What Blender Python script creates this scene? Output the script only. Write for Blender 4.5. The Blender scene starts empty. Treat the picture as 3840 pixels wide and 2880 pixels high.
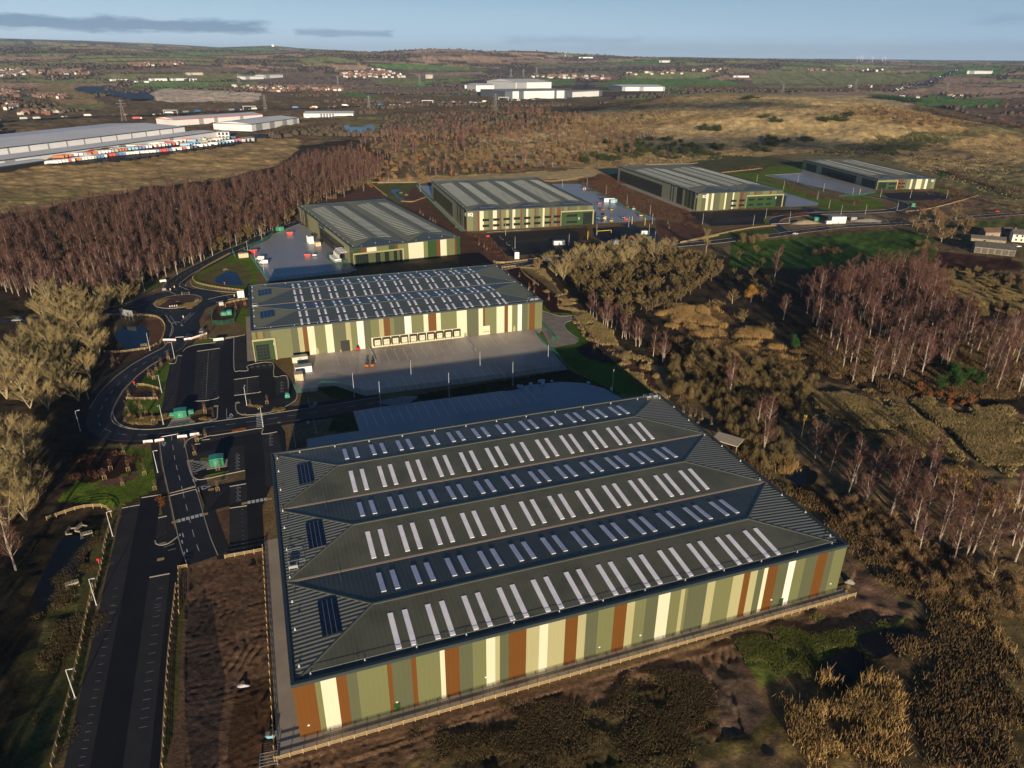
import bpy, math, random
import numpy as np
from math import radians as R, sin, cos, pi
random.seed(7)
sc = bpy.context.scene
COL = sc.collection
# ------------------------------------------------------------ camera, sky, sun, exposure
SX = 3840.0
FOC, PITCH, ROLL, CAMH = 2665.33, R(24.6155), R(0.4622),120.0
cam_d = bpy.data.cameras.new('camera'); cam = bpy.data.objects.new('camera', cam_d); COL.objects.link(cam)
cam_d.sensor_width = 36.0; cam_d.lens = FOC / SX * 36.0; cam_d.clip_start = 1.0; cam_d.clip_end = 80000.0
from mathutils import Matrix, Vector
cam.matrix_world = Matrix.Translation((0,0, CAMH)) @ Matrix.Rotation(pi / 2 - PITCH, 4, 'X') @ Matrix.Rotation(ROLL, 4, 'Z')
sc.camera = cam
SUN_EL = R(9.6); SUN_AZ = R(279.5)            # direction the light comes from, counter-clockwise from +X
sd = Vector((cos(SUN_EL) * cos(SUN_AZ), cos(SUN_EL) * sin(SUN_AZ), sin(SUN_EL)))
sun_l = bpy.data.lights.new('sun', 'SUN'); sun_l.energy = 5.0; sun_l.angle = R(0.55); sun_l.color = (1.0,0.82,0.58)
sun = bpy.data.objects.new('sun', sun_l); COL.objects.link(sun); sun.rotation_euler = sd.to_track_quat('Z', 'Y').to_euler()
w = bpy.data.worlds.new('World'); sc.world = w; w.use_nodes = True
wn, wl = w.node_tree.nodes, w.node_tree.links
bg = wn['Background']; bg.inputs[1].default_value = 0.05
sky = wn.new('ShaderNodeTexSky'); sky.sky_type = 'NISHITA'; sky.sun_disc = False
sky.sun_elevation = SUN_EL; sky.sun_rotation = math.atan2(sd.x, sd.y); sky.altitude = 120; sky.air_density = 1.0
sky.dust_density = 0.2; sky.ozone_density = 6.0
# thin cloud banks low over the horizon, laid out in sky direction (azimuth, elevation)
tc = wn.new('ShaderNodeTexCoord'); sp = wn.new('ShaderNodeSeparateXYZ'); wl.new(tc.outputs['Generated'], sp.inputs[0])
def wmath(op, a, b=None, c=None):
 n = wn.new('ShaderNodeMath'); n.operation = op
 for i, v in enumerate((a, b, c)):
  if v is None: continue
  if isinstance(v, (int, float)): n.inputs[i].default_value = v
  else: wl.new(v, n.inputs[i])
 return n.outputs[0]
az = wmath('ARCTAN2', sp.outputs[0], sp.outputs[1]); el = wmath('ARCSINE', sp.outputs[2])
cx = wn.new('ShaderNodeCombineXYZ'); wl.new(wmath('MULTIPLY', az, 14.0), cx.inputs[0]); wl.new(wmath('MULTIPLY', el, 75.0), cx.inputs[1])
nz = wn.new('ShaderNodeTexNoise'); nz.inputs['Scale'].default_value = 1.3; nz.inputs['Detail'].default_value = 8; nz.inputs['Roughness'].default_value = 0.62
wl.new(cx.outputs[0], nz.inputs['Vector'])
def band(az0, az1, e0, e1, soft, amp):
 # 1 inside the band (radians), fading out
 mid, half = (e0 + e1) / 2,(e1 - e0) / 2
 d = wmath('DIVIDE', wmath('ABSOLUTE', wmath('SUBTRACT', el, mid)), half)
 v = wmath('SUBTRACT', 1.0, d)
 a = wmath('DIVIDE', wmath('ABSOLUTE', wmath('SUBTRACT', az, (az0 + az1) / 2)),(az1 - az0) / 2)
 h = wmath('MULTIPLY', wmath('SUBTRACT', 1.0, a),4.0); h = wmath('MINIMUM', h, 1.0)
 s = wmath('MINIMUM', v, h)
 s = wmath('ADD', s, wmath('MULTIPLY', wmath('SUBTRACT', nz.outputs[0], 0.5),2.3))
 n = wn.new('ShaderNodeMapRange'); wl.new(s, n.inputs[0]); n.inputs[1].default_value = 0.0; n.inputs[2].default_value = soft
 n.inputs[3].default_value = 0; n.inputs[4].default_value = amp
 return n.outputs[0]
cloud = band(-0.78,-0.285, R(1.3), R(2.3),0.5,0.85)
for b in ((-0.275,-0.15, R(1.25), R(1.8),0.6,0.6),(-0.02,0.17, R(0.8), R(1.6),0.9,0.32),(0.0,0.75, R(0.35), R(1.5),2.2,0.34),(0.52,0.85, R(2.0), R(2.9),0.8,0.35)):
 cloud = wmath('MAXIMUM', cloud, band(*b))
# faint wide streaks across the rest of the sky
cx2 = wn.new('ShaderNodeCombineXYZ'); wl.new(wmath('MULTIPLY', az, 3.0), cx2.inputs[0]); wl.new(wmath('MULTIPLY', el, 40.0), cx2.inputs[1])
nz2 = wn.new('ShaderNodeTexNoise'); nz2.inputs['Scale'].default_value = 0.9; nz2.inputs['Detail'].default_value = 5; wl.new(cx2.outputs[0], nz2.inputs['Vector'])
mr = wn.new('ShaderNodeMapRange'); wl.new(nz2.outputs[0], mr.inputs[0]); mr.inputs[1].default_value = 0.45; mr.inputs[2].default_value = 0.75; mr.inputs[4].default_value = 0.30
m1 = wn.new('ShaderNodeMix'); m1.data_type = 'RGBA'; # pale haze that brightens the lowest part of the sky, fading out upwards and to the right
lowf = wn.new('ShaderNodeMapRange'); lowf.interpolation_type = 'SMOOTHSTEP'; wl.new(el, lowf.inputs[0]); lowf.inputs[1].default_value = -.05; lowf.inputs[2].default_value = R(10); lowf.inputs[3].default_value = .96; lowf.inputs[4].default_value = .0
side = wn.new('ShaderNodeMapRange'); wl.new(az, side.inputs[0]); side.inputs[1].default_value = -.7; side.inputs[2].default_value = .7
hc_ = wn.new('ShaderNodeMix'); hc_.data_type = 'RGBA'; wl.new(side.outputs[0], hc_.inputs[0]); hc_.inputs[6].default_value = (11.0,14.3,17.4,1); hc_.inputs[7].default_value = (6.6,9.6,13.2,1)
hs_ = wn.new('ShaderNodeMix'); hs_.data_type = 'RGBA'; wl.new(mr.outputs[0], hs_.inputs[0]); wl.new(hc_.outputs[2], hs_.inputs[6]); hs_.inputs[7].default_value = (10.5,13.6,16.6,1)
wl.new(lowf.outputs[0], m1.inputs[0]); wl.new(sky.outputs[0], m1.inputs[6]); wl.new(hs_.outputs[2], m1.inputs[7])
m2 = wn.new('ShaderNodeMix'); m2.data_type = 'RGBA'; wl.new(cloud, m2.inputs[0]); wl.new(m1.outputs[2], m2.inputs[6]); m2.inputs[7].default_value = (2.6,4.2,6.4,1)
wl.new(m2.outputs[2], bg.inputs[0])
vs = sc.view_settings; vs.view_transform = 'Standard'; vs.look = 'None'; vs.exposure = 0.48; vs.gamma = 1.0; vs.use_curve_mapping = False
try:
 sc.cycles.max_bounces = 4; sc.cycles.diffuse_bounces = 2; sc.cycles.glossy_bounces = 2; sc.cycles.transparent_max_bounces = 4
 sc.cycles.volume_bounces = 0; sc.cycles.caustics_reflective = False; sc.cycles.caustics_refractive = False
except Exception: pass
# ------------------------------------------------------------ pixel <-> ground helpers (photo is 3840 x 2880)
CP, SP, CR, SR = cos(PITCH), sin(PITCH), cos(ROLL), sin(ROLL)
def G(px, py, z=0.0):
 X = (px - 1920) / FOC; Y = (1440 - py) / FOC
 x = X * CR - Y * SR; yc = X * SR + Y * CR
 y = CP + yc * SP; zz = -SP + yc * CP
 t = (z - CAMH) / zz
 return (x * t, y * t)
def PR(x, y, z):
 zz = z - CAMH
 zc = y * CP - zz * SP; yc = y * SP + zz * CP
 X = x * CR + yc * SR; Y = -x * SR + yc * CR
 return 1920 + FOC * X / zc, 1440 - FOC * Y / zc
VW = {'s': (0,0,1), 'ov': (0,0,1.736), 'a1': (0,60,.5787), 'a2': (1280,60,.5787), 'a3': (2560,60,.5787), 'a4': (900,600,.4521), 'a5': (1500,600,.5425), 'a6': (2240,550,.7233), 'b1': (0,900,.434), 'b2': (880,980,.5787), 'b3': (250,1200,.4521), 'b4': (1100,1150,.5877), 'b5': (0,1600,.4973), 'b6': (0,2200,.4973), 'b7': (1900,850,.4973), 'c1': (2740,800,.4973), 'c2': (1000,1450,.7233), 'c3': (1000,1700,.5426), 'c4': (2000,1400,.5877), 'c5': (1000,2100,.5425), 'c6': (2200,2000,.7414), 'c7': (2700,1400,.5154), 'd1': (200,1750,.2411), 'd4': (1850,1100,.2712)}
def S(v, x, y):
 a, b, s = VW[v]; return a + x * s, b + y * s
def g(v, x, y, z=0.0): return G(*S(v, x, y), z)
def PS(v, pts): return [S(v, *p) for p in pts]
def PG(v, pts): return [g(v, *p) for p in pts]
def terr_h(x, y):
 """broad relief: flat estate, heath hill behind, rolling country beyond"""
 x = np.asarray(x, float); y = np.asarray(y, float)
 def gs(cx, cy, sx, sy, rot=0.0, p=1.0):
  a = R(rot); dx = x - cx; dy = y - cy
  u = (dx * cos(a) + dy * sin(a)) / sx; v = (-dx * sin(a) + dy * cos(a)) / sy
  return np.exp(-(u * u + v * v) ** p)
 z = 43 * gs(560,1640,330,400,0,1.6) + 17 * gs(60,1640,420,330,0,1.3) + 14 * gs(760,1290,190,120,0) + 6 * gs(-150,1130,130,90) + 7 * gs(60,1090,120,60)
 z += 9 * gs(-520,960,200,120,20)
 r = np.hypot(x, y); az = np.arctan2(x, np.maximum(y, 1e-3))
 t = np.clip((r - 3300) / 4200,0,1); t = t * t * (3 - 2 * t)
 top = np.interp(az, [-1.2,-.62,-.35,-.1,.05,.25,.5,.7,1.2], [185,190,205,195,165,150,128,112,110])
 roll = 26 * np.sin(x / 910 + 1.3) * np.cos(y / 1300 + .4) + 18 * np.sin(x / 430 - y / 700) + 10 * np.sin(x / 260 + y / 330 + 2)
 z += t * (top - 25 + roll * .8)
 t2 = np.clip((r - 2000) / 1500,0,1)
 z += t2 * (1 - t) * (roll * .35 + 6)
 far = np.clip((r - 9500) / 4500,0,1); far = far * far * (3 - 2 * far)
 top2 = np.interp(az, [-1.2,-.66,-.60,-.5,-.42,-.36,-.3,-.24,-.15,-.1,0,.1,.4,.7,1.2], [400,345,335,320,290,250,285,225,180,195,160,150,150,140,120])
 z = z * (1 - far) + far * top2
 r0 = np.interp(az, [-.8,-.2,0,.12,.3,.6,.8], [830,830,850,900,1020,1000,950])
 flat = np.clip((r - r0) / 160,0,1)
 return z * flat
def TH(x, y): return float(terr_h(x, y))
_T = np.geomspace(70,30000,620)
def GT(px, py):
 """point of the terrain seen at a photo pixel"""
 X = (px - 1920) / FOC; Y = (1440 - py) / FOC
 x = X * CR - Y * SR; yc = X * SR + Y * CR
 y = CP + yc * SP; zz = -SP + yc * CP
 hit = np.nonzero(CAMH + zz * _T < terr_h(x * _T, y * _T))[0]; i = hit[0] if len(hit) else len(_T) - 1
 if i:
  tt = np.linspace(_T[i - 1], _T[i], 12); d = CAMH + zz * tt - terr_h(x * tt, y * tt); j = np.nonzero(d < 0)[0]; t = tt[j[0]] if len(j) else tt[-1]
 else: t = _T[0]
 return (float(x * t), float(y * t), TH(x * t, y * t))
def _h2(ix, iy, seed):
 n = (ix.astype(np.int64) * 374761393 + iy.astype(np.int64) * 668265263 + seed * 144269) & 0x7fffffff
 n = (n ^ (n >> 13)) * 1274126177 & 0x7fffffff
 return ((n ^ (n >> 16)) & 0xffff) / 65535.0
def vnoise(x, y, seed=0):
 ix, iy = np.floor(x), np.floor(y); fx, fy = x - ix, y - iy
 fx = fx * fx * (3 - 2 * fx); fy = fy * fy * (3 - 2 * fy)
 a, b, c, d = _h2(ix, iy, seed), _h2(ix + 1, iy, seed), _h2(ix, iy + 1, seed), _h2(ix + 1, iy + 1, seed)
 return a + (b - a) * fx + (c - a) * fy + (a - b - c + d) * fx * fy
def inpoly(px, py, poly):
 px = np.asarray(px); py = np.asarray(py); r = np.zeros(px.shape, bool); n = len(poly)
 for i in range(n):
  x1, y1 = poly[i]; x2, y2 = poly[(i + 1) % n]
  if y1 == y2: continue
  c = ((y1 > py) != (y2 > py)) & (px < (x2 - x1) * (py - y1) / (y2 - y1) + x1)
  r ^= c
 return r
# ------------------------------------------------------------ materials
def nmix(nt, blend, fac, a, b):
 n = nt.nodes.new('ShaderNodeMix'); n.data_type = 'RGBA'; n.blend_type = blend
 for s, v in ((0, fac),(6, a),(7, b)):
  if isinstance(v, (int, float)): n.inputs[s].default_value = v
  elif isinstance(v, tuple): n.inputs[s].default_value = (*v[:3], 1)
  else: nt.links.new(v, n.inputs[s])
 return n.outputs[2]
def nnoise(nt, vec, scale, detail=4, rough=.55):
 n = nt.nodes.new('ShaderNodeTexNoise'); n.inputs['Scale'].default_value = scale; n.inputs['Detail'].default_value = detail
 n.inputs['Roughness'].default_value = rough
 if vec is not None: nt.links.new(vec, n.inputs['Vector'])
 return n
def nrange(nt, v, a, b, c=0., d=1.):
 n = nt.nodes.new('ShaderNodeMapRange'); nt.links.new(v, n.inputs[0])
 for i, k in enumerate((a, b, c, d)): n.inputs[i + 1].default_value = k
 return n.outputs[0]
def mat(name, col, col2=None, scale=.3, rough=.8, bump=0., bscale=2., metal=0., ribs=None, ribdist=.05, fine=0., spec=.5, pos=True, vary=0., dirt=None, dscale=.05):
 m = bpy.data.materials.new(name); m.use_nodes = True; nt = m.node_tree; b = nt.nodes['Principled BSDF']
 b.inputs['Roughness'].default_value = rough; b.inputs['Metallic'].default_value = metal; b.inputs['Specular IOR Level'].default_value = spec
 if pos: vec = nt.nodes.new('ShaderNodeNewGeometry').outputs['Position']
 else: vec = nt.nodes.new('ShaderNodeTexCoord').outputs['Object']
 c = (*col, 1)
 out = None
 if col2 is not None:
  n = nnoise(nt, vec, scale, 5,.6)
  out = nmix(nt, 'MIX', nrange(nt, n.outputs[0], .36,.64), col, col2)
 if fine:
  n = nnoise(nt, vec, 3.1,3,.7)
  out = nmix(nt, 'MULTIPLY', fine, out if out is not None else col, nmix(nt, 'MIX', nrange(nt, n.outputs[0], .3,.7),(.45,.45,.45),(1.3,1.3,1.3)))
 if dirt is not None:
  n = nnoise(nt, vec, dscale, 6,.65)
  out = nmix(nt, 'MIX', nrange(nt, n.outputs[0], .45,.68,0,.75), out if out is not None else col, dirt)
 if vary:
  oi = nt.nodes.new('ShaderNodeObjectInfo')
  out = nmix(nt, 'MULTIPLY', 1.0, out if out is not None else col, nmix(nt, 'MIX', oi.outputs['Random'], tuple(1 - vary * k for k in (1,.9,1.1)), tuple(1 + vary * k for k in (1,.8,.7))))
 if out is not None: nt.links.new(out, b.inputs['Base Color'])
 else: b.inputs['Base Color'].default_value = c
 h = None
 if bump:
  n = nnoise(nt, vec, bscale, 5,.6); h = n.outputs[0]; dist = bump
 if ribs:
  axis, per = ribs
  oc = nt.nodes.new('ShaderNodeTexCoord').outputs['Object']
  wv = nt.nodes.new('ShaderNodeTexWave'); wv.wave_type = 'BANDS'; wv.bands_direction = 'X' if axis == 'DIAGONAL' else axis; wv.wave_profile = 'SIN'
  wv.inputs['Scale'].default_value = 2 * pi / per / 20.0; wv.inputs['Distortion'].default_value = 0
  if axis == 'DIAGONAL':      # ribs that run up both pairs of walls: bands over x + y
   wv.bands_direction = 'X'; q = nt.nodes.new('ShaderNodeSeparateXYZ'); nt.links.new(oc, q.inputs[0])
   ad = nt.nodes.new('ShaderNodeMath'); nt.links.new(q.outputs[0], ad.inputs[0]); nt.links.new(q.outputs[1], ad.inputs[1])
   cb = nt.nodes.new('ShaderNodeCombineXYZ'); nt.links.new(ad.outputs[0], cb.inputs[0]); oc = cb.outputs[0]
  nt.links.new(oc, wv.inputs['Vector']); h = wv.outputs['Fac']; dist = ribdist
 if h is not None:
  bp = nt.nodes.new('ShaderNodeBump'); bp.inputs['Distance'].default_value = dist; bp.inputs['Strength'].default_value = 1.0
  nt.links.new(h, bp.inputs['Height']); nt.links.new(bp.outputs[0], b.inputs['Normal'])
 return m
M = {}
def clad(k, col, rough=.45, **kw): M['cladding_' + k] = mat('cladding_' + k, col, rough=rough, ribs=('DIAGONAL', 1.0), ribdist=.02, spec=.35, **kw)
for nm_, c_ in (('olive', (.128,.138,.064)),('khaki', (.080,.088,.050)),('cream', (.55,.53,.40)),('pale', (.31,.30,.165)),('brown', (.118,.046,.009)),('white', (.64,.64,.58)),('green', (.018,.050,.013)),('sage', (.33,.34,.235)),('dkolive', (.065,.075,.034)),('charcoal', (.035,.04,.034)),('redbrown', (.105,.035,.014)),('grey', (.25,.26,.27))):  # sage is raised on side walls to stand in for sunlight
 c2 = tuple(v * 1.10 for v in c_)
 clad(nm_, c_, col2=c2, scale=.03)
M['roof_x'] = mat('roof_sheet_ribbed', (.100,.105,.076),(.115,.12,.088), scale=.02, rough=.42, ribs=('X', 1.0), ribdist=.03, spec=.5, dirt=(.062,.066,.05), dscale=.12)
M['roof_y'] = mat('roof_sheet_ribbed_crosswise', (.15,.15,.12),(.17,.17,.14), scale=.02, rough=.5, ribs=('Y', 1.15), ribdist=.12, spec=.5)  # hip sheet lighter than the slopes, standing in for sun raking its ribs
M['roof_y2'] = mat('roof_sheet_fine_ribbed', (.21,.215,.145),(.235,.24,.165), scale=.02, rough=.6, ribs=('Y', 1.0), ribdist=.02, spec=.25)
M['roof_x2'] = mat('roof_sheet_fine_ribbed_x', (.070,.090,.085),(.085,.10,.09), scale=.02, rough=.42, ribs=('X', 1.0), ribdist=.02, spec=.5)
M['fascia'] = mat('fascia_dark', (.035,.05,.055), rough=.4)
M['flash'] = mat('valley_gutter', (.42,.33,.24), rough=.5)
M['ridge'] = mat('ridge_cap', (.13,.14,.11), rough=.4)
M['skyl'] = mat('rooflight_grp', (.78,.78,.90),(.92,.92,.98), scale=.35, rough=.3, spec=.8); M['skyl2'] = mat('rooflight_weathered', (.30,.32,.30),(.38,.40,.37), scale=.3, rough=.4)
M['solar'] = mat('solar_glass', (.006,.012,.028),(.008,.018,.045), scale=.5, rough=.18)
M['glass'] = mat('dark_glazing', (.012,.02,.018), rough=.06, spec=.8)
M['white'] = mat('white_painted_metal', (.78,.78,.76), rough=.4)
M['galv'] = mat('galvanised_steel', (.42,.44,.45), rough=.4, metal=.4)
M['pole'] = mat('lamp_post_grey_paint', (.62,.64,.66), rough=.4, metal=.1)
M['timber'] = mat('fence_timber', (.40,.28,.13),(.50,.37,.20), scale=1.5, rough=.8)
M['stake'] = mat('stake_timber', (.36,.25,.13), rough=.8)
M['black'] = mat('black_rubber', (.015,.015,.016), rough=.7)
M['gwire'] = mat('green_mesh_fence', (.01,.13,.085), rough=.5)
M['kiosk'] = mat('green_grp_kiosk', (.008,.19,.075), rough=.45, dirt=(.015,.11,.05), dscale=.8)
M['kiosk_top'] = mat('green_grp_kiosk_roof', (.05,.28,.22), rough=.35)
M['red'] = mat('red_paint', (.62,.02,.015), rough=.4)
M['orange'] = mat('orange_paint', (.42,.13,.03), rough=.4)
M['yellow'] = mat('yellow_paint', (.75,.5,.04), rough=.4)
M['blue'] = mat('blue_paint', (.04,.17,.42), rough=.4)
M['lblue'] = mat('pale_blue_paint', (.20,.42,.60), rough=.4)
M['navy'] = mat('navy_paint', (.03,.045,.12), rough=.4)
M['silver'] = mat('silver_paint', (.5,.52,.54), rough=.25, metal=.5)
M['ply'] = mat('pale_timber_panel', (.62,.52,.38),(.5,.4,.27), scale=2, rough=.8)
M['brick'] = mat('red_brick', (.27,.125,.08),(.21,.10,.07), scale=.6, rough=.9)
M['tile'] = mat('brown_roof_tile', (.16,.085,.06),(.11,.07,.055), scale=.3, rough=.85)
M['slate'] = mat('grey_slate', (.085,.08,.075),(.13,.12,.105), scale=.6, rough=.8)
M['render'] = mat('white_render', (.75,.72,.66), rough=.85)
M['stone'] = mat('weathered_stone', (.34,.28,.19),(.22,.19,.14), scale=.8, rough=.9)
M['asph'] = mat('fresh_asphalt', (.010,.011,.015),(.014,.015,.019), scale=.12, rough=.7, dirt=(.022,.020,.022), dscale=.035, spec=.2)
M['asph2'] = mat('road_asphalt', (.018,.020,.025),(.024,.026,.031), scale=.06, rough=.6, dirt=(.036,.034,.034), dscale=.03, spec=.25)
M['bay'] = mat('bay_paving', (.030,.030,.035),(.040,.039,.043), scale=.2, rough=.8, fine=.25, spec=.2)
M['foot'] = mat('footway_asphalt', (.022,.022,.027),(.030,.029,.033), scale=.3, rough=.8, spec=.2)
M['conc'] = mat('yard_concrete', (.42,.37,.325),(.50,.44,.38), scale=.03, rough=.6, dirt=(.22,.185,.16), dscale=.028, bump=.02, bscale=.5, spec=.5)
M['conc2'] = mat('yard_concrete_cool', (.30,.30,.30),(.38,.37,.36), scale=.02, rough=.35, dirt=(.17,.16,.16), dscale=.02, spec=.5)  # cooler, darker and smoother than the dock yard concrete
M['apron'] = mat('apron_concrete', (.34,.28,.23),(.40,.34,.28), scale=.15, rough=.85, fine=.15)
M['paver'] = mat('block_paving', (.33,.27,.23),(.25,.205,.18), scale=.25, rough=.85, fine=.4)
M['kerb'] = mat('kerb_concrete', (.42,.385,.33), rough=.8)
M['line'] = mat('white_road_paint', (.68,.68,.66),(.48,.48,.47), scale=.8, rough=.6)
M['lineg'] = mat('worn_white_road_paint', (.40,.40,.41),(.22,.22,.23), scale=.6, rough=.6)
M['tact'] = mat('buff_tactile_paving', (.42,.29,.13), rough=.8)
M['water'] = mat('pond_water', (.008,.010,.012), rough=.06, spec=.16, bump=.01, bscale=1.)
M['liner'] = mat('black_plastic_liner', (.015,.022,.035),(.03,.04,.055), scale=.02, rough=.5, spec=.2, bump=1.5, bscale=.05)
M['mulch'] = mat('bark_mulch', (.055,.024,.020),(.085,.04,.03), scale=.5, rough=.95, fine=.6, bump=.12, bscale=2.5)
M['rubble'] = mat('crushed_stone', (.35,.34,.30),(.22,.21,.19), scale=1.5, rough=.9)
M['bag'] = mat('white_bulk_bag', (.7,.7,.72),(.5,.5,.53), scale=2, rough=.8)
# foliage
def leaf(k, a, b, vary=.22): M[k] = mat('foliage_' + k, a, b, scale=.35, rough=.85, spec=.2, vary=vary)
leaf('birch', (.165,.080,.070),(.115,.062,.050)); leaf('willow', (.36,.285,.135),(.27,.215,.105)); leaf('olive', (.225,.165,.075),(.16,.125,.055))
leaf('scrub', (.30,.185,.09),(.20,.13,.07)); leaf('rust', (.30,.105,.035),(.22,.09,.03)); leaf('gold', (.42,.22,.045),(.30,.17,.04)); leaf('gorse', (.040,.055,.018),(.06,.07,.022))
leaf('ever', (.022,.07,.018),(.03,.09,.02)); leaf('reed', (.56,.36,.15),(.42,.27,.12)); leaf('tuft', (.36,.27,.13),(.25,.20,.09)); leaf('tuftg', (.085,.098,.026),(.11,.095,.035))
leaf('bank', (.15,.19,.04),(.19,.19,.06)); leaf('scrub_dim', (.20,.13,.06),(.12,.085,.045)); leaf('mossy', (.105,.085,.035),(.115,.08,.045)); leaf('whip', (.10,.045,.035),(.16,.075,.05)); leaf('hedge', (.12,.075,.05),(.09,.065,.035)); leaf('heath', (.16,.13,.06),(.11,.09,.045))  # the darker scrub has the dimness of the lower foreground put into its colour
M['barkw'] = mat('birch_bark', (.52,.44,.36),(.26,.19,.15), scale=1.6, rough=.8)
M['barkp'] = mat('willow_bark', (.42,.35,.21),(.33,.26,.15), scale=1, rough=.9)
M['barkd'] = mat('dark_bark', (.14,.10,.065),(.18,.13,.08), scale=1, rough=.9)
# ------------------------------------------------------------ mesh builder
class MB:
 def __init__(s): s.v = []; s.f = []; s.m = []
 def quad(s, a, b, c, d, m=0):
  n = len(s.v); s.v += [a, b, c, d]; s.f.append((n, n + 1, n + 2, n + 3)); s.m.append(m)
 def tri(s, a, b, c, m=0):
  n = len(s.v); s.v += [a, b, c]; s.f.append((n, n + 1, n + 2)); s.m.append(m)
 def box(s, x0, x1, y0, y1, z0, z1, m=0, rot=0., o=(0,0)):
  n = len(s.v); c, sn = cos(rot), sin(rot)
  for z in (z0, z1):
   for x, y in ((x0, y0),(x1, y0),(x1, y1),(x0, y1)):
    s.v.append((o[0] + x * c - y * sn, o[1] + x * sn + y * c, z))
  for f in ((3,2,1,0),(4,5,6,7),(0,1,5,4),(1,2,6,5),(2,3,7,6),(3,0,4,7)):
   s.f.append(tuple(n + i for i in f)); s.m.append(m)
  return s
 def seg(s, p, q, w, h, m=0):
  """square-section bar from p to q"""
  p, q = Vector(p), Vector(q); d = (q - p)
  if d.length < 1e-6: return s
  d.normalize(); up = Vector((0,0,1)) if abs(d.z) < .9 else Vector((1,0,0))
  a = d.cross(up).normalized() * (w / 2); b = a.cross(d).normalized() * (h / 2); n = len(s.v)
  for e in (p, q):
   for k in ((-1,-1),(1,-1),(1,1),(-1,1)): s.v.append(tuple(e + a * k[0] + b * k[1]))
  for f in ((0,1,2,3),(7,6,5,4),(0,4,5,1),(1,5,6,2),(2,6,7,3),(3,7,4,0)):
   s.f.append(tuple(n + i for i in f)); s.m.append(m)
  return s
 def tube(s, pts, rad, k=6, m=0, cap=True):
  rings = []
  for i, p in enumerate(pts):
   p = Vector(p); d = (Vector(pts[min(i + 1, len(pts) - 1)]) - Vector(pts[max(i - 1,0)])).normalized()
   up = Vector((0,0,1)) if abs(d.z) < .9 else Vector((1,0,0))
   a = d.cross(up).normalized(); b = a.cross(d).normalized(); n = len(s.v); r = rad[i] if hasattr(rad, '__len__') else rad
   for j in range(k):
    t = 2 * pi * j / k; s.v.append(tuple(p + a * (r * cos(t)) + b * (r * sin(t))))
   rings.append(n)
  for i in range(len(rings) - 1):
   A, B = rings[i], rings[i + 1]
   for j in range(k): s.f.append((A + j, A + (j + 1) % k, B + (j + 1) % k, B + j)); s.m.append(m)
  if cap:
   s.f.append(tuple(rings[-1] + j for j in range(k))); s.m.append(m)
   s.f.append(tuple(rings[0] + j for j in reversed(range(k)))); s.m.append(m)
  return s
 def prism(s, poly, z0, z1, m=0, m_side=None):
  """polygon (ccw or cw list of xy) extruded"""
  a = sum(poly[i][0] * poly[(i + 1) % len(poly)][1] - poly[(i + 1) % len(poly)][0] * poly[i][1] for i in range(len(poly)))
  if a < 0: poly = poly[::-1]
  n = len(s.v); k = len(poly)
  s.v += [(x, y, z0) for x, y in poly] + [(x, y, z1) for x, y in poly]
  s.f.append(tuple(n + k + i for i in range(k))); s.m.append(m)
  if z1 - z0 > .001:
   for i in range(k): s.f.append((n + i, n + (i + 1) % k, n + k + (i + 1) % k, n + k + i)); s.m.append(m if m_side is None else m_side)
  return s
 def mesh(s, name, mats):
  me = bpy.data.meshes.new(name); me.from_pydata(s.v, [], s.f)
  for x in (mats if isinstance(mats, (list, tuple)) else [mats]): me.materials.append(x)
  if any(s.m): me.polygons.foreach_set('material_index', s.m)
  me.update(); return me
 def build(s, name, mats, parent=None, loc=None, rz=None):
  return put(name, s.mesh(name, mats), parent, loc, rz)
def put(name, me, parent=None, loc=None, rz=None):
 o = bpy.data.objects.new(name, me); COL.objects.link(o)
 if parent is not None: o.parent = parent
 if loc is not None: o.location = loc
 if rz is not None: o.rotation_euler = (0,0, rz)
 return o
def npmesh(name, V, F, mats, midx=None):
 me = bpy.data.meshes.new(name); V = np.ascontiguousarray(V, np.float32); F = np.ascontiguousarray(F, np.int32); k = F.shape[1]
 me.vertices.add(len(V)); me.vertices.foreach_set('co', V.ravel())
 me.loops.add(F.size); me.loops.foreach_set('vertex_index', F.ravel())
 me.polygons.add(len(F)); me.polygons.foreach_set('loop_start', np.arange(0, F.size, k, dtype=np.int32))
 try: me.polygons.foreach_set('loop_total', np.full(len(F), k, np.int32))
 except Exception: pass
 for x in (mats if isinstance(mats, (list, tuple)) else [mats]): me.materials.append(x)
 if midx is not None: me.polygons.foreach_set('material_index', np.ascontiguousarray(midx, np.int32))
 me.update(calc_edges=True); me.validate()
 return me
def tag(o, label=None, cat=None, group=None, kind=None):
 if label: o['label'] = label
 if cat: o['category'] = cat
 if group: o['group'] = group
 if kind: o['kind'] = kind
 return o
def thing(name, label, cat, loc=(0,0,0), rz=0., group=None):
 o = bpy.data.objects.new(name, None); COL.objects.link(o); o.location = loc; o.rotation_euler = (0,0, rz)
 return tag(o, label, cat, group)
def dup(o, parent=None):
 c = o.copy(); COL.objects.link(c); c.parent = parent
 for ch in o.children: dup(ch, c)
 return c
def struct(name, mb, m, label=None):
 o = mb.build(name, m); tag(o, label, None, None, 'structure'); return o
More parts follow.
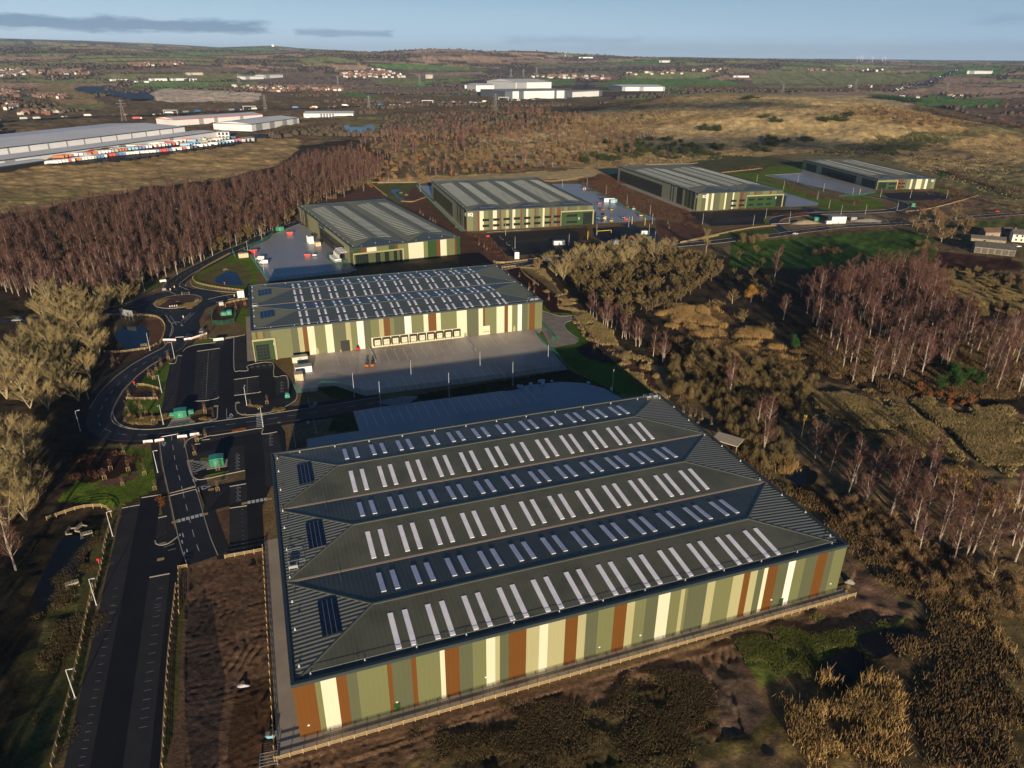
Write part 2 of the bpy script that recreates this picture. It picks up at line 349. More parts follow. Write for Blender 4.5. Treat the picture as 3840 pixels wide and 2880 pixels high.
# ------------------------------------------------------------ terrain: one sheet to the horizon, land cover stored as a colour attribute
TAN = (.40,.285,.135); GOLD = (.56,.42,.21); OLV = (.20,.175,.08); GRN = (.120,.185,.022); DGR = (.035,.065,.018); MUD = (.085,.055,.038); MUDR = (.125,.066,.045)
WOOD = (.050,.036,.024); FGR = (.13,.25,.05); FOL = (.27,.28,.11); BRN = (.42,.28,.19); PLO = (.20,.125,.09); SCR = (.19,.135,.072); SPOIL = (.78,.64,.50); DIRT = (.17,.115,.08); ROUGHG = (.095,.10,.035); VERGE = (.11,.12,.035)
LC = [  # view, polygon, colour, edge jitter px
 ('ov', [(-50,190),(2300,190),(2300,480),(-50,480)], SCR, 6),('ov', [(-50,470),(2300,430),(2300,1700),(-50,1700)], SCR, 4),
 ('ov', [(-20,362),(250,352),(560,300),(650,302),(640,330),(600,355),(480,388),(330,405),(180,432),(-20,475)], TAN, 6),
 ('ov', [(990,345),(1060,290),(1200,275),(1300,240),(1480,203),(1880,200),(2230,325),(2230,470),(1900,345),(1700,332),(1330,372),(1240,362)], TAN, 5),
 ('ov', [(1330,300),(1500,262),(1700,245),(1900,262),(2080,300),(1960,330),(1700,310),(1420,320)], GOLD, 8),('ov', [(1480,212),(1880,203),(2010,235),(1600,245),(1330,250)], GOLD, 5),
 ('ov', [(1050,292),(1270,268),(1330,290),(1180,306),(1030,306)], GOLD, 6),('ov', [(1180,250),(1330,232),(1380,250),(1250,262)], GOLD, 5),
 ('ov', [(1660,345),(1900,296),(2230,268),(2230,458),(2020,398),(1750,352)], OLV, 8),('ov', [(1900,330),(2150,290),(2230,300),(2230,350),(2000,370)], TAN, 12),
 ('ov', [(810,386),(1330,362),(1345,372),(1240,388),(930,395),(830,410)], GOLD, 3),('a6', [(440,90),(640,45),(900,50),(1080,85),(820,140),(600,130)], ROUGHG, 4),
 ('a1', [(210,462),(320,432),(560,440),(960,478),(700,470),(600,520),(640,560),(400,600),(300,520)], TAN, 3),
 ('a1', [(955,505),(1040,472),(1250,475),(1700,500),(1660,555),(1100,556),(1010,548)], SPOIL, 3),('a1', [(350,590),(670,560),(720,590),(380,625)], FOL, 3),
 ('a2', [(0,495),(150,503),(250,520),(240,537),(0,512)], FGR, 1),('a2', [(190,415),(500,415),(520,435),(280,450)], FOL, 1),('a2', [(430,372),(900,360),(960,380),(500,388)], BRN, 1),
 ('a2', [(940,412),(1350,405),(1520,440),(1390,450),(960,445)], FOL, 1),('a2', [(1350,410),(1500,405),(1520,440),(1390,445)], FGR, 1),('a2', [(1640,438),(1860,405),(2211,408),(2211,460),(1800,450)], FGR, 1),
 ('a2', [(330,520),(620,515),(640,535),(350,540)], SCR, 1),('a2', [(0,640),(310,630),(250,770),(60,775),(0,740)], OLV, 2),
 ('a3', [(0,400),(290,415),(430,447),(180,463),(0,463)], FGR, 1),('a3', [(440,378),(700,365),(1100,363),(1600,375),(1560,425),(1400,445),(930,445),(450,440)], FOL, 1),
 ('a3', [(480,450),(1200,450),(1000,470),(500,470)], FOL, 1),('a3', [(1560,540),(2100,533),(2080,588),(1490,590)], FGR, 1),('a3', [(1700,392),(2030,400),(1990,436),(1680,440)], BRN, 1),
 ('a3', [(1650,440),(1940,440),(1950,490),(1560,495)], BRN, 1),('a3', [(2130,528),(2260,528),(2260,590),(2090,590)], PLO, 1),('a3', [(1780,592),(2260,592),(2260,632),(1850,642)], PLO, 1),
 ('a3', [(1900,640),(2260,640),(2260,720),(2060,690)], PLO, 1),('a3', [(780,490),(1700,490),(1560,520),(900,515)], BRN, 1),('a3', [(300,350),(560,348),(540,372),(300,375)], BRN, 1),
 ('a3', [(1430,215 + 560),(1600,760),(1750,800),(1500,880),(1200,880)], ROUGHG, 10),
 # woodland floors; the dark lower left basin has the trees' shade in its colour
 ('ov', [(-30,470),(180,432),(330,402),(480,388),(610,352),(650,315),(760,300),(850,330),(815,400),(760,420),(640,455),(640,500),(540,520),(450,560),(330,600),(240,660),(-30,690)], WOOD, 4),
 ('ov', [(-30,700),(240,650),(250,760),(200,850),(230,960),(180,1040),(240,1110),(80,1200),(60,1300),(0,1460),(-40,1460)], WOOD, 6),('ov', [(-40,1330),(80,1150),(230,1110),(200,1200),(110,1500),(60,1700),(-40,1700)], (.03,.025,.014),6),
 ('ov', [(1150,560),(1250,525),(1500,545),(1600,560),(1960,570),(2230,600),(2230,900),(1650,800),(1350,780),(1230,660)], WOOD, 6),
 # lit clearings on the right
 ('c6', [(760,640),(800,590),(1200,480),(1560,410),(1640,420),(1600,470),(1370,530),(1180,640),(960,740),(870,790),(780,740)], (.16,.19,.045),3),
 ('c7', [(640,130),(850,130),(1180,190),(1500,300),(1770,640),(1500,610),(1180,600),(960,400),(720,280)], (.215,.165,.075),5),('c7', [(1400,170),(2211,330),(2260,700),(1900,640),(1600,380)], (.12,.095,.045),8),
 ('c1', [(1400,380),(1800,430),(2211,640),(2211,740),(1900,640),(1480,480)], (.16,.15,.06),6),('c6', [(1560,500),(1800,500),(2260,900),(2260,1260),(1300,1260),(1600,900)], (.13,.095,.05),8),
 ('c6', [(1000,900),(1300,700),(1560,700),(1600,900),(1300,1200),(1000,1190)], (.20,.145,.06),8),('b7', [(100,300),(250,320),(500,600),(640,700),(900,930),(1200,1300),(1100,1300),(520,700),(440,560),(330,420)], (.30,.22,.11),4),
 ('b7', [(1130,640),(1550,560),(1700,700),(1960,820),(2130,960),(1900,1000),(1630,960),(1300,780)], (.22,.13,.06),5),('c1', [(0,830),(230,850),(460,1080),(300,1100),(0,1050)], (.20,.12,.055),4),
 # meadows east of the road
 ('c1', [(0,200),(400,180),(900,150),(1260,115),(1340,120),(1540,190),(1500,280),(1900,330),(2260,360),(2260,430),(1850,440),(1400,390),(0,420)], (.06,.125,.018),3),
 ('c1', [(1560,290),(2100,340),(2211,370),(2211,430),(1850,440),(1500,390)], (.06,.025,.018),3),('c1', [(1740,60),(2260,30),(2260,110),(1760,100)], (.10,.12,.035),3),
 # estate ground
 ('a4', [(500,370),(900,290),(1010,210),(1080,195),(1220,310),(1460,400),(1560,310),(1860,590),(2100,850),(1830,880),(1750,600),(1300,330),(560,380)], MUDR, 2),
 ('a4', [(1090,195),(1470,190),(1470,240),(1540,310),(1510,370),(1380,385),(1230,310)], (.12,.13,.04),2),('a4', [(1410,235),(1490,225),(1560,290),(1440,310)], MUDR, 2),
 ('a5', [(0,310),(115,175),(200,240),(455,500),(600,510),(760,700),(640,720),(420,560)], MUDR, 2),('a5', [(1760,400),(2080,470),(2140,510),(1960,575),(1700,570),(1780,500)], MUDR, 2),
 ('a5', [(1200,150),(1400,95),(1500,140),(1560,210),(1420,130),(1300,150)], MUDR, 2),('a5', [(1180,470),(1290,460),(1310,550),(1250,560)], MUD, 2),
 ('a6', [(660,140),(820,130),(1150,260),(1380,300),(1430,260),(1480,290),(1480,320),(1300,330),(1140,330),(1150,300),(960,240)], GRN, 2),('a6', [(830,130),(900,105),(1060,98),(1075,135),(880,150)], GRN, 2),
 ('a6', [(1280,255),(1370,250),(1480,290),(1490,310),(1340,305),(1250,300)], GRN, 2),('a6', [(1390,248),(1500,240),(1540,268),(1440,268)], GRN, 2),('a6', [(1750,205),(1860,240),(1900,265),(1760,235)], GRN, 2),
 ('a6', [(1560,330),(1690,315),(1980,262),(2050,290),(1700,345),(1560,345)], DIRT, 3),('a6', [(570,470),(640,455),(800,430),(920,415),(935,440),(870,470),(700,485),(590,510)], (.07,.11,.02),2),
 ('a6', [(985,385),(1050,372),(1200,375),(1400,350),(1540,350),(1500,395),(1300,400),(1080,425),(1000,420)], (.26,.19,.13),2),('a6', [(825,380),(890,370),(900,405),(840,410)], GRN, 1),
 ('a5', [(1400,120),(1450,105),(1480,130),(1400,140)], GRN, 1),('s', [(2560,790),(2740,800),(2720,830),(2560,850)], (.08,.05,.035),2),
 # roundabout, ponds, verges
 ('b1', [(1650,330),(1850,200),(2130,100),(2230,200),(2230,460),(1700,400)], GRN, 2),('b1', [(1700,330),(1900,215),(2080,200),(2180,300),(2150,400),(1780,390)], (.14,.13,.05),3),
 ('b1', [(1200,400),(1500,320),(1640,215),(1850,110),(2100,10),(2150,20),(1700,230),(1500,360),(1280,440)], (.10,.12,.03),2),('b1', [(1190,690),(1390,680),(1430,860),(1300,920),(1280,760)], MUDR, 2),('b1', [(900,960),(1420,900),(1100,1100),(880,1180)], MUD, 2),
 ('b1', [(1760,690),(1900,560),(2160,500),(2160,600),(2050,710),(1830,700)], MUDR, 2),('b1', [(2050,600),(2160,590),(2160,700),(2110,760),(2040,700)], GRN, 1),('b1', [(1640,920),(1700,880),(1900,820),(1900,880)], GRN, 1),
 ('b3', [(590,520),(740,400),(860,350),(975,260),(960,310),(905,355),(850,400),(800,620),(780,790),(640,780),(440,800),(430,740),(500,660),(510,600)], (.10,.165,.022),2),('b3', [(500,600),(560,550),(780,580),(770,660),(510,660)], MUDR, 2),
 ('b3', [(440,800),(640,765),(870,780),(890,830),(800,870),(560,870),(450,830)], (.035,.028,.018),1),('b3', [(1000,810),(1120,770),(1205,730),(1200,810),(1050,830)], (.035,.028,.018),1),
 ('b5', [(430,560),(560,420),(640,160),(900,150),(1170,170),(1230,420),(1230,500),(1060,540),(920,610),(830,600),(700,570)], (.115,.175,.02),2),('b5', [(640,170),(900,160),(1000,250),(1040,330),(780,400),(640,420),(500,350)], (.040,.020,.015),2),
 ('b5', [(780,400),(1030,335),(1060,370),(900,440),(700,450)], (.15,.09,.06),2),('b5', [(930,590),(1060,520),(1240,440),(1270,560),(1310,820),(1250,830),(1200,540),(1070,560),(940,610)], (.06,.045,.028),2),
 ('b5', [(840,640),(900,620),(760,1200),(560,1420),(430,1420),(600,1080),(740,840),(800,700)], (.10,.10,.035),3),('b6', [(430,0),(760,0),(480,1380),(130,1380),(200,700)], (.085,.085,.028),3),
 ('b5', [(1450,110),(1480,90),(1590,60),(1500,200),(1590,250),(1490,260),(1440,200)], GRN, 1),('b5', [(1500,330),(1720,300),(1720,370),(1600,380),(1490,350)], GRN, 1),('b5', [(1560,500),(1650,450),(1860,410),(1730,440),(1730,580),(1580,630)], GRN, 1),
 ('b5', [(1590,660),(1730,620),(1730,960),(1700,985)], (.13,.075,.05),1),('b5', [(1410,1050),(1640,1000),(2010,925),(2045,940),(2080,1420),(1340,1420),(1400,1200)], (.145,.09,.06),2),('b6', [(1330,0),(2050,0),(2130,1300),(2180,1420),(1200,1420)], (.145,.09,.06),2),
 ('b6', [(1330,60),(1400,60),(1350,900),(1240,1420),(1210,1420),(1300,700)], (.09,.085,.03),2),('b6', [(1420,100),(1600,80),(1700,700),(1640,1380),(1440,1380),(1400,700)], (.065,.048,.042),4),('b6', [(1780,750),(2060,700),(2140,1350),(1700,1400)], (.085,.048,.028),4),
 ('c5', [(-20,1240),(200,1340),(1000,1100),(2230,790),(2230,1480),(-20,1480)], (.16,.10,.065),2),('c6', [(-20,735),(600,560),(1370,320),(1300,100),(1500,250),(1640,400),(1560,440),(1000,560),(800,640),(900,800),(950,900),(800,1010),(-20,1010)], (.19,.12,.08),3),
 ('c5', [(1300,1180),(1750,1050),(2211,980),(2211,1438),(900,1438)], (.095,.072,.038),8),('c6', [(0,860),(420,700),(560,720),(720,1000),(560,1060),(0,1180)], (.10,.080,.040),8),('c6', [(540,860),(600,870),(720,1010),(420,960)], (.075,.04,.022),9),('c6', [(620,660),(760,650),(940,920),(800,1010),(720,1000)], (.14,.10,.075),3),
 ('c6', [(0,1090),(560,1060),(820,1020),(960,880),(1000,960),(860,1090),(300,1187),(0,1187)], (.12,.10,.04),4),('c6', [(1700,420),(1800,480),(1560,510),(1620,430)], (.05,.04,.02),3),
 ('b7', [(0,330),(90,300),(230,400),(410,540),(490,650),(400,670),(280,620),(200,560)], (.035,.014,.012),1),('b7', [(270,590),(340,650),(480,655),(510,640),(520,690),(290,640)], GRN, 1),
 ('b7', [(430,745),(460,715),(540,705),(700,850),(900,1000),(1060,1120),(1160,1230),(1130,1250),(800,1270),(400,1000),(330,910),(520,880)], (.065,.14,.018),1),('b7', [(530,700),(600,760),(900,960),(1080,1080),(1150,1200),(1120,1230),(860,1040),(600,830),(500,740)], (.10,.052,.036),1),
 ('b7', [(520,920),(640,850),(800,960),(860,1040),(700,1020),(580,980)], (.04,.03,.028),1),('b7', [(-700,1330),(460,1090),(560,1150),(840,1300),(600,1190),(330,1170),(-300,1320)], (.025,.035,.014),1),('b4', [(220,800),(250,720),(340,665),(380,670),(420,792)], (.035,.06,.015),1),('b4', [(560,600),(1750,400),(2100,560),(1850,480),(1500,495),(590,640)], (.022,.03,.014),1),
 ('b4', [(155,520),(270,505),(460,570),(420,600),(250,590)], (.035,.055,.015),1),('b4', [(1550,170),(1600,140),(1700,215),(1640,260)], GRN, 1),
]
NOWILD = [PS('ov', [(60,1700),(120,1480),(200,1180),(250,1100),(170,960),(160,900),(240,760),(260,660),(300,630),(450,560),(640,440),(820,395),(930,385),(1330,362),(1560,335),(1700,330),(1900,345),(2040,385),(2050,440),(1700,500),(1560,540),(1200,560),(1240,640),(1430,850),(1570,950),(1850,1230),(1820,1290),(700,1660)])]
def build_terrain():
 fan = np.radians(41.5); na = 860
 az = np.concatenate([np.linspace(-pi, -fan, 60, endpoint=False), np.linspace(-fan, fan, na), np.linspace(fan, pi, 61)[1:-1]])
 yy = np.concatenate([np.array([3600,3300,3050]), np.linspace(2900,700,420), np.linspace(696,250,300)[0:]])
 rr = []
 for y in yy:
  gx = G(1920, y); rr.append(math.hypot(*gx))
 rr = np.array(rr); rmax = rr.max()
 rr = np.concatenate([[20.0,60.0], rr, np.geomspace(rmax * 1.012,30000,90)])
 A, RR = np.meshgrid(az, rr); X = RR * np.sin(A); Y = RR * np.cos(A)
 n_r, n_a = X.shape
 x, y = X.ravel(), Y.ravel(); z = terr_h(x, y)
 PX, PY = PR(x, y, z); front = (y * CP - (z - CAMH) * SP) > 5
 c = np.tile(np.array(SCR, np.float32),(x.size, 1))
 # patchwork of fields far out: nearest of scattered sites, stretched
 rng = np.random.RandomState(5); r = np.hypot(x, y)
 # jittered lattice voronoi, cell grows with range
 def patch(cell, seed):
  a = .5; u = (x * cos(a) + y * sin(a)) / (cell * 1.7); v = (-x * sin(a) + y * cos(a)) / cell
  iu, iv = np.floor(u), np.floor(v); b1 = np.full(x.size, 9.); b2 = np.full(x.size, 9.); idx = np.zeros(x.size)
  for du in (-1,0,1):
   for dv in (-1,0,1):
    cu, cv = iu + du, iv + dv
    su = cu + .1 + .8 * _h2(cu, cv, seed); sv = cv + .1 + .8 * _h2(cu, cv, seed + 1)
    d = np.hypot(u - su, v - sv); h = _h2(cu, cv, seed + 2)
    nb = d < b1; b2 = np.where(nb, b1, np.minimum(b2, d)); idx = np.where(nb, h, idx); b1 = np.minimum(b1, d)
  return idx, b2 - b1
 idx, edge = patch(420,11)
 pal = np.array([FGR, FOL, BRN, (.24,.17,.12), BRN, (.17,.16,.09), BRN, FOL, (.19,.13,.10), FGR, (.13,.09,.075), FOL, (.19,.13,.10)], np.float32)
 fc = pal[(idx * 12.99).astype(int)] * 1.35 * (.75 + .4 * _h2(np.floor(idx * 9999), idx * 0,3))[:, None]
 wood = vnoise(x / 520, y / 420,21) * .6 + vnoise(x / 170, y / 150,22) * .4
 fc = np.where(((edge < .075) | (wood > .62))[:, None], np.array((.085,.062,.052), np.float32), fc)
 rvar = r + 500 * (vnoise(x / 400, y / 400,5) - .5)
 c = np.where((rvar > 2550)[:, None], fc, c)
 jx = (vnoise(x / 14, y / 14,31) - .5) * 2; jy = (vnoise(x / 14, y / 14,32) - .5) * 2
 inm = front & (PX > -400) & (PX < 4240) & (PY > 150) & (PY < 3600)
 ii = np.nonzero(inm)[0]; px0, py0 = PX[ii], PY[ii]
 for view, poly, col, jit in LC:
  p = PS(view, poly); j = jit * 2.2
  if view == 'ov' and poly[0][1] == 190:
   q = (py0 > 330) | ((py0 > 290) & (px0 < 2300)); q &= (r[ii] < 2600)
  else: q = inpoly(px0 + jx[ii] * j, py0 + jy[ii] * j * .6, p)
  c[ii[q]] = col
 # blotches of wear, dead grass and moss inside every cover, a colour of the ground itself
 n1 = vnoise(x / 23, y / 23,41); n2 = vnoise(x / 7, y / 7,42); n3 = vnoise(x / 2.2, y / 2.2,43)
 site = np.zeros(x.size, bool); site[ii] = inpoly(px0, py0, NOWILD[0])
 amp = np.where(site, .35,1.0)
 c = c * (1 + amp * ((n1 - .5) * .6 + (n2 - .5) * .5 + (n3 - .5) * .45))[:, None]
 gm = (vnoise(x / 60, y / 60,44) > .62) & ~site & (r < 900)
 c = np.where(gm[:, None], c * np.array((.9,1.0,.88)), c)
 # hummocks
 wild = ~site & (r < 3000)
 k = np.clip(r / 600,.5,2.5)
 z = z + np.where(wild, (vnoise(x / 9, y / 9,51) - .5) * 1.1 * k + (vnoise(x / 3.1, y / 3.1,52) - .5) * .7 - .35,0) + np.where(wild & (r > 700),(vnoise(x / 45, y / 38,53) - .5) * 5 * np.clip((r - 900) / 300,0,1),0)
 mudm = np.zeros(x.size, bool)
 for v_, p_ in (('b6', [(1400,60),(2040,0),(2120,1280),(2170,1420),(1400,1420)]),('b5', [(1440,1060),(1640,1010),(2000,935),(2070,1420),(1420,1420)]),('c5', [(-20,1340),(130,1400),(1100,1150),(2230,850),(2230,1480),(-20,1480)]),('c6', [(0,790),(650,590),(1440,360),(1600,420),(1500,470),(700,650),(800,1010),(0,1187)])):
  mudm[ii] |= inpoly(px0, py0, PS(v_, p_))
 tr = np.abs(np.sin((x * .62 + y * .06 + 1.6 * vnoise(x / 14, y / 14,61) + vnoise(x / 4, y / 4,67)) * 2.6)); tr2 = np.abs(np.sin((-x * .3 + y * .85 + 2.5 * vnoise(x / 12, y / 12,62)) * 2.0))
 z = z + np.where(mudm, -.10 - .34 * tr ** 4 * np.clip(vnoise(x / 6, y / 8,63) * 4 - 1.4,0,1) - .13 * tr2 ** 8 * np.clip(vnoise(x / 6, y / 6,64) * 3 - 1.4,0,1) + (vnoise(x / .9, y / .9,65) - .5) * .16 + (vnoise(x / 3.3, y / 3.3,66) - .5) * .22,0)
 z = z - np.where(site, .02,0)
 V = np.c_[x, y, z]
 I = np.arange(n_r * n_a).reshape(n_r, n_a); nx = np.roll(I, -1,1)
 F = np.stack([I[:-1], nx[:-1], nx[1:], I[1:]], -1).reshape(-1,4)[:, ::-1]
 # centre cap
 V = np.vstack([V, [[0,0,-.02]]]); ctr = len(V) - 1
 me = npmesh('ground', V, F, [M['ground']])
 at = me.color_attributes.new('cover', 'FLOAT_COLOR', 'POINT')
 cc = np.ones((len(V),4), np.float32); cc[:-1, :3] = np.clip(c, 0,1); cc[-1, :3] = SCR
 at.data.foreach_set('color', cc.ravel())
 o = put('ground', me); tag(o, 'rolling ground with heath, fields and estate verges', None, None, 'structure')
mg = bpy.data.materials.new('ground_cover'); mg.use_nodes = True; nt = mg.node_tree; b_ = nt.nodes['Principled BSDF']; b_.inputs['Roughness'].default_value = .95; b_.inputs['Specular IOR Level'].default_value = .1
va = nt.nodes.new('ShaderNodeVertexColor'); va.layer_name = 'cover'; gp = nt.nodes.new('ShaderNodeNewGeometry').outputs['Position']
n1 = nnoise(nt, gp, .9,8,.75); n2 = nnoise(nt, gp, .09,8,.7)
o1 = nmix(nt, 'MULTIPLY', 1., va.outputs[0], nmix(nt, 'MIX', nrange(nt, n1.outputs[0], .3,.7),(.50,.50,.52),(1.55,1.5,1.42)))
o2 = nmix(nt, 'MULTIPLY', .8, o1, nmix(nt, 'MIX', nrange(nt, n2.outputs[0], .35,.65),(.70,.72,.68),(1.3,1.25,1.2)))
nt.links.new(o2, b_.inputs['Base Color'])
bp = nt.nodes.new('ShaderNodeBump'); bp.inputs['Distance'].default_value = .35; nt.links.new(n1.outputs[0], bp.inputs['Height']); nt.links.new(bp.outputs[0], b_.inputs['Normal'])
M['ground'] = mg
build_terrain()
# ------------------------------------------------------------ warehouses of the estate (corner, yaw, width, depth, eaves from the survey of the photograph)
BD = {'a': ((-40.4,96.5),19.66,129.2,89.7,13.7), 'b': ((-110.9,283.4),19.6,133.0,70.0,13.7), 'c': ((-99.4,435.8),27.6,72.3,155.4,11.9),
      'd': ((-35.3,541.6),16.3,102.5,147.9,14.9), 'e': ((159.9,628.8),15.6,84.9,174.2,14.7), 'f': ((372.7,749.0),7.8,64.4,151.8,10.3)}
def L2W(k, x, y):
 (ox, oy), yw, *_ = BD[k]; a = R(yw); return (ox + x * cos(a) - y * sin(a), oy + x * sin(a) + y * cos(a))
def W2L(k, X, Y):
 (ox, oy), yw, *_ = BD[k]; a = R(yw); dx, dy = X - ox, Y - oy; return (dx * cos(a) + dy * sin(a),-dx * sin(a) + dy * cos(a))
def frac_x(k, sx):
 """where a vertical stripe edge seen at photo column sx crosses the front eaves"""
 (_, _, W_, D_, h) = BD[k]; lo, hi = 0., 1.
 for _ in range(30):
  m_ = (lo + hi) / 2
  if PR(*L2W(k, W_ * m_, 0), h)[0] < sx: lo = m_
  else: hi = m_
 return lo * W_
CLN = ['olive', 'khaki', 'cream', 'pale', 'brown', 'white', 'green', 'sage', 'dkolive', 'charcoal', 'redbrown', 'grey']
CI = {n: i for i, n in enumerate(CLN)}
CM = [M['cladding_' + n] if ('cladding_' + n) in M else M[n] for n in CLN]
def warehouse(k, label, axis, n, hip, rise, front, left, hsol, roofm=('roof_x', 'roof_y')):
 (ox, oy), yw, W_, D_, h = BD[k]
 root = thing('warehouse', label, 'warehouse', (ox, oy, 0), R(yw), 'striped warehouses of the estate')
 m = MB()
 fr = sorted(front); xs = [a for a, _ in fr] + [W_]
 for i, (a, cname) in enumerate(fr):
  b = xs[i + 1]
  if b - a < .02: continue
  m.quad((a, 0,0),(b, 0,0),(b, 0, h),(a, 0, h), CI[cname])
 lf = sorted(left); ys = [a for a, _ in lf] + [D_]
 for i, (a, cname) in enumerate(lf): m.quad((0, ys[i + 1], 0),(0, a, 0),(0, a, h),(0, ys[i + 1], h), CI[cname])
 m.quad((W_, 0,0),(W_, D_, 0),(W_, D_, h),(W_, 0, h),0); m.quad((W_, D_, 0),(0, D_, 0),(0, D_, h),(W_, D_, h),0)
 m.build('wall', CM, root)
 f = MB(); e = .22                      # dark eaves fascia and gutter, proud of the walls
 for x0, x1, y0, y1 in ((-e, W_ + e, -e, .5),(-e, W_ + e, D_ - .5, D_ + e),(-e, .5,.5, D_ - .5),(W_ - .5, W_ + e, .5, D_ - .5)): f.box(x0, x1, y0, y1, h - .35, h + .42)
 f.build('fascia', M['fascia'], root)
 rf = MB(); rd = MB(); vg = MB()
 i0 = .5; X0, X1, Y0, Y1 = i0, W_ - i0, i0, D_ - i0
 if axis == 'x':
  d = (Y1 - Y0) / n
  for i in range(n):
   a, b = Y0 + i * d, Y0 + (i + 1) * d; c = (a + b) / 2
   A, B = (X0 + hip, c, h + rise),(X1 - hip, c, h + rise)
   rf.quad((X0, a, h),(X1, a, h), B, A, 0); rf.quad((X1, b, h),(X0, b, h), A, B, 0)
   rf.tri((X0, b, h),(X0, a, h), A, 1); rf.tri((X1, a, h),(X1, b, h), B, 1)
   z_ = .04
   rd.seg((A[0], A[1], A[2] + z_),(B[0], B[1], B[2] + z_),.5,.12)
   for P_, Q_ in (((X0, a, h + z_), A),((X0, b, h + z_), A),((X1, a, h + z_), B),((X1, b, h + z_), B)): rd.seg(P_, (Q_[0], Q_[1], Q_[2] + z_),.35,.1)
   if i: vg.seg((X0, a, h + .03),(X1, a, h + .03),.7,.1)
  slope_z = lambda x, y: h + rise * (1 - abs(((y - Y0) / d) % 1 - .5) * 2)
 else:
  d = (X1 - X0) / n
  for i in range(n):
   a, b = X0 + i * d, X0 + (i + 1) * d; c = (a + b) / 2
   A, B = (c, Y0 + hip, h + rise),(c, Y1 - hip, h + rise)
   rf.quad((a, Y1, h),(a, Y0, h), A, B, 1); rf.quad((b, Y0, h),(b, Y1, h), B, A, 1)
   rf.tri((a, Y0, h),(b, Y0, h), A, 0); rf.tri((b, Y1, h),(a, Y1, h), B, 0)
   z_ = .04
   rd.seg((A[0], A[1], A[2] + z_),(B[0], B[1], B[2] + z_),.5,.12)
   for P_, Q_ in (((a, Y0, h + z_), A),((b, Y0, h + z_), A),((a, Y1, h + z_), B),((b, Y1, h + z_), B)): rd.seg(P_, (Q_[0], Q_[1], Q_[2] + z_),.35,.1)
   if i: vg.seg((a, Y0, h + .03),(a, Y1, h + .03),.5,.1)
  slope_z = lambda x, y: h + rise * (1 - abs(((x - X0) / d) % 1 - .5) * 2)
 roof = rf.build('roof', [M[roofm[0]], M[roofm[1]]], root)
 rd.build('ridge_cap', M['ridge'], roof)
 if vg.v: vg.build('valley_gutter', M['flash'] if axis == 'x' else M['fascia'], roof)
 # rooflights: strips along the slope; each strip = (x0,x1,y0,y1)
 strips = hsol['strips']; cache = {}
 def strip_mesh(sx, sy, tx, ty):
  key = (round(sx, 2), round(sy, 2), round(tx, 3), round(ty, 3))
  if key not in cache:
   q = MB(); zz = lambda x, y: tx * x + ty * y; sm_ = M['skyl' if axis == 'x' else 'skyl2']
   pts = [(-sx / 2,-sy / 2),(sx / 2,-sy / 2),(sx / 2, sy / 2),(-sx / 2, sy / 2)]
   n_ = 0; q.v = [(x, y, zz(x, y)) for x, y in pts] + [(x, y, zz(x, y) + .14) for x, y in pts]
   q.f = [(4,5,6,7),(0,1,5,4),(1,2,6,5),(2,3,7,6),(3,0,4,7)]; q.m = [0] * 5
   cache[key] = q.mesh('rooflight', sm_)
  return cache[key]
 strips = sorted(strips, key=lambda s: s[2])
 for s_ in strips[:100]:
  x0, x1, y0, y1 = s_; cx_, cy_ = (x0 + x1) / 2,(y0 + y1) / 2; e_ = .05
  tx = (slope_z(cx_ + e_, cy_) - slope_z(cx_ - e_, cy_)) / (2 * e_); ty = (slope_z(cx_, cy_ + e_) - slope_z(cx_, cy_ - e_)) / (2 * e_)
  put('rooflight', strip_mesh(x1 - x0, y1 - y0, tx, ty), roof, (cx_, cy_, slope_z(cx_, cy_)))
 if len(strips) > 100:
  q = MB()
  for x0, x1, y0, y1 in strips[100:]:
   n_ = len(q.v); P4 = [(x0, y0),(x1, y0),(x1, y1),(x0, y1)]
   q.v += [(x, y, slope_z(x, y)) for x, y in P4] + [(x, y, slope_z(x, y) + .14) for x, y in P4]
   for ff in ((4,5,6,7),(0,1,5,4),(1,2,6,5),(2,3,7,6),(3,0,4,7)): q.f.append(tuple(n_ + i for i in ff)); q.m.append(0)
  tag(q.build('rooflight', M['skyl' if axis == 'x' else 'skyl2'], roof), None, None, None, 'stuff')
 # solar panels lying on the hip ends
 for x0, x1, y0, y1, zf in hsol.get('solar', []):
  q = MB(); P4 = [(x0, y0),(x1, y0),(x1, y1),(x0, y1)]
  q.v = [(x, y, zf(x, y) + .05) for x, y in P4] + [(x, y, zf(x, y) + .22) for x, y in P4]
  q.f = [(4,5,6,7),(0,1,5,4),(1,2,6,5),(2,3,7,6),(3,0,4,7)]; q.m = [0] * 5
  for i in (1,2,3):
   if x1 - x0 < y1 - y0: xx = x0 + (x1 - x0) * i / 4; q.seg((xx, y0, zf(xx, y0) + .24),(xx, y1, zf(xx, y1) + .24),.07,.03,1)
   else: yy_ = y0 + (y1 - y0) * i / 4; q.seg((x0, yy_, zf(x0, yy_) + .24),(x1, yy_, zf(x1, yy_) + .24),.07,.03,1)
  q.build('solar_panel', [M['solar'], M['galv']], roof)
 # fall-arrest posts round the eaves
 am = MB(); am.box(-.2,.2,-.2,.2,0,.1).box(-.06,.06,-.06,.06,.1,.5); ame = am.mesh('roof_anchor', M['white'])
 for x, y in hsol.get('anchors', []): put('roof_anchor', ame, roof, (x, y, slope_z(x, y) if 1 < x < W_ - 1 and 1 < y < D_ - 1 else h + .1))
 if 'cable' in hsol:
  q = MB()
  for a, b in hsol['cable']: q.seg(a, b, .06,.05)
  q.build('lifeline_cable', M['galv'], roof)
 return root, roof, slope_z
def stripes(k, view, lst):
 out = []
 for x, c in lst: out.append((frac_x(k, S(view, x, 0)[0]) if x > -999 else 0.0, c))
 return out
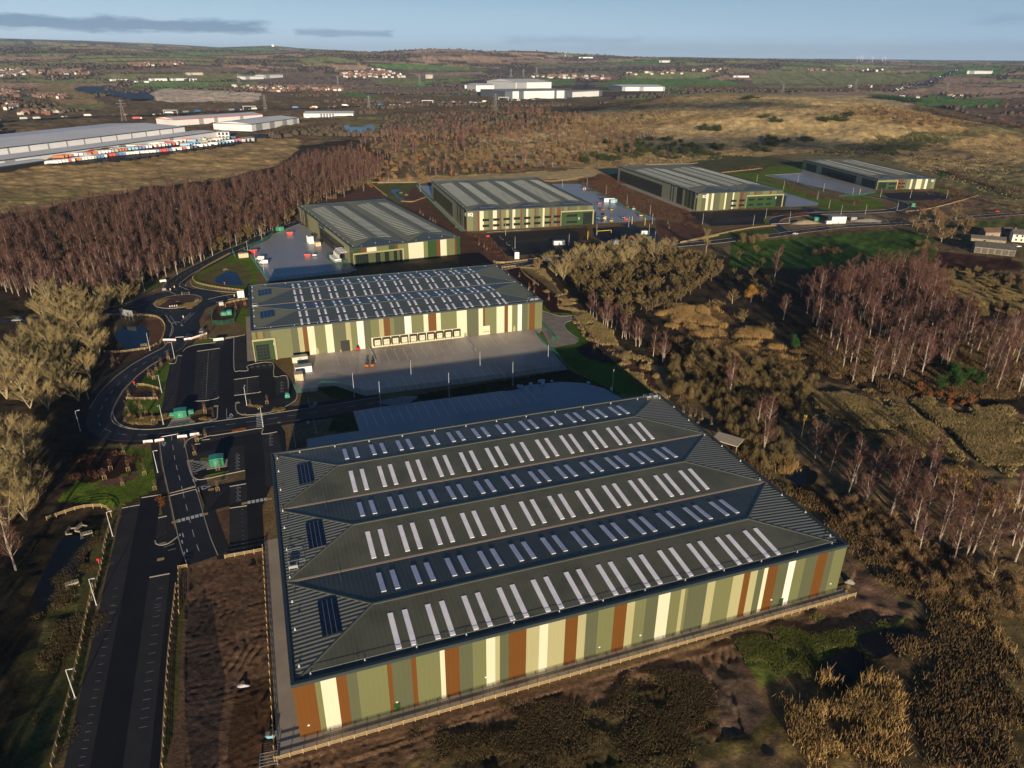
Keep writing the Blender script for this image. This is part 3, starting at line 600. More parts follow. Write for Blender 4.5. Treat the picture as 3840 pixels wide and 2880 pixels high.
# A: the near warehouse, three hipped spans
fa = stripes('a', 'c5', [(-1000, 'brown'),(328, 'olive'),(368, 'cream'),(475, 'brown'),(547, 'khaki'),(620, 'olive'),(828, 'brown'),(860, 'khaki'),(995, 'brown'),(1030, 'olive'),(1195, 'cream'),(1228, 'brown'),(1328, 'khaki'),(1422, 'olive'),(1517, 'cream'),(1580, 'pale'),(1612, 'khaki'),(1675, 'brown'),(1797, 'pale'),(1888, 'cream'),(1948, 'pale'),(2067, 'brown'),(2155, 'pale')])
fa += stripes('a', 'c6', [(0, 'khaki'),(62, 'olive'),(143, 'brown'),(207, 'pale'),(248, 'olive'),(305, 'khaki'),(367, 'cream'),(427, 'olive'),(482, 'pale'),(502, 'olive'),(517, 'khaki'),(615, 'pale'),(655, 'olive'),(745, 'pale'),(800, 'brown'),(833, 'pale'),(870, 'khaki'),(903, 'cream'),(923, 'brown'),(974, 'khaki'),(1027, 'white'),(1062, 'olive'),(1113, 'khaki'),(1175, 'brown'),(1225, 'khaki'),(1258, 'olive')])
stA = []
for i in range(3):
 for jx_ in range(12):
  for dx in (0,3.05):
   x = 20.0 + jx_ * 7.95 + dx
   y0 = .5 + i * 29.57
   stA.append((x, x + 1.1, y0 + 1.9, y0 + 11.2)); stA.append((x, x + 1.1, y0 + 18.2, y0 + 25.6))
hA = 13.7
hipz = lambda h, hip, rise: (lambda x, y: h + rise * (x - .5) / hip)
solA = [(6.6,10.5,.5 + i * 29.57 + 9.4,.5 + i * 29.57 + 20.0, hipz(hA, 17.1,1.55)) for i in range(3)]
ancA = [(3.5 + i * 10.2,1.6) for i in range(13)] + [(1.6,4 + i * 9.1) for i in range(10)] + [(127.5,4 + i * 9.1) for i in range(10)] + [(8 + i * 10.2,88.2) for i in range(12)]
rootA, roofA, szA = warehouse('a', 'nearest and largest warehouse, three hipped roof spans over a brown, cream and olive striped wall', 'x', 3,17.1,1.55, fa, [(0, 'sage'),(30, 'khaki'),(60, 'sage')], dict(strips=stA, solar=solA, anchors=ancA, cable=[((3.5,1.6, hA + .75),(126,1.6, hA + .75)),((5,88.2, hA + .6),(126,88.2, hA + .6)),((12.3,2, hA + .4),(12.3,88, hA + .4))]))
def door(root, x, w_, h_, mm, z0=0., y=-.06, name='door', light=True):
 q = MB(); q.box(x, x + w_, y, 0.02, z0, z0 + h_); d_ = q.build(name, mm, root)
 if light: MB().box(x + w_ / 2 - .2, x + w_ / 2 + .2,-.3,-.02, z0 + h_ + .35, z0 + h_ + .6).build('wall_light', M['white'], root)
 return d_
def xA(v, x): return frac_x('a', S(v, x, 0)[0])
for v_, x_, m_ in (('c5', 885, 'cladding_green'),('c6', 45, 'cladding_olive'),('c6', 975, 'cladding_green')):
 # door position read at the wall foot
 px_, py_ = S(v_, x_, {885: 1060,45: 625,975: 380}[x_]); lx, _ = W2L('a', *G(px_, py_))
 d_ = door(rootA, lx, 1.3,2.3, M[m_]); MB().box(lx + .15, lx + .25,-.14,-.06,1.0,1.15).build('handle', M['galv'], d_)
for px_, py_ in (S('c5', 300,1200), S('c5', 1515,880), S('c6', 262,560), S('c6', 915,375), S('c6', 1208,290)):
 lx, _ = W2L('a', *G(px_, py_)); MB().box(lx - .2, lx + .2,-.25,-.01,2.8,3.1).build('wall_light', M['white'], rootA)
# roof plant of A
def guard(parent, x0, x1, y0, y1, z, hh=1.1):
 q = MB()
 for a, b in (((x0, y0),(x1, y0)),((x1, y0),(x1, y1)),((x1, y1),(x0, y1)),((x0, y1),(x0, y0))):
  for zz in (hh * .5, hh): q.seg((a[0], a[1], z + zz),(b[0], b[1], z + zz),.06,.06)
  q.seg((a[0], a[1], z),(a[0], a[1], z + hh),.07,.07)
 return q.build('guard_rail', M['galv'], parent)
def plant(parent, x, y, z, sx=1.6, sy=1.2, hh=1.1):
 q = MB(); q.box(x - sx / 2, x + sx / 2, y - sy / 2, y + sy / 2, z + .3, z + hh, 0); q.box(x - sx * .3, x + sx * .3, y - sy * .3, y + sy * .3, z + hh, z + hh + .1,1)
 for a in (-.45,.45):
  for b in (-.45,.45): q.box(x + a * sx - .06, x + a * sx + .06, y + b * sy - .06, y + b * sy + .06, z, z + .3,0)
 return q.build('cooling_unit', [M['galv'], M['black']], parent)
guard(roofA, 1.6,5.2,35.8,40.4, hA + .1); plant(roofA, 2.6,34.6, hA + .2,2.0,1.4,1.0); plant(roofA, 126.6,87.6, hA + .1); plant(roofA, 124.2,87.8, hA + .1); guard(roofA, 122.9,128,86.2,88.9, hA)
# B: second warehouse with the loading docks
fb = stripes('b', 'b2', [(-1000, 'olive'),(130, 'brown'),(145, 'olive'),(178, 'brown'),(192, 'khaki'),(230, 'olive'),(360, 'khaki'),(405, 'pale'),(437, 'brown'),(467, 'cream'),(512, 'olive'),(583, 'cream'),(630, 'khaki'),(715, 'pale'),(747, 'olive'),(788, 'white'),(832, 'khaki'),(877, 'olive'),(932, 'pale'),(962, 'brown'),(1003, 'olive'),(1030, 'khaki'),(1098, 'white'),(1142, 'olive'),(1222, 'cream'),(1252, 'brown'),(1305, 'cream'),(1333, 'olive'),(1438, 'cream'),(1503, 'khaki'),(1580, 'cream'),(1608, 'brown'),(1622, 'olive'),(1697, 'cream'),(1748, 'brown'),(1772, 'cream'),(1798, 'olive'),(1835, 'white'),(1862, 'khaki'),(1900, 'olive'),(1910, 'brown'),(1947, 'olive')])
stB = []
for i in range(2):
 for j_ in range(12):
  for dx in (0,2.9):
   x = 20.6 + j_ * 8.28 + dx; y0 = .5 + i * 34.5
   for a, b in ((1.5,7.2),(10.2,15.4),(19.9,24.2),(26.7,30.6)): stB.append((x, x + .95, y0 + a, y0 + b))
solB = [(4.2,10.2,.5 + i * 34.5 + 14.2,.5 + i * 34.5 + 23.2, hipz(13.7,20,1.75)) for i in range(2)]
rootB, roofB, szB = warehouse('b', 'warehouse with ten loading docks in its striped front wall, facing a marked yard', 'x', 2,20.0,1.75, fb, [(0, 'olive')], dict(strips=stB, solar=solB, anchors=[(8 + i * 9.8,1.5) for i in range(13)] + [(1.6,5 + i * 10) for i in range(7)] + [(8 + i * 9.8,68.6) for i in range(13)] + [(131.3,5 + i * 10) for i in range(7)], cable=[((3,1.5,14.4),(130,1.5,14.4))]),('roof_x2', 'roof_y2'))
q = MB(); q.box(50.0,92.2,-.35,0,4.1,4.9,0); q.box(50.0,50.6,-.35,0,0,4.1,0); q.box(91.6,92.2,-.35,0,0,4.1,0); q.box(50.6,91.6,-.3,0,0,1.1,0); q.build('dock_surround', M['cladding_cream'], rootB)
dk = MB(); dk.box(-1.75,-1.35,-1.3,-.36,.9,4.6,0).box(1.35,1.75,-1.3,-.36,.9,4.6,0).box(-1.35,1.35,-1.3,-.36,3.9,4.6,0); dkm = dk.mesh('dock_shelter', M['black'])
dp = MB().box(-1.35,1.35,-.42,-.36,1.1,3.9).mesh('dock_door', M['cladding_cream']); dw = MB().box(-.75,-.25,-.46,-.42,2.5,2.75).mesh('vision_panel', M['black'])
dl = MB().box(-1.2,1.2,-.9,-.31,.7,1.08).box(-1.25,-.95,-1.05,-.9,.5,1.0,1).box(.95,1.25,-1.05,-.9,.5,1.0,1).mesh('dock_leveller', [M['galv'], M['yellow']])
for i in range(10):
 x = 52.6 + i * 4.13; s_ = put('dock_shelter', dkm, rootB, (x, 0,0)); put('dock_leveller', dl, rootB, (x, 0,0)); d_ = put('dock_door', dp, rootB, (x, 0,0)); put('vision_panel', dw, d_); put('vision_panel', dw, d_, (1.0,0,0))
d_ = door(rootB, 102.6,3.7,4.4, M['cladding_cream'], light=False, name='roller_door')
for a in (.5,1.5,2.5): MB().box(102.6 + a, 103.3 + a, -.1,-.06,1.3,1.6).build('vision_panel', M['black'], d_)
d_ = door(rootB, 36.4,4.0,5.0, M['black'], light=False, name='roller_door')
for x in (36.0,40.7): MB().box(x, x + .25,-1.1,-.85,0,1.3).build('bollard', M['yellow'], rootB)
for x in (25.5,70,118): door(rootB, x if x != 70 else 93.6,1.2,2.2, M['cladding_pale'])
def office(root, x0, x1, h0, frame, inner, winds, wt=.9, gl=None):
 """recessed-looking office bay: pale frame standing proud, darker cladding and glazing inside"""
 q = MB(); q.box(x0, x1,-.9,0, h0 - wt, h0,0); q.box(x1 - wt, x1,-.9,0,0, h0 - wt, 0); q.box(x0, x0 + wt * .4,-.9,0,0, h0 - wt, 0); q.build('office_frame', frame, root)
 MB().box(x0 + wt * .4, x1 - wt, -.12,0,0, h0 - wt).build('office_wall', inner, root)
 for a, b, z0, z1 in winds:
  f_ = MB(); f_.box(a, b, -.2,-.12, z0, z1).build('window', M['glass'], root)
  wf = MB(); nx_ = max(2, int((b - a) / 1.1)); nz_ = max(1, int((z1 - z0) / 1.4))
  for i in range(nx_ + 1): xx = a + (b - a) * i / nx_; wf.box(xx - .04, xx + .04,-.26,-.2, z0, z1)
  for i in range(nz_ + 1): zz = z0 + (z1 - z0) * i / nz_; wf.box(a, b, -.255,-.205, zz - .04, zz + .04)
  wf.build('window_frame', M['cladding_charcoal'], root)
office(rootB, -.3,9.2,10.2, M['cladding_pale'], M['cladding_green'], [(.9,6.2,.3,7.4)])
guard(roofB, 127,132,1.0,4.2,13.8); plant(roofB, 128.4,2.6,13.8); plant(roofB, 130.6,2.6,13.8); guard(roofB, 1,3.6,32.6,35.4,13.8); plant(roofB, 2.2,34,13.8,1.6,1.0,.8)
# C: warehouse with the dark loading wall and the green striped gable
fc_ = stripes('c', 'a4', [(-1000, 'green'),(1000, 'redbrown'),(1050, 'cream'),(1130, 'olive'),(1232, 'green'),(1283, 'redbrown'),(1308, 'olive'),(1395, 'cream'),(1520, 'olive'),(1555, 'green'),(1628, 'redbrown'),(1660, 'cream'),(1712, 'olive'),(1780, 'redbrown'),(1794, 'green')])
lc_ = [(0, 'olive'),(4, 'khaki'),(7, 'olive'),(9, 'pale'),(30, 'pale'),(100, 'pale'),(125, 'olive'),(130, 'charcoal'),(133, 'olive'),(137, 'cream'),(139, 'charcoal'),(142, 'pale'),(146, 'charcoal'),(149, 'cream'),(152, 'olive')]  # long side in pale cladding to stand in for sun along it
stC = []
for i in range(26):
 y = 19 + i * 4.55
 for x0, x1 in ((5.6,15.2),(22,31),(42,51.2),(58.6,67)): stC.append((x0, x1, y, y + 1.15))
rootC, roofC, szC = warehouse('c', 'warehouse with dark green stripes and large grey ducts on the wall beside white vans', 'y', 2,16.6,1.9, fc_, lc_, dict(strips=stC, anchors=[(1.5,6 + i * 11) for i in range(14)] + [(6 + i * 9,1.5) for i in range(8)]),('roof_x2', 'roof_y2'))
MB().box(-.12,.02,22,88,0,8.8).build('loading_wall', M['cladding_charcoal'], rootC)
for i in range(9):
 y = 46 + i * 4.4; s_ = MB().box(-1.2,-.12, y - 1.7, y + 1.7,.9,4.5,0).build('dock_shelter', M['black'], rootC)
office(rootC, -.4,32.5,8.9, M['cladding_pale'], M['cladding_dkolive'], [(1.2,9.2,.4,7.6),(14,17,.4,7.6),(20,22.8,.4,7.6),(26,28.2,.4,7.6),(30,31.4,.4,7.6)], wt=.8)
MB().box(-.5,-.12,72,88,7.8,11.0,0).box(-.6,-.5,73.0,76.5,8.6,10.2,1).box(-.6,-.5,78,86,9.1,9.9,2).build('wall_sign', [M['cladding_charcoal'], M['kiosk'], M['lblue']], rootC)
for i in range(4):     # grey ducts looping from the wall down to the chillers
 y = 27 - i * 3.6; MB().tube([(0, y, 6.2),(-4.2, y, 6.2),(-5.4, y, 4.8),(-5.4, y, 2.2)], .8,8).build('duct', M['galv'], rootC)
for i in range(4):
 y = 27 - i * 3.6; MB().box(-8.6,-4.2, y - 1.4, y + 1.4,.3,2.4,0).box(-8.2,-4.6, y - 1.1, y + 1.1,2.4,2.6,1).build('chiller', [M['white'], M['galv']], rootC)
q = MB()
for a, b in (((-10,12),(-10,32)),((-10,32),(-1,32)),((-10,12),(-1,12))):
 for z in (.3,1.1,1.9): q.seg((*a, z),(*b, z),.05,.3)
q.build('compound_fence', M['gwire'], rootC)
# D, E, F: the three farther warehouses
fd = stripes('d', 'a5', [(-1000, 'olive'),(505, 'khaki'),(535, 'redbrown'),(550, 'cream'),(578, 'olive'),(610, 'khaki'),(642, 'cream'),(670, 'khaki'),(690, 'redbrown'),(700, 'olive'),(733, 'pale'),(752, 'khaki'),(778, 'cream'),(797, 'olive'),(833, 'redbrown'),(843, 'khaki'),(873, 'cream'),(887, 'olive'),(930, 'redbrown'),(940, 'khaki'),(960, 'olive'),(988, 'cream'),(1000, 'olive'),(1035, 'redbrown'),(1050, 'khaki'),(1075, 'olive'),(1085, 'redbrown'),(1110, 'khaki'),(1135, 'olive'),(1160, 'redbrown'),(1170, 'khaki'),(1225, 'olive'),(1245, 'khaki'),(1300, 'olive')])
ldE = [(0, 'olive'),(4, 'redbrown'),(7, 'olive'),(11, 'cream'),(14, 'khaki'),(17, 'pale'),(21, 'charcoal'),(25, 'pale'),(31, 'charcoal'),(34, 'pale'),(40, 'sage'),(144, 'sage')]
stD = []
for i in range(25):
 y = 19 + i * 4.35
 for c_ in range(3):
  x0 = .5 + c_ * 33.83; stD.append((x0 + 3.4, x0 + 13.6, y, y + 1.2)); stD.append((x0 + 20.2, x0 + 29.6, y, y + 1.2))
hy = lambda h, hip, rise: (lambda x, y: h + rise * (y - .5) / hip)
rootD, roofD, _ = warehouse('d', 'warehouse with three roof spans and rows of office windows facing a black car park', 'y', 3,15.2,2.0, fd, ldE, dict(strips=stD, solar=[(.5 + c * 33.83 + 11,.5 + c * 33.83 + 23,3.2,8.6, hy(14.9,15.2,2.0)) for c in range(3)], anchors=[(1.4,6 + i * 12) for i in range(12)]),('roof_x2', 'roof_y2'))
MB().box(-.12,.02,52,140,0,11.5).build('loading_wall', M['cladding_dkolive'], rootD)
for px_ in (570,643,716,786,858,928,1000,1065):
 a = frac_x('d', S('a5', px_, 0)[0]); b = frac_x('d', S('a5', px_ + 45,0)[0])
 for z in (2.2,6.6):
  w_ = MB().box(a, b, -.15,0, z, z + 1.7).build('window', M['glass'], rootD); MB().box(a - .2, b + .2,-.6,0, z + 1.7, z + 1.95).build('sun_shade', M['cladding_charcoal'], w_)
xo = frac_x('d', S('a5', 1112,0)[0]); office(rootD, xo, 103.2,11.6, M['cladding_pale'], M['cladding_green'], [(xo + 5, xo + 14,1.6,3.4),(xo + 5, xo + 14,6.6,8.6),(xo + 19, xo + 30,.3,9.4),(xo + 34, xo + 37,1.6,3.4),(xo + 34, xo + 37,6.6,8.6)], wt=1.0)
fe = stripes('e', 'a6', [(-1000, 'olive'),(545, 'khaki'),(567, 'cream'),(580, 'olive'),(595, 'cream'),(607, 'khaki'),(640, 'olive'),(665, 'cream'),(673, 'khaki'),(705, 'cream'),(712, 'olive'),(742, 'redbrown'),(760, 'khaki'),(790, 'olive'),(815, 'redbrown'),(825, 'khaki'),(860, 'olive'),(895, 'redbrown'),(905, 'olive'),(930, 'khaki')])
stE = []
for i in range(27):
 y = 29 + i * 4.2
 for c_ in range(2):
  x0 = .5 + c_ * 41.95
  for a, b in ((4,10.5),(12.5,18.5),(23.5,29),(31.5,37)): stE.append((x0 + a, x0 + b, y, y + 1.5))
rootE, roofE, _ = warehouse('e', 'warehouse with a long dark recess and pale path along its grey side wall', 'y', 2,20,2.4, fe, [(0, 'olive'),(3, 'cream'),(5, 'charcoal'),(9, 'olive'),(13, 'charcoal'),(16, 'olive'),(19, 'khaki'),(23, 'sage'),(27, 'charcoal'),(38, 'sage'),(44, 'charcoal'),(46, 'sage'),(49, 'charcoal'),(51, 'sage')], dict(strips=stE, solar=[(34,44,3,8, hy(14.7,20,2.4))], anchors=[(1.4,6 + i * 14) for i in range(12)]),('roof_x2', 'roof_y2'))
MB().box(-.12,.02,68,168,0,11.4).build('loading_wall', M['cladding_charcoal'], rootE)
xo = frac_x('e', S('a6', 776,0)[0])
for px_ in (700,742):
 a = frac_x('e', S('a6', px_, 0)[0]); b = frac_x('e', S('a6', px_ + 28,0)[0])
 for z in (2.0,6.2): MB().box(a, b, -.15,0, z, z + 1.8).build('window', M['glass'], rootE)
office(rootE, xo, 85.6,11.4, M['cladding_pale'], M['cladding_green'], [(xo + 3, xo + 8.5,2,3.8),(xo + 3, xo + 8.5,6.6,8.4),(xo + 12, xo + 18,2,3.8),(xo + 12, xo + 18,6.6,8.4),(xo + 21, xo + 26,2,3.8),(xo + 21, xo + 26,6.6,8.4),(xo + 31, xo + 41,.3,9.6)], wt=1.0)
ff_ = stripes('f', 'a6', [(-1000, 'green'),(1500, 'khaki'),(1530, 'redbrown'),(1545, 'olive'),(1562, 'redbrown'),(1590, 'khaki'),(1610, 'olive'),(1628, 'cream'),(1638, 'khaki'),(1658, 'cream'),(1686, 'olive'),(1704, 'white'),(1716, 'khaki'),(1738, 'olive')])
stF = []
for i in range(22):
 y = 24 + i * 5.2
 for x0, x1 in ((5,13.5),(38,46)): stF.append((x0, x1, y, y + 1.6)); stF.append((x0 + 11, x0 + 18, y, y + 1.6))
rootF, roofF, _ = warehouse('f', 'smallest and farthest striped warehouse, docks on its side wall facing an empty pale yard', 'y', 2,18,2.0, ff_, [(0, 'sage'),(30, 'sage'),(146, 'sage')], dict(strips=stF, solar=[(8,16,3,8, hy(10.3,18,2.0)),(46,54,3,8, hy(10.3,18,2.0))], anchors=[(1.4,6 + i * 14) for i in range(10)]),('roof_x2', 'roof_y2'))
for a, b in ((3,27),(38,108),(120,144)): MB().box(-.12,.02, a, b, 0,8.0).build('loading_wall', M['cladding_charcoal'], rootF)
for i in range(12):
 y = 46 + i * 4.2; MB().box(-1.4,-.12, y - 1.6, y + 1.6,.9,4.6).build('dock_shelter', M['black'], rootF)
xo = frac_x('f', S('a6', 1560,0)[0]); office(rootF, -.4, xo, 9.0, M['cladding_pale'], M['cladding_green'], [(2,10,.4,6.8),(13, xo - 2,.4,2.6),(13, xo - 2,4.6,6.6)], wt=.9)
for px_ in (1566,1586):
 a = frac_x('f', S('a6', px_, 0)[0])
 for z in (1.6,5.0): MB().box(a, a + 3,-.15,0, z, z + 1.5).build('window', M['glass'], rootF)
def lettering(root, txt, x, z, size, y=-.12):
 cu = bpy.data.curves.new('lettering', 'FONT'); cu.body = txt; cu.size = size; cu.extrude = .05; cu.offset = size * .03
 o = bpy.data.objects.new('tmp_text', cu); COL.objects.link(o); bpy.context.view_layer.update()
 me = bpy.data.meshes.new_from_object(o); bpy.data.objects.remove(o); me.materials.clear(); me.materials.append(M['white'])
 t = put('lettering', me, root, (x, y, z)); t.rotation_euler = (pi / 2,0,0); return t
lettering(rootD, 'EQ', .8,11.2,3.2); lettering(rootE, 'EQ', 4.6,11.0,3.0); lettering(rootF, 'EQ', 59.5,7.4,2.4); lettering(rootE, '3', 76.8,7.4,2.6,-1.0); lettering(rootD, '2', 90,4.6,2.2,-1.0); lettering(rootB, '1', 7.9,6.6,1.6,-.2)
for r_, D_ in ((rootD, 6.2),(rootE, 3.2)):
 t = lettering(r_, 'EQ', 0,10.8,3.0); t.location = (-.12, D_, 10.8); t.rotation_euler = (pi / 2,0,-pi / 2)
# ------------------------------------------------------------ roads, yards, kerbs, paint, ponds (all lying on the flat estate ground)
def smooth(pts, n=6, closed=False):
 P = [Vector((*p[:2], 0)) for p in pts]; out = []; N = len(P)
 for i in range(N if closed else N - 1):
  p0 = P[(i - 1) % N] if closed or i > 0 else P[0]; p1 = P[i]; p2 = P[(i + 1) % N]; p3 = P[(i + 2) % N] if closed or i < N - 2 else P[-1]
  for j in range(n):
   t = j / n; out.append(tuple((.5 * ((2 * p1) + (p2 - p0) * t + (2 * p0 - 5 * p1 + 4 * p2 - p3) * t * t + (3 * p1 - p0 - 3 * p2 + p3) * t ** 3))[:2]))
 if not closed: out.append(tuple(P[-1][:2]))
 return out
def offs(pts, d):
 out = []
 for i, p in enumerate(pts):
  a = Vector(pts[max(i - 1,0)]); b = Vector(pts[min(i + 1, len(pts) - 1)]); t = (b - a).normalized(); out.append((p[0] - t.y * d, p[1] + t.x * d))
 return out
def ribbon(mb, pts, w_, z, m=0, c=0.0, follow=False):
 L_, R_ = offs(pts, c + w_ / 2), offs(pts, c - w_ / 2)
 for i in range(len(pts) - 1):
  zz = [(z + (TH(*q) if follow else 0)) for q in (R_[i], R_[i + 1], L_[i + 1], L_[i])]
  mb.quad((*R_[i], zz[0]),(*R_[i + 1], zz[1]),(*L_[i + 1], zz[2]),(*L_[i], zz[3]), m)
def wallrib(mb, pts, w_, z0, z1, m=0, c=0.):
 L_, R_ = offs(pts, c + w_ / 2), offs(pts, c - w_ / 2)
 for i in range(len(pts) - 1):
  a, b, c_, d = R_[i], R_[i + 1], L_[i + 1], L_[i]
  mb.quad((*a, z1),(*b, z1),(*c_, z1),(*d, z1), m); mb.quad((*a, z0),(*b, z0),(*b, z1),(*a, z1), m); mb.quad((*c_, z0),(*d, z0),(*d, z1),(*c_, z1), m)
def dashes(mb, pts, on, off, w_, z, c=0., m=0):
 acc = 0.; seg = []; P = offs(pts, c) if c else pts; fine = []
 for i in range(len(P) - 1):
  a, b = Vector(P[i]), Vector(P[i + 1]); n = max(1, int((b - a).length / .5))
  for j in range(n): fine.append(tuple(a + (b - a) * (j / n)))
 d = 0.
 for i in range(len(fine) - 1):
  a, b = fine[i], fine[i + 1]; l = math.dist(a, b)
  if d % (on + off) < on: seg.append(a)
  else:
   if len(seg) > 1: ribbon(mb, seg, w_, z, m)
   seg = []
  d += l
 if len(seg) > 1: ribbon(mb, seg, w_, z, m)
from mathutils.geometry import tessellate_polygon
def flat(mb, pts, z, m=0):
 pts = [tuple(p[:2]) for p in pts]
 a = sum(pts[i][0] * pts[(i + 1) % len(pts)][1] - pts[(i + 1) % len(pts)][0] * pts[i][1] for i in range(len(pts)))
 if a < 0: pts = pts[::-1]
 n = len(mb.v); mb.v += [(x, y, z) for x, y in pts]
 for t in tessellate_polygon([[Vector((x, y, 0)) for x, y in pts]]):
  i, j, k = t; p, q, r = pts[i], pts[j], pts[k]
  if (q[0] - p[0]) * (r[1] - p[1]) - (r[0] - p[0]) * (q[1] - p[1]) < 0: j, k = k, j
  mb.f.append((n + i, n + j, n + k)); mb.m.append(m)
 return mb
RBT = (-179.5,365.0)
def circ(c, r, n=48, a0=0, a1=2 * pi): return [(c[0] + r * cos(a0 + (a1 - a0) * i / n), c[1] + r * sin(a0 + (a1 - a0) * i / n)) for i in range(n + 1)]
south = smooth([(-173,345)] + PG('b1', [(1575,740),(1560,820),(1500,920),(1440,958),(1360,1000),(1290,1040),(1215,1085),(1155,1130),(1095,1175),(1040,1230),(980,1290)]) + PG('b3', [(352,625),(320,675),(287,740),(264,800),(264,845),(293,888),(360,924),(460,948),(590,955),(750,947),(900,930),(1120,898),(1255,880),(1390,862),(1520,845),(1700,818),(1900,788),(2100,760),(2211,742)]) + PG('b4', [(300,650),(420,628),(560,606)]),5)
sroad = smooth(PG('b3', [(868,960),(885,1080),(905,1190),(940,1330),(965,1430)]) + PG('b5', [(1375,480),(1405,600),(1440,740),(1480,880),(1530,1010)]),5)
north = smooth([(-183,380)] + PG('b1', [(1480,400),(1540,335),(1620,280),(1720,228),(1830,172),(1960,105),(2100,50),(2200,12)]) + PG('a4', [(130,655),(290,590),(400,545),(470,522),(500,512)]),5)
west = smooth([(-195,360)] + PG('b1', [(1150,580),(1000,615),(800,640),(480,672),(250,690),(0,705),(-200,716)]),5)
east = smooth([(-162,366)] + PG('b1', [(2000,490),(2160,490)]) + [L2W('b', 40,84), L2W('b', 100,96), L2W('b', 122,104)] + PG('a5', [(760,735),(900,712),(1000,698),(1180,668),(1400,640),(1700,610),(1980,583),(2211,562)]) + PG('a6', [(700,482),(900,462),(1000,448),(1120,432),(1300,412),(1600,397),(1860,372),(2211,345),(2500,325)]),5)
sqa = smooth(PG('a5', [(1700,600),(1740,560),(1730,510),(1640,480),(1560,440)]),5)
est = smooth(PG('a6', [(985,452),(940,420),(915,395),(935,372),(1010,358),(1150,346),(1300,342),(1450,336),(1550,325),(1590,308),(1565,288),(1480,266),(1390,252)]),5)
est2 = smooth(PG('a6', [(1400,338),(1300,345),(1190,335),(1120,322),(1060,318)]),5)
rd_ = MB()
for p_, w__ in ((south, 8.2),(sroad, 7.4),(north, 8.4),(west, 8.0),(east, 8.2),(est, 8.5),(est2,9),(sqa, 9)): ribbon(rd_, p_, w__, .040 + .004 * random.random())
flat(rd_, circ(RBT, 22.5),.055)
flat(rd_, PG('b1', [(1330,640),(1480,640),(1420,520),(1200,560)]),.048); flat(rd_, PG('b1', [(1430,600),(1790,570),(1720,700),(1640,880),(1420,900),(1440,740)]),.036)
struct('road', rd_, M['asph2'], 'asphalt roads of the estate meeting at a roundabout')
ft = MB()
for p_, c_, w__ in ((south, 6.3,3.2),(south, -5.6,2.2),(sroad, 5.9,2.6),(sroad, -5.4,2.2),(north, -5.9,2.4),(east, 5.8,2.4)): ribbon(ft, p_, w__, .020 + .003 * random.random(),0, c_)
flat(ft, PG('b3', [(1410,700),(1450,680),(1850,650),(1900,600),(1905,655),(1840,720),(1700,775),(1500,785),(1420,760)]),.05)
flat(ft, PG('b5', [(1395,160),(1430,105),(1500,75),(1470,100),(1445,200),(1500,265),(1410,262)]),.05)
flat(ft, PG('b5', [(1560,500),(1600,470),(1740,440),(1560,640),(1590,660),(1690,1000),(1640,1005),(1530,660)]),.045)
flat(ft, PG('b5', [(1160,850),(1330,770),(1340,840),(1230,890),(1180,880)]),.05); flat(ft, PG('b5', [(1330,420),(1280,420),(1340,780),(1310,830),(1370,800)]),.046)
struct('footway', ft, M['foot'], 'dark footways beside the estate roads')
isl = MB(); flat(isl, circ(RBT, 11.6,40),.16); wallrib(isl, circ(RBT, 11.9,40),.5,0,.18,1)
struct('roundabout_island', isl, [M['island'] if 'island' in M else M['mulch'], M['kerb']], 'planted roundabout island with a pale kerb')
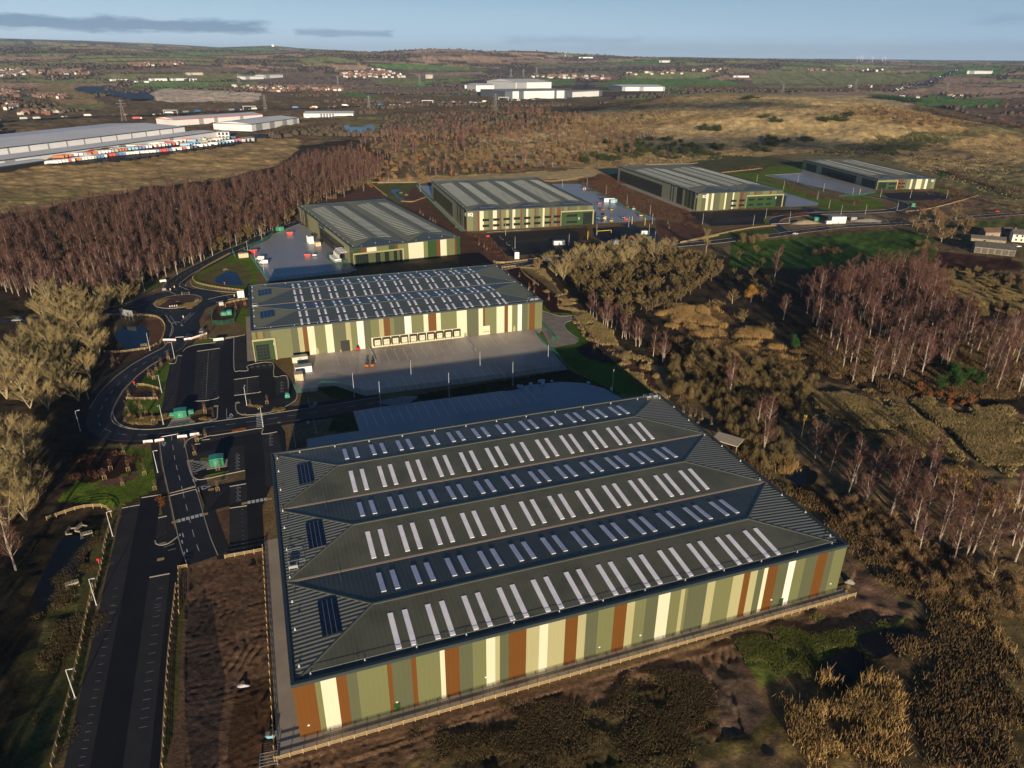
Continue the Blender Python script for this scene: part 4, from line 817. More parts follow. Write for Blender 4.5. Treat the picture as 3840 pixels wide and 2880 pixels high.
# kerbs
kb = MB()
def kerb(pts, n=4, w_=.3, h=.13): wallrib(kb, smooth(pts, n), w_, 0, h)
wallrib(kb, offs(south, 4.15)[30:], .22,0,.12); wallrib(kb, offs(south, -4.15)[:70], .22,0,.12); wallrib(kb, offs(sroad, 3.8),.2,0,.12); wallrib(kb, offs(sroad, -3.8),.2,0,.12); wallrib(kb, offs(north, 4.3),.22,0,.12); wallrib(kb, offs(north, -4.3),.22,0,.12)
wallrib(kb, offs(east, 4.2),.22,0,.12); wallrib(kb, offs(east, -4.2),.22,0,.12); wallrib(kb, offs(est, 4.4),.25,0,.12); wallrib(kb, offs(est, -4.4),.25,0,.12)
for v_, p_ in (('b3', [(1082,260),(1272,234)]),('b3', [(1055,674),(1160,668),(1250,650),(1262,636)]),('b3', [(850,362),(902,357),(918,300),(958,298)]),('b3', [(1390,494),(1594,466)]),('b3', [(1390,626),(1590,602),(1603,594)]),
               ('b3', [(380,760),(400,820),(450,870),(560,902),(690,908),(840,892),(1150,845),(1240,820),(1250,780),(1250,716),(1225,714)]),('b3', [(1430,682),(1404,690),(1406,750),(1440,780),(1500,788),(1600,780),(1740,752),(1850,700),(1905,655),(1912,610)]),
               ('b3', [(965,262),(1000,228),(1080,205),(1235,188)]),('b3', [(1300,150),(1480,124)]),('b3', [(1388,140),(1388,400),(1430,422),(1505,418),(1506,376),(1705,352),(1720,470),(1825,464),(1840,600)]),('b3', [(1195,962),(1420,928),(1620,898),(1620,946),(1745,928)]),
               ('b3', [(1118,998),(1190,988)]),('b3', [(1064,1032),(1112,1026)]),('b3', [(975,1060),(985,1020),(1030,980),(1120,950)]),('b3', [(1000,1165),(1030,1270),(1060,1310),(1120,1324),(1300,1285),(1478,1248)]),('b3', [(1352,1382),(1488,1358)]),
               ('b5', [(1068,536),(1216,512)]),('b5', [(920,614),(1054,590)]),('b5', [(1194,688),(1258,674)]),('b5', [(1170,860),(1180,885),(1225,893),(1280,875),(1340,830)]),('b5', [(1128,1137),(1280,1108)]),('b5', [(1480,100),(1590,66)]),('b5', [(1732,615),(1862,596)]),('b5', [(1730,960),(1875,935)]),
               ('b1', [(1645,355),(1670,400),(1800,432),(2000,452),(2160,462)]),('b1', [(890,590),(1100,545),(1340,430)]),('b4', [(1590,28),(1700,60),(1790,55)]),('b4', [(1790,85),(1730,105),(1745,150),(1820,205)]),
               ('b1', [(1450,690),(1490,750),(1440,900),(1420,880)]),('b3', [(1185,150),(1300,160),(1480,122)]),('a5', [(690,525),(700,545),(720,550)]),('a5', [(735,566),(740,585),(765,590)]),('a5', [(775,605),(785,625),(812,632)]),('a5', [(600,500),(900,482)]),('a6', [(870,148),(1060,138)])):
 kerb(PG(v_, p_),3,.35)
struct('kerb', kb, M['kerb'], 'pale concrete kerbs')
# yards and car parks
yd = MB(); flat(yd, PG('b4', [(5,470),(18,552),(150,540),(160,512),(265,505),(460,570),(1105,490),(1750,400),(1560,178),(1600,141)]) + [L2W('b', 133,-.02), L2W('b', 14,-.02)] + PG('b4', [(0,330)]),.030)
struct('yard', yd, M['conc'], 'concrete loading yard in front of the ten docks')
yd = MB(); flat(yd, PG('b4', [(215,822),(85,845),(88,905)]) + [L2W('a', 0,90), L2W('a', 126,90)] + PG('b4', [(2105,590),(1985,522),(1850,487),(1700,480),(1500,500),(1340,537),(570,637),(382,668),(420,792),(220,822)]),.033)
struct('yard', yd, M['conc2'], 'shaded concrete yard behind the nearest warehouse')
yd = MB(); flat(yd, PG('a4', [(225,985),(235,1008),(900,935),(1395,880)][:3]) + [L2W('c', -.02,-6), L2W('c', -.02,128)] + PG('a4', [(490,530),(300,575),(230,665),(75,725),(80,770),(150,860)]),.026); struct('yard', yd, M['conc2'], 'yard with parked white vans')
yd = MB(); flat(yd, PG('a4', [(1480,210),(1590,215)]) + [L2W('d', -.1,128)] + PG('a4', [(1580,310)]),.026)
flat(yd, PG('a5', [(1060,165),(1240,165),(1400,235),(1580,330),(1780,410),(1560,430),(1340,440)]) + [L2W('d', 102.5,10), L2W('d', 102.5,146)], .028); struct('yard', yd, M['conc2'], 'concrete yard with scattered small machines')
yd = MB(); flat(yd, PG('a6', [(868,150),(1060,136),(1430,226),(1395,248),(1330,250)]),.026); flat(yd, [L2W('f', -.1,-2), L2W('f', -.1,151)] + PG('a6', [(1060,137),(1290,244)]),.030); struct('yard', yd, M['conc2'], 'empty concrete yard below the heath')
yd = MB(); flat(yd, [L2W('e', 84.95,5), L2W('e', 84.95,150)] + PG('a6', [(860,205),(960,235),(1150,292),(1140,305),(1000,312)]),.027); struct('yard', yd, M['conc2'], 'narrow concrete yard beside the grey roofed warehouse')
ap = MB()
for k_, pts in (('a', [(-4.4,-3.4),(131,-3.0),(131,-.02),(-.02,-.02),(-.02,67),(-4.6,67)]),('b', [(-3.5,1),(-.1,1),(-.1,62),(-3.5,62)]),('d', [(-5,0),(-.1,0),(-.1,130),(-5,120)]),('e', [(-8,-3),(-.1,0),(-.1,168),(-8,168)]),('d', [(0,-3),(74,-3),(74,-.1),(0,-.1)]),('e', [(-3,-3),(30,-3),(30,-.1),(-3,-.1)])): flat(ap, [L2W(k_, *p) for p in pts], .045 + .003 * random.random())
struct('apron', ap, M['apron'], 'pale concrete aprons round the warehouse walls')
pv = MB(); flat(pv, PG('b7', [(268,645),(330,668),(420,678),(490,668),(530,706),(460,716),(430,745),(480,810),(545,860),(520,882),(360,912),(330,905),(262,770)]),.04); struct('paving', pv, M['paver'], 'pale block paving beside the dock yard')
cp = MB()
flat(cp, PG('b3', [(955,265),(1005,222),(1080,205),(1235,185),(1300,160),(1480,122),(1538,113),(1545,345),(1700,340),(1830,460),(1905,560),(1905,650),(1840,730),(1700,770),(1420,770),(1300,830),(1230,820),(1210,720),(1000,770),(880,790),(780,760),(860,360),(910,310)]),.024)
flat(cp, PG('b5', [(1480,135),(1500,95),(1590,65),(1985,5),(2110,-20),(2150,40),(2160,185)]) + [L2W('a', -4.5,84), L2W('a', -4.5,62)] + PG('b5', [(2045,918),(1875,935),(1730,960),(1730,600),(1560,640),(1490,380),(1720,330),(1850,330),(1850,400),(1640,440),(1500,480),(1440,360),(1600,300),(1700,240),(1500,230)]),.022)
flat(cp, PG('b5', [(1065,538),(1218,512),(1190,700),(1170,870),(1345,850),(1440,960),(1405,1050),(1345,1060),(1325,1300)]) + PG('b6', [(1310,150),(1200,1367),(1190,1500),(440,1500),(480,1367),(785,0)]) + PG('b5', [(920,614),(1055,590)]),.026)
flat(cp, PG('a5', [(605,510),(900,492),(1170,472),(1250,510),(1230,560),(1180,620),(900,650),(745,668)]),.03); flat(cp, PG('a5', [(1330,470),(1540,460),(1760,470),(1780,520),(1700,560),(1400,570),(1340,520)]),.031)
flat(cp, PG('a6', [(450,345),(700,330),(1130,325),(1110,345),(880,360),(860,375),(870,400),(590,412),(560,395)]),.032); flat(cp, PG('a6', [(1480,242),(1750,230),(1840,262),(1790,275),(1600,280),(1510,268)]),.033)
struct('car_park', cp, M['asph'], 'fresh black asphalt car parks')
by = MB()
BAYS = [('b3', [(1080,264),(1272,237),(1260,640),(1048,672)]),('b3', [(872,360),(906,357),(918,302),(957,300),(898,752),(780,760)]),('b3', [(1390,496),(1593,468),(1602,598),(1390,625)]),('b3', [(1390,142),(1480,127),(1480,215),(1500,215),(1508,408),(1440,420),(1390,400)]),
  ('b3', [(1508,377),(1703,354),(1708,400),(1508,414)]),('b3', [(1722,472),(1826,466),(1838,600),(1740,630)]),('b3', [(1118,1000),(1192,990),(1195,964),(1618,902),(1618,930),(1330,985),(1118,1025)]),('b3', [(1340,1045),(1475,1040),(1478,1246),(1345,1270)]),('b3', [(1095,1100),(1260,1075),(1230,1130),(1095,1150)]),('b3', [(1624,950),(1745,930),(1788,1090),(1745,1110),(1710,1380),(1655,1385)]),
  ('b5', [(920,616),(1052,592),(960,1080),(905,1408),(745,1408)]),('b6', [(785,0),(937,0),(680,1367),(640,1500),(440,1500),(480,1367)]),('b5', [(1130,1138),(1280,1110),(1250,1408),(1090,1408)]),('b6', [(1115,0),(1270,0),(1128,1367),(1110,1500),(915,1500),(925,1367)]),
  ('b5', [(1195,692),(1258,678),(1240,820),(1172,840)]),('b5', [(1732,450),(1858,430),(1862,560),(1732,582)]),('b5', [(1733,618),(1862,600),(1875,933),(1730,958)]),('a5', [(735,560),(1160,520),(1190,545),(760,580)]),('a6', [(600,375),(800,362),(810,385),(640,400)])]
for i, (v_, p_) in enumerate(BAYS): flat(by, PG(v_, p_),.040 + .002 * (i % 3))
struct('parking_bays', by, M['bay'], 'grey block paved parking bays')
# paint
ln = MB(); lg = MB()
def line(v_, a, b, w_=.16, mb=None, z=.062):
 (x0, y0),(x1, y1) = g(v_, *a), g(v_, *b); d = Vector((x1 - x0, y1 - y0)).normalized(); n_ = Vector((-d.y, d.x)) * w_ / 2
 (mb or ln).quad((x0 - n_.x, y0 - n_.y, z),(x1 - n_.x, y1 - n_.y, z),(x1 + n_.x, y1 + n_.y, z),(x0 + n_.x, y0 + n_.y, z))
# dock lines on yard B
UB = (cos(R(19.6)), sin(R(19.6)))
for i in range(11):
 x = 50.6 + i * 4.13; a, b = L2W('b', x, -5), L2W('b', x, -19)
 ribbon(ln, [a, b], .26,.05)
for p in (33.5,38.4,43.4,100.0,104.8,109.7): ribbon(ln, [L2W('b', p, -1), L2W('b', p, -16)], .26,.05)
ARROW = [(-.1,-1.6),(.1,-1.6),(.1,.4),(.5,.4),(0,1.6),(-.5,.4),(-.1,.4)]
def arrow(x, y, a, s=1., mb=None): flat(mb or ln, [(x + s * (p[0] * cos(a) - p[1] * sin(a)), y + s * (p[0] * sin(a) + p[1] * cos(a))) for p in ARROW], .065)
for x in (40.7,107): arrow(*L2W('b', x, -6), R(19.6))
def guides(x):      # short wheel guides before each dock
 for s_ in (-1.35,1.35): ribbon(ln, [L2W('b', x + s_, -3.2), L2W('b', x + s_ * 1.05,-5.4)], .22,.052)
for i in range(10): guides(52.6 + i * 4.13)
yb = [((425,482),(465,570)),((481,475),(522,562)),((1290,372),(1357,447)),((1240,377),(1308,457))]
for i in range(17):
 t = i / 16; a = (425 + (1290 - 425) * t, 482 + (372 - 482) * t); b = (466 + (1357 - 466) * t, 570 + (447 - 570) * t); line('b4', a, b, .32)
for i in range(20):
 t = i / 19; a = (440 + (1485 - 440) * t, 665 + (520 - 665) * t + 0); b = (480 + (1565 - 480) * t, 770 + (610 - 770) * t); line('b4', a, b, .32)
for i in range(14):
 t = i / 13; line('a4', (250 + 640 * t, 935 - 50 * t * 0 - 40),(330 + 640 * t, 985 - 65 * t),.26)
# road centre lines
dashes(ln, south[18:], 4,3.2,.14,.058); dashes(ln, sroad, 4,3.2,.14,.060); dashes(ln, north, 4,3,.14,.062); dashes(ln, west, 3,4,.15,.062); dashes(ln, east, 3,5,.15,.062); dashes(ln, est, 2,4,.14,.062)
dashes(ln, circ(RBT, 16.8,60,0,2 * pi * .99),1.2,2.5,.12,.067)
for v_, pts in (('b3', [(1328,820),(1500,790)]),('b3', [(2018,720),(2211,696)]),('b3', [(1750,857),(2045,820)]),('b5', [(1454,395),(1496,535)]),('b5', [(1355,810),(1380,890),(1402,1020)])):
 dashes(ln, PG(v_, pts),.6,.35,.28,.066); dashes(ln, PG(v_, pts),.6,.35,.28,.066,.7)
for v_, a, b in (('b3', (1328,820),(1327,735)),('b3', (2015,720),(2002,640)),('b3', (2045,822),(2075,950)),('b5', (1480,462),(1580,432)),('b1', (1600,1),(1600,2)),('b3', (1235,1342),(1335,1320)),('b5', (1235,912),(1315,882)),('b5', (1268,935),(1325,920))): line(v_, a, b, .14)
def tri(v_, pts):
 p = PG(v_, pts);
 for i in range(3): ribbon(ln, [p[i], p[(i + 1) % 3]], .32,.064)
for v_, pts in (('b3', [(1350,800),(1380,797),(1363,775)]),('b3', [(2048,702),(2078,699),(2060,678)]),('b3', [(1990,843),(2016,840),(2004,864)]),('b3', [(790,1020),(822,1016),(806,1048)]),('b3', [(1120,1385),(1200,1378),(1128,1408)]),('b1', [(1565,745),(1582,742),(1566,726)])): tri(v_, pts)
def zebra(v_, a, b, n, w_=.55, l=2.4):
 p, q = Vector(g(v_, *a)), Vector(g(v_, *b)); d = (q - p).normalized(); nn = Vector((-d.y, d.x)) * l / 2
 for i in range(n):
  c = p + (q - p) * ((i + .5) / n); e = d * w_ / 2; ln.quad(*[(*(c + s1 * e + s2 * nn),.066) for s1, s2 in ((-1,-1),(1,-1),(1,1),(-1,1))])
zebra('b3', (1598,780),(1605,888),8); zebra('b5', (1862,575),(2020,545),5,.9,1.6); zebra('b5', (1332,715),(1535,662),6,.9,1.6)
for v_, poly, n in (('b3', [(885,822),(1010,808),(1065,850),(835,888)], 5),('b3', [(1000,1168),(1185,1178),(1188,1215),(1035,1275)], 5)):      # yellow-box style hatching in white
 p = [Vector(q_) for q_ in PG(v_, poly)]; lerp = lambda a, b, t: a + (b - a) * t
 for i in range(4): ribbon(ln, [tuple(p[i]), tuple(p[(i + 1) % 4])], .14,.068)
 for i in range(1,2 * n):
  t = i / n
  a = lerp(p[0], p[1], t) if t <= 1 else lerp(p[1], p[2], t - 1); b = lerp(p[0], p[3], t) if t <= 1 else lerp(p[3], p[2], t - 1); ribbon(ln, [tuple(a), tuple(b)], .13,.069)
  a = lerp(p[1], p[0], t) if t <= 1 else lerp(p[0], p[3], t - 1); b = lerp(p[1], p[2], t) if t <= 1 else lerp(p[2], p[3], t - 1); ribbon(ln, [tuple(a), tuple(b)], .13,.070)
for v_, a, b in (('b1', (1470,655),(1525,735)),('b1', (1590,715),(1680,630)),('b1', (1570,700),(1650,625)),('b1', (1590,690),(1560,700)),('b1', (1620,660),(1600,690)),('b1', (1650,640),(1630,665)),('b1', (1520,385),(1560,375)),('b1', (1570,380),(1620,410))): line(v_, a, b, .16)
for x_, y_ in ((1505,720),(1530,710),(1555,712),(1552,400),(1605,390)): arrow(*g('b1', x_, y_), R(70) if y_ > 500 else R(200),1.1)
for v_, pts in (('b1', [(1910,540),(1925,470)]),('b1', [(1430,690),(1450,640),(1400,620)]),('b1', [(1160,560),(1150,600)]),('b1', [(1500,390),(1520,370)])): dashes(ln, PG(v_, pts),.5,.4,.3,.068)
def bayrow(v_, a0, a1, b0, b1, n, dash=True, w_=.09, mb=None):
 for i in range(n + 1):
  t = i / n; A = g(v_, a0[0] + (a1[0] - a0[0]) * t, a0[1] + (a1[1] - a0[1]) * t); B_ = g(v_, b0[0] + (b1[0] - b0[0]) * t, b0[1] + (b1[1] - b0[1]) * t)
  if dash: dashes(mb or lg, [A, B_], .28,.30, w_, .055)
  else: ribbon(mb or lg, [A, B_], w_, .055)
bayrow('b5', (920,640),(760,1400),(1045,615),(905,1400),16); bayrow('b6', (770,30),(480,1367),(925,5),(680,1340),21); bayrow('b5', (1125,1180),(1095,1400),(1272,1150),(1250,1380),5); bayrow('b6', (1110,35),(925,1367),(1262,5),(1125,1320),19)
bayrow('b5', (1190,712),(1175,830),(1255,700),(1240,815),6); bayrow('b5', (1733,640),(1733,930),(1862,620),(1873,910),9); bayrow('b3', (1078,285),(1050,660),(1270,258),(1262,630),17); bayrow('b3', (868,400),(800,735),(945,390),(900,720),15); bayrow('b3', (1410,500),(1410,620),(1590,480),(1598,600),5)
bayrow('b3', (1180,990),(1600,925),(1180,1010),(1600,950),14); bayrow('a5', (740,560),(1150,522),(770,580),(1185,545),18)
ribbon(lg, PG('b3', [(1176,262),(1155,655)]),.12,.056); ribbon(lg, PG('b3', [(1500,485),(1496,612)]),.12,.056)
def wheel(v_, x, y):    # accessible-bay symbol: head, body, wheel
 cx_, cy_ = g(v_, x, y); a = R(20); c_, s_ = cos(a), sin(a); T_ = lambda p: (cx_ + p[0] * c_ - p[1] * s_, cy_ + p[0] * s_ + p[1] * c_)
 ribbon(lg, [T_(p) for p in circ((0,-.25),.5,12)], .14,.058); ribbon(lg, [T_((0,.8)), T_((0,.1)), T_((.55,.1)), T_((.8,-.6))], .16,.059); flat(lg, [T_(p) for p in circ((0,1.05),.2,8)[:-1]], .058)
for v_, x, y in [('b3', 1415,1122 + i * 28) for i in range(5)] + [('b5', 1795,460 + i * 31) for i in range(4)] + [('b3', 1690,955 + i * 27) for i in range(4)] + [('b3', 1783,520 + i * 24) for i in range(4)] + [('b3', 1535 + i * 50,392 - i * 6) for i in range(4)]: wheel(v_, x, y)
struct('road_markings', ln, M['line'], 'white road and yard markings'); struct('bay_markings', lg, M['lineg'], 'faint dotted bay markings')
tt = MB()
def pad(v_, x, y, sx=1.7, sy=1.1, a=20):
 cx_, cy_ = g(v_, x, y); tt.box(-sx / 2, sx / 2,-sy / 2, sy / 2,.05,.075,0, R(a),(cx_, cy_))
for v_, x, y in (('b5', 1320,718),('b5', 1545,660),('b5', 1845,578),('b5', 2030,545),('b5', 1225,884),('b5', 1468,352),('b5', 1558,386),('b5', 1592,474),('b5', 1212,1000),('b3', 1210,825),('b3', 1470,784),('b3', 1600,775),('b3', 1040,845),('b3', 1028,1168),('b3', 1062,1272),('b3', 1418,688),('b3', 1240,716)): pad(v_, x, y)
struct('tactile_paving', tt, M['tact'], 'buff tactile paving pads at the crossings')
# ponds and shaded water
for lab, v_, p_ in (('round pond inside the timber fence south of the roundabout', 'b1', [(1000,800),(1040,765),(1130,748),(1230,750),(1285,790),(1285,850),(1260,910),(1180,950),(1090,960),(1060,900),(1010,870),(990,830)]),('triangular pond on the green bank beside the roundabout', 'b1', [(1855,350),(1890,310),(1950,280),(2030,275),(2070,330),(2100,392),(1980,392),(1880,376)]),
     ('river bend at the left edge behind the willows', 'b1', [(-200,1010),(0,950),(60,920),(110,1040),(60,1090),(0,1140),(-200,1260)]),('dark pond in the fenced basin', 'b5', [(500,830),(640,820),(700,800),(660,900),(560,1140),(420,1300),(300,1400),(200,1400),(330,1100),(430,900)]),
     ('dark pond in the rough ground beyond the muddy track', 'c6', [(1375,520),(1500,490),(1620,480),(1600,540),(1540,610),(1450,640),(1380,590)]),('dark pool between the grass bank and the reeds', 'c6', [(1180,660),(1300,610),(1380,600),(1400,690),(1320,770),(1230,800),(1190,730)]),('small pool among reeds beside the nearest warehouse', 'c7', [(450,740),(560,700),(700,720),(690,800),(600,830),(520,790)]),
     ('shallow pools in the grass between two warehouses', 'a4', [(1250,248),(1340,250),(1290,270),(1330,310),(1370,330),(1320,325),(1280,290)]),('small pond in the car park garden', 'b3', [(590,650),(640,625),(700,618),(740,630),(720,655),(620,662)])):
 q = MB(); flat(q, smooth(PG(v_, p_),4, True),.07 if v_ != 'c6' and v_ != 'c7' else .25); struct('pond', q, M['water'], lab)
def drape(name, poly_src, m, label, lift=1.2, step=26, kind='structure'):
 xs = [p[0] for p in poly_src]; ys = [p[1] for p in poly_src]; q = MB(); V_ = {}
 n_x = max(4, int((max(xs) - min(xs)) / step)); n_y = max(4, int((max(ys) - min(ys)) / (step * .35)))
 X = np.linspace(min(xs), max(xs), n_x); Y = np.linspace(min(ys), max(ys), n_y)
 ok = inpoly(*np.meshgrid(X, Y), poly_src)
 for j in range(n_y):
  for i in range(n_x):
   if ok[max(0, j - 1):j + 2, max(0, i - 1):i + 2].any():
    a = GT(X[i], Y[j]); V_[(i, j)] = len(q.v); q.v.append((a[0], a[1], a[2] + lift))
 for j in range(n_y - 1):
  for i in range(n_x - 1):
   ks = [(i, j),(i + 1, j),(i + 1, j + 1),(i, j + 1)]
   if all(k in V_ for k in ks) and sum(ok[k[1], k[0]] for k in ks) >= 2: q.f.append(tuple(V_[k] for k in ks)[::-1]); q.m.append(0)
 return struct(name, q, m, label)
drape('landfill_liner', PS('a1', [(460,476),(620,462),(800,474),(980,494),(955,508),(1012,548),(850,547),(690,517),(560,500)]), M['liner'], 'black plastic liner on the landfill mound', 4.0,14)
drape('wetland', PS('a2', [(-80,735),(40,720),(120,732),(215,705),(200,740),(180,770),(40,775),(-60,760)]), M['water'], 'shallow flooded grassland', 1.5,14); drape('pond', PS('a1', [(2020,768),(2050,738),(2100,728),(2080,750),(2040,772)]), M['water'], 'small pond below the pale warehouses', 2.5,8)
# truck yard of the long pale distribution shed
qy = drape('yard', PS('a1', [(300,968),(380,930),(700,870),(1420,760),(1500,770),(1760,770),(1740,790),(1640,815),(1200,880),(760,945),(500,965)]), M['asph2'], 'asphalt lorry yard of the long pale shed', .8,14)
# motorway far off on the right and crossing behind the sheds
mw = MB()
def groad(v_, pts, w_, up=1.2, n=6):
 P = [GT(*S(v_, *p)) for p in pts]; c = smooth([p[:2] for p in P], n); ribbon(mw, c, w_, up, 0,0, True); return c
mway = groad('a3', [(1370,487),(1420,476),(1480,460),(1560,440),(1640,412),(1700,390),(1790,355)], 34,3.0)
mway2 = groad('a1', [(-100,700),(300,672),(700,655),(1000,648),(1400,625),(1800,607),(2211,600)], 26,2.4); mway3 = groad('a2', [(0,595),(300,588),(420,578),(700,572),(1000,566),(1200,556),(1500,545)], 22,3.4)
bro = groad('a2', [(1590,470),(1585,450),(1610,430),(1650,412)], 18,2.5)
struct('motorway', mw, M['asph2'], 'motorway crossing the country behind the estate')
# ------------------------------------------------------------ trees and other plants: tapered trunk and limbs, crown of fine twigs or leaves
class Rnd(random.Random): pass
def unit(r):
 while True:
  v = Vector((r.uniform(-1,1), r.uniform(-1,1), r.uniform(-1,1)))
  if .05 < v.length < 1: return v.normalized()
def blade(V, F, p, q, w_, r):
 p, q = Vector(p), Vector(q); d = q - p; n = d.cross(unit(r))
 if n.length < 1e-5: return
 n = n.normalized() * w_ / 2; k = len(V); V += [tuple(p - n), tuple(p + n), tuple(q)]; F.append((k, k + 1, k + 2))
def bare_tree(seed, H, kind, twigs):
 """kind: birch (slim, upswept, white stem), willow (broad, many stems from low down), oak/shrub (round)"""
 r = Rnd(seed); tr = MB(); V, F = [], []
 birch = kind == 'birch'
 stems = 1 if kind in ('birch', 'round') else r.randint(3,5)
 if birch and seed % 3 == 0: stems = 2
 limbs = []
 for s_ in range(stems):
  la = 2 * pi * s_ / stems + r.uniform(-.5,.5); lean = 0.03 if stems == 1 else (.10 if birch else r.uniform(.22,.42))
  n = 6; top = H * (r.uniform(.85,1) if birch else r.uniform(.55,.72)); pts = []; x = y = 0
  for i in range(n + 1):
   t = i / n; pts.append((cos(la) * lean * top * t + x, sin(la) * lean * top * t + y, top * t)); x += r.uniform(-.14,.14); y += r.uniform(-.14,.14)
  r0 = H * (.012 if birch else .017) / (1 if stems == 1 else 1.25) + .05
  tr.tube(pts, [max(.025, r0 * (1 - .9 * i / n)) for i in range(n + 1)], 5,0, False)
  nl = int((19 if birch else 14) / (1 if stems == 1 else 1.5))
  for j in range(nl):
   t = (.22 + .76 * (j / nl)) if birch else (.22 + .75 * (j / nl)); i = min(int(t * n), n - 1); f_ = t * n - i
   p = Vector(pts[i]).lerp(Vector(pts[i + 1]), f_); a = r.uniform(0,2 * pi)
   if birch: L_ = H * (.28 * (1 - .70 * t) + .03) * r.uniform(.7,1.2); up = r.uniform(.9,1.5)
   else: L_ = H * (.40 * (1 - .55 * t)) * r.uniform(.75,1.15); up = r.uniform(.5,1.1) if kind != 'round' else r.uniform(.25,.9)
   d = Vector((cos(a), sin(a), up)).normalized(); q = p + d * L_ * .55; q2 = q + (d + Vector((r.uniform(-.2,.2), r.uniform(-.2,.2),.35))).normalized() * L_ * .5
   rr_ = max(.02, r0 * (1 - .85 * t) * .5); tr.tube([tuple(p), tuple(q), tuple(q2)], [rr_, rr_ * .6,.015], 3,0, False)
   limbs.append((p, q, q2, L_))
 tot = sum(l[3] for l in limbs)
 for p, q, q2, L_ in limbs:
  k = int(twigs * L_ / tot)
  for _ in range(k // 6):
   t = r.uniform(.25,1.0); b = p.lerp(q, t / .5) if t < .5 else q.lerp(q2,(t - .5) / .5)
   dd = ((q2 - p).normalized() * 1.3 + unit(r) * .8 + Vector((0,0,.45 if not birch else .35))).normalized(); l2 = L_ * r.uniform(.22,.5); e = b + dd * l2
   blade(V, F, b, e, .07, r)
   for _k in range(5):
    t2 = r.uniform(.2,1); b2 = b.lerp(e, t2); d3 = (dd * 1.2 + unit(r) * .75 + Vector((0,0,.25 if not birch else -.05))).normalized(); blade(V, F, b2, b2 + d3 * r.uniform(.5,1.2) * min(1.2, H / 13),.055, r)
 return tr, V, F
def leafy(seed, H, Wd, n, size, low=.1, clumps=9, flatten=1.):
 """evergreen / leaf-bearing crown: leaf-sized faces spread over overlapping clumps"""
 r = Rnd(seed); V, F = [], []; C = []
 for _ in range(clumps):
  a = r.uniform(0,2 * pi); rad = Wd / 2 * (r.random() ** .5) * .75; z = H * r.uniform(low + .18,.85); C.append((Vector((rad * cos(a), rad * sin(a), z)), Wd * r.uniform(.17,.3)))
 for i in range(n):
  c, s_ = C[r.randrange(len(C))]; d = unit(r); p = c + Vector((d.x * s_, d.y * s_, d.z * s_ * flatten)) * (r.random() ** .35)
  if p.z < 0.02: p.z = abs(p.z) + .05
  a = (d + unit(r) * .7).normalized(); u = a.cross(unit(r)).normalized() * size * r.uniform(.5,1.1); v = a.cross(u).normalized() * size * r.uniform(.5,1.1)
  k = len(V); V += [tuple(p - u), tuple(p + u), tuple(p + v)]; F.append((k, k + 1, k + 2))
 tr = MB(); tr.tube([(0,0,0),(.05,0, H * .3),(0,.05, H * .6)], [.05 + H * .015,.04 + H * .01,.03], 5,0, False)
 for c, s_ in C[:6]: tr.tube([(0,0, H * .2), tuple(c)], [.05 + H * .006,.02], 3,0, False)
 return tr, V, F
def bush(seed, H, Wd, n, wid=.07):
 """many thin shoots fanning from the ground"""
 r = Rnd(seed); V, F = [], []; tr = MB()
 for i in range(7):
  a = r.uniform(0,2 * pi); s_ = r.uniform(.2,.8); tr.tube([(0,0,0),(cos(a) * Wd * .25 * s_, sin(a) * Wd * .25 * s_, H * .45),(cos(a) * Wd * .42 * s_, sin(a) * Wd * .42 * s_, H * .8)], [.06,.04,.015], 3,0, False)
 cl = [(r.uniform(-.32,.32) * Wd, r.uniform(-.32,.32) * Wd, r.uniform(.28,.6), r.uniform(.45,1.1)) for _ in range(6)]; W0, H0 = Wd, H
 for i in range(n):
  ox_, oy_, ws, hs = cl[i % 6]; Wd, H = W0 * ws, H0 * hs
  a = r.uniform(0,2 * pi); s_ = r.random() ** .5; base = Vector((cos(a) * Wd * .5 * s_, sin(a) * Wd * .5 * s_, 0)); top = H * math.sqrt(max(.05,1 - (s_ * .96) ** 2))
  p = Vector((ox_ + base.x * r.uniform(.5,1), oy_ + base.y * r.uniform(.5,1), top * r.uniform(.1,.8))); d = (Vector((base.x, base.y, H * .8)).normalized() + unit(r) * .75).normalized()
  blade(V, F, p, p + d * min(H * .3, r.uniform(.5,1.4)), wid, r)
 return tr, V, F
PROTO = {}
def proto(kind, variants):
 L = []
 for tr, V, F, tm, cm in variants:
  a = tr.mesh('trunk', M[tm]); b = npmesh('crown', np.array(V), np.array(F), [M[cm]]); L.append((a, b))
 PROTO[kind] = L
proto('birch', [bare_tree(i, 18, 'birch', 2600) + ('barkw', 'birch') for i in range(1,8)])
proto('willow', [bare_tree(20 + i, 19, 'willow', 5600) + ('barkp', 'willow') for i in range(5)])
proto('olive', [bare_tree(40 + i, 11, 'round', 3000) + ('barkd', 'olive') for i in range(6)])
proto('bare', [bare_tree(60 + i, 11, 'round', 2400) + ('barkp', 'scrub') for i in range(4)])
proto('dark', [bare_tree(70 + i, 10, 'round', 2600) + ('barkd', 'birch') for i in range(2)])
proto('rust', [leafy(80 + i, 6,5,1500,.22) + ('barkd', 'rust') for i in range(3)]); proto('gold', [leafy(90 + i, 10,8,2600,.26) + ('barkd', 'gold') for i in range(2)])
proto('gorse', [leafy(100 + i, 2.6,6,1500,.22,0,8,.8) + ('barkd', 'gorse') for i in range(4)]); proto('ever', [leafy(110 + i, 7,5.5,2200,.24,0,12) + ('barkd', 'ever') for i in range(3)])
proto('conifer', [leafy(120,14,4.5,3000,.3,0,18) + ('barkd', 'ever')])
proto('scrub', [bush(130 + i, 3.2,4.5,900) + ('barkd', 'scrub') for i in range(4)]); proto('sallow', [bush(140 + i, 4.6,5.5,1500) + ('barkd', 'olive') for i in range(4)])
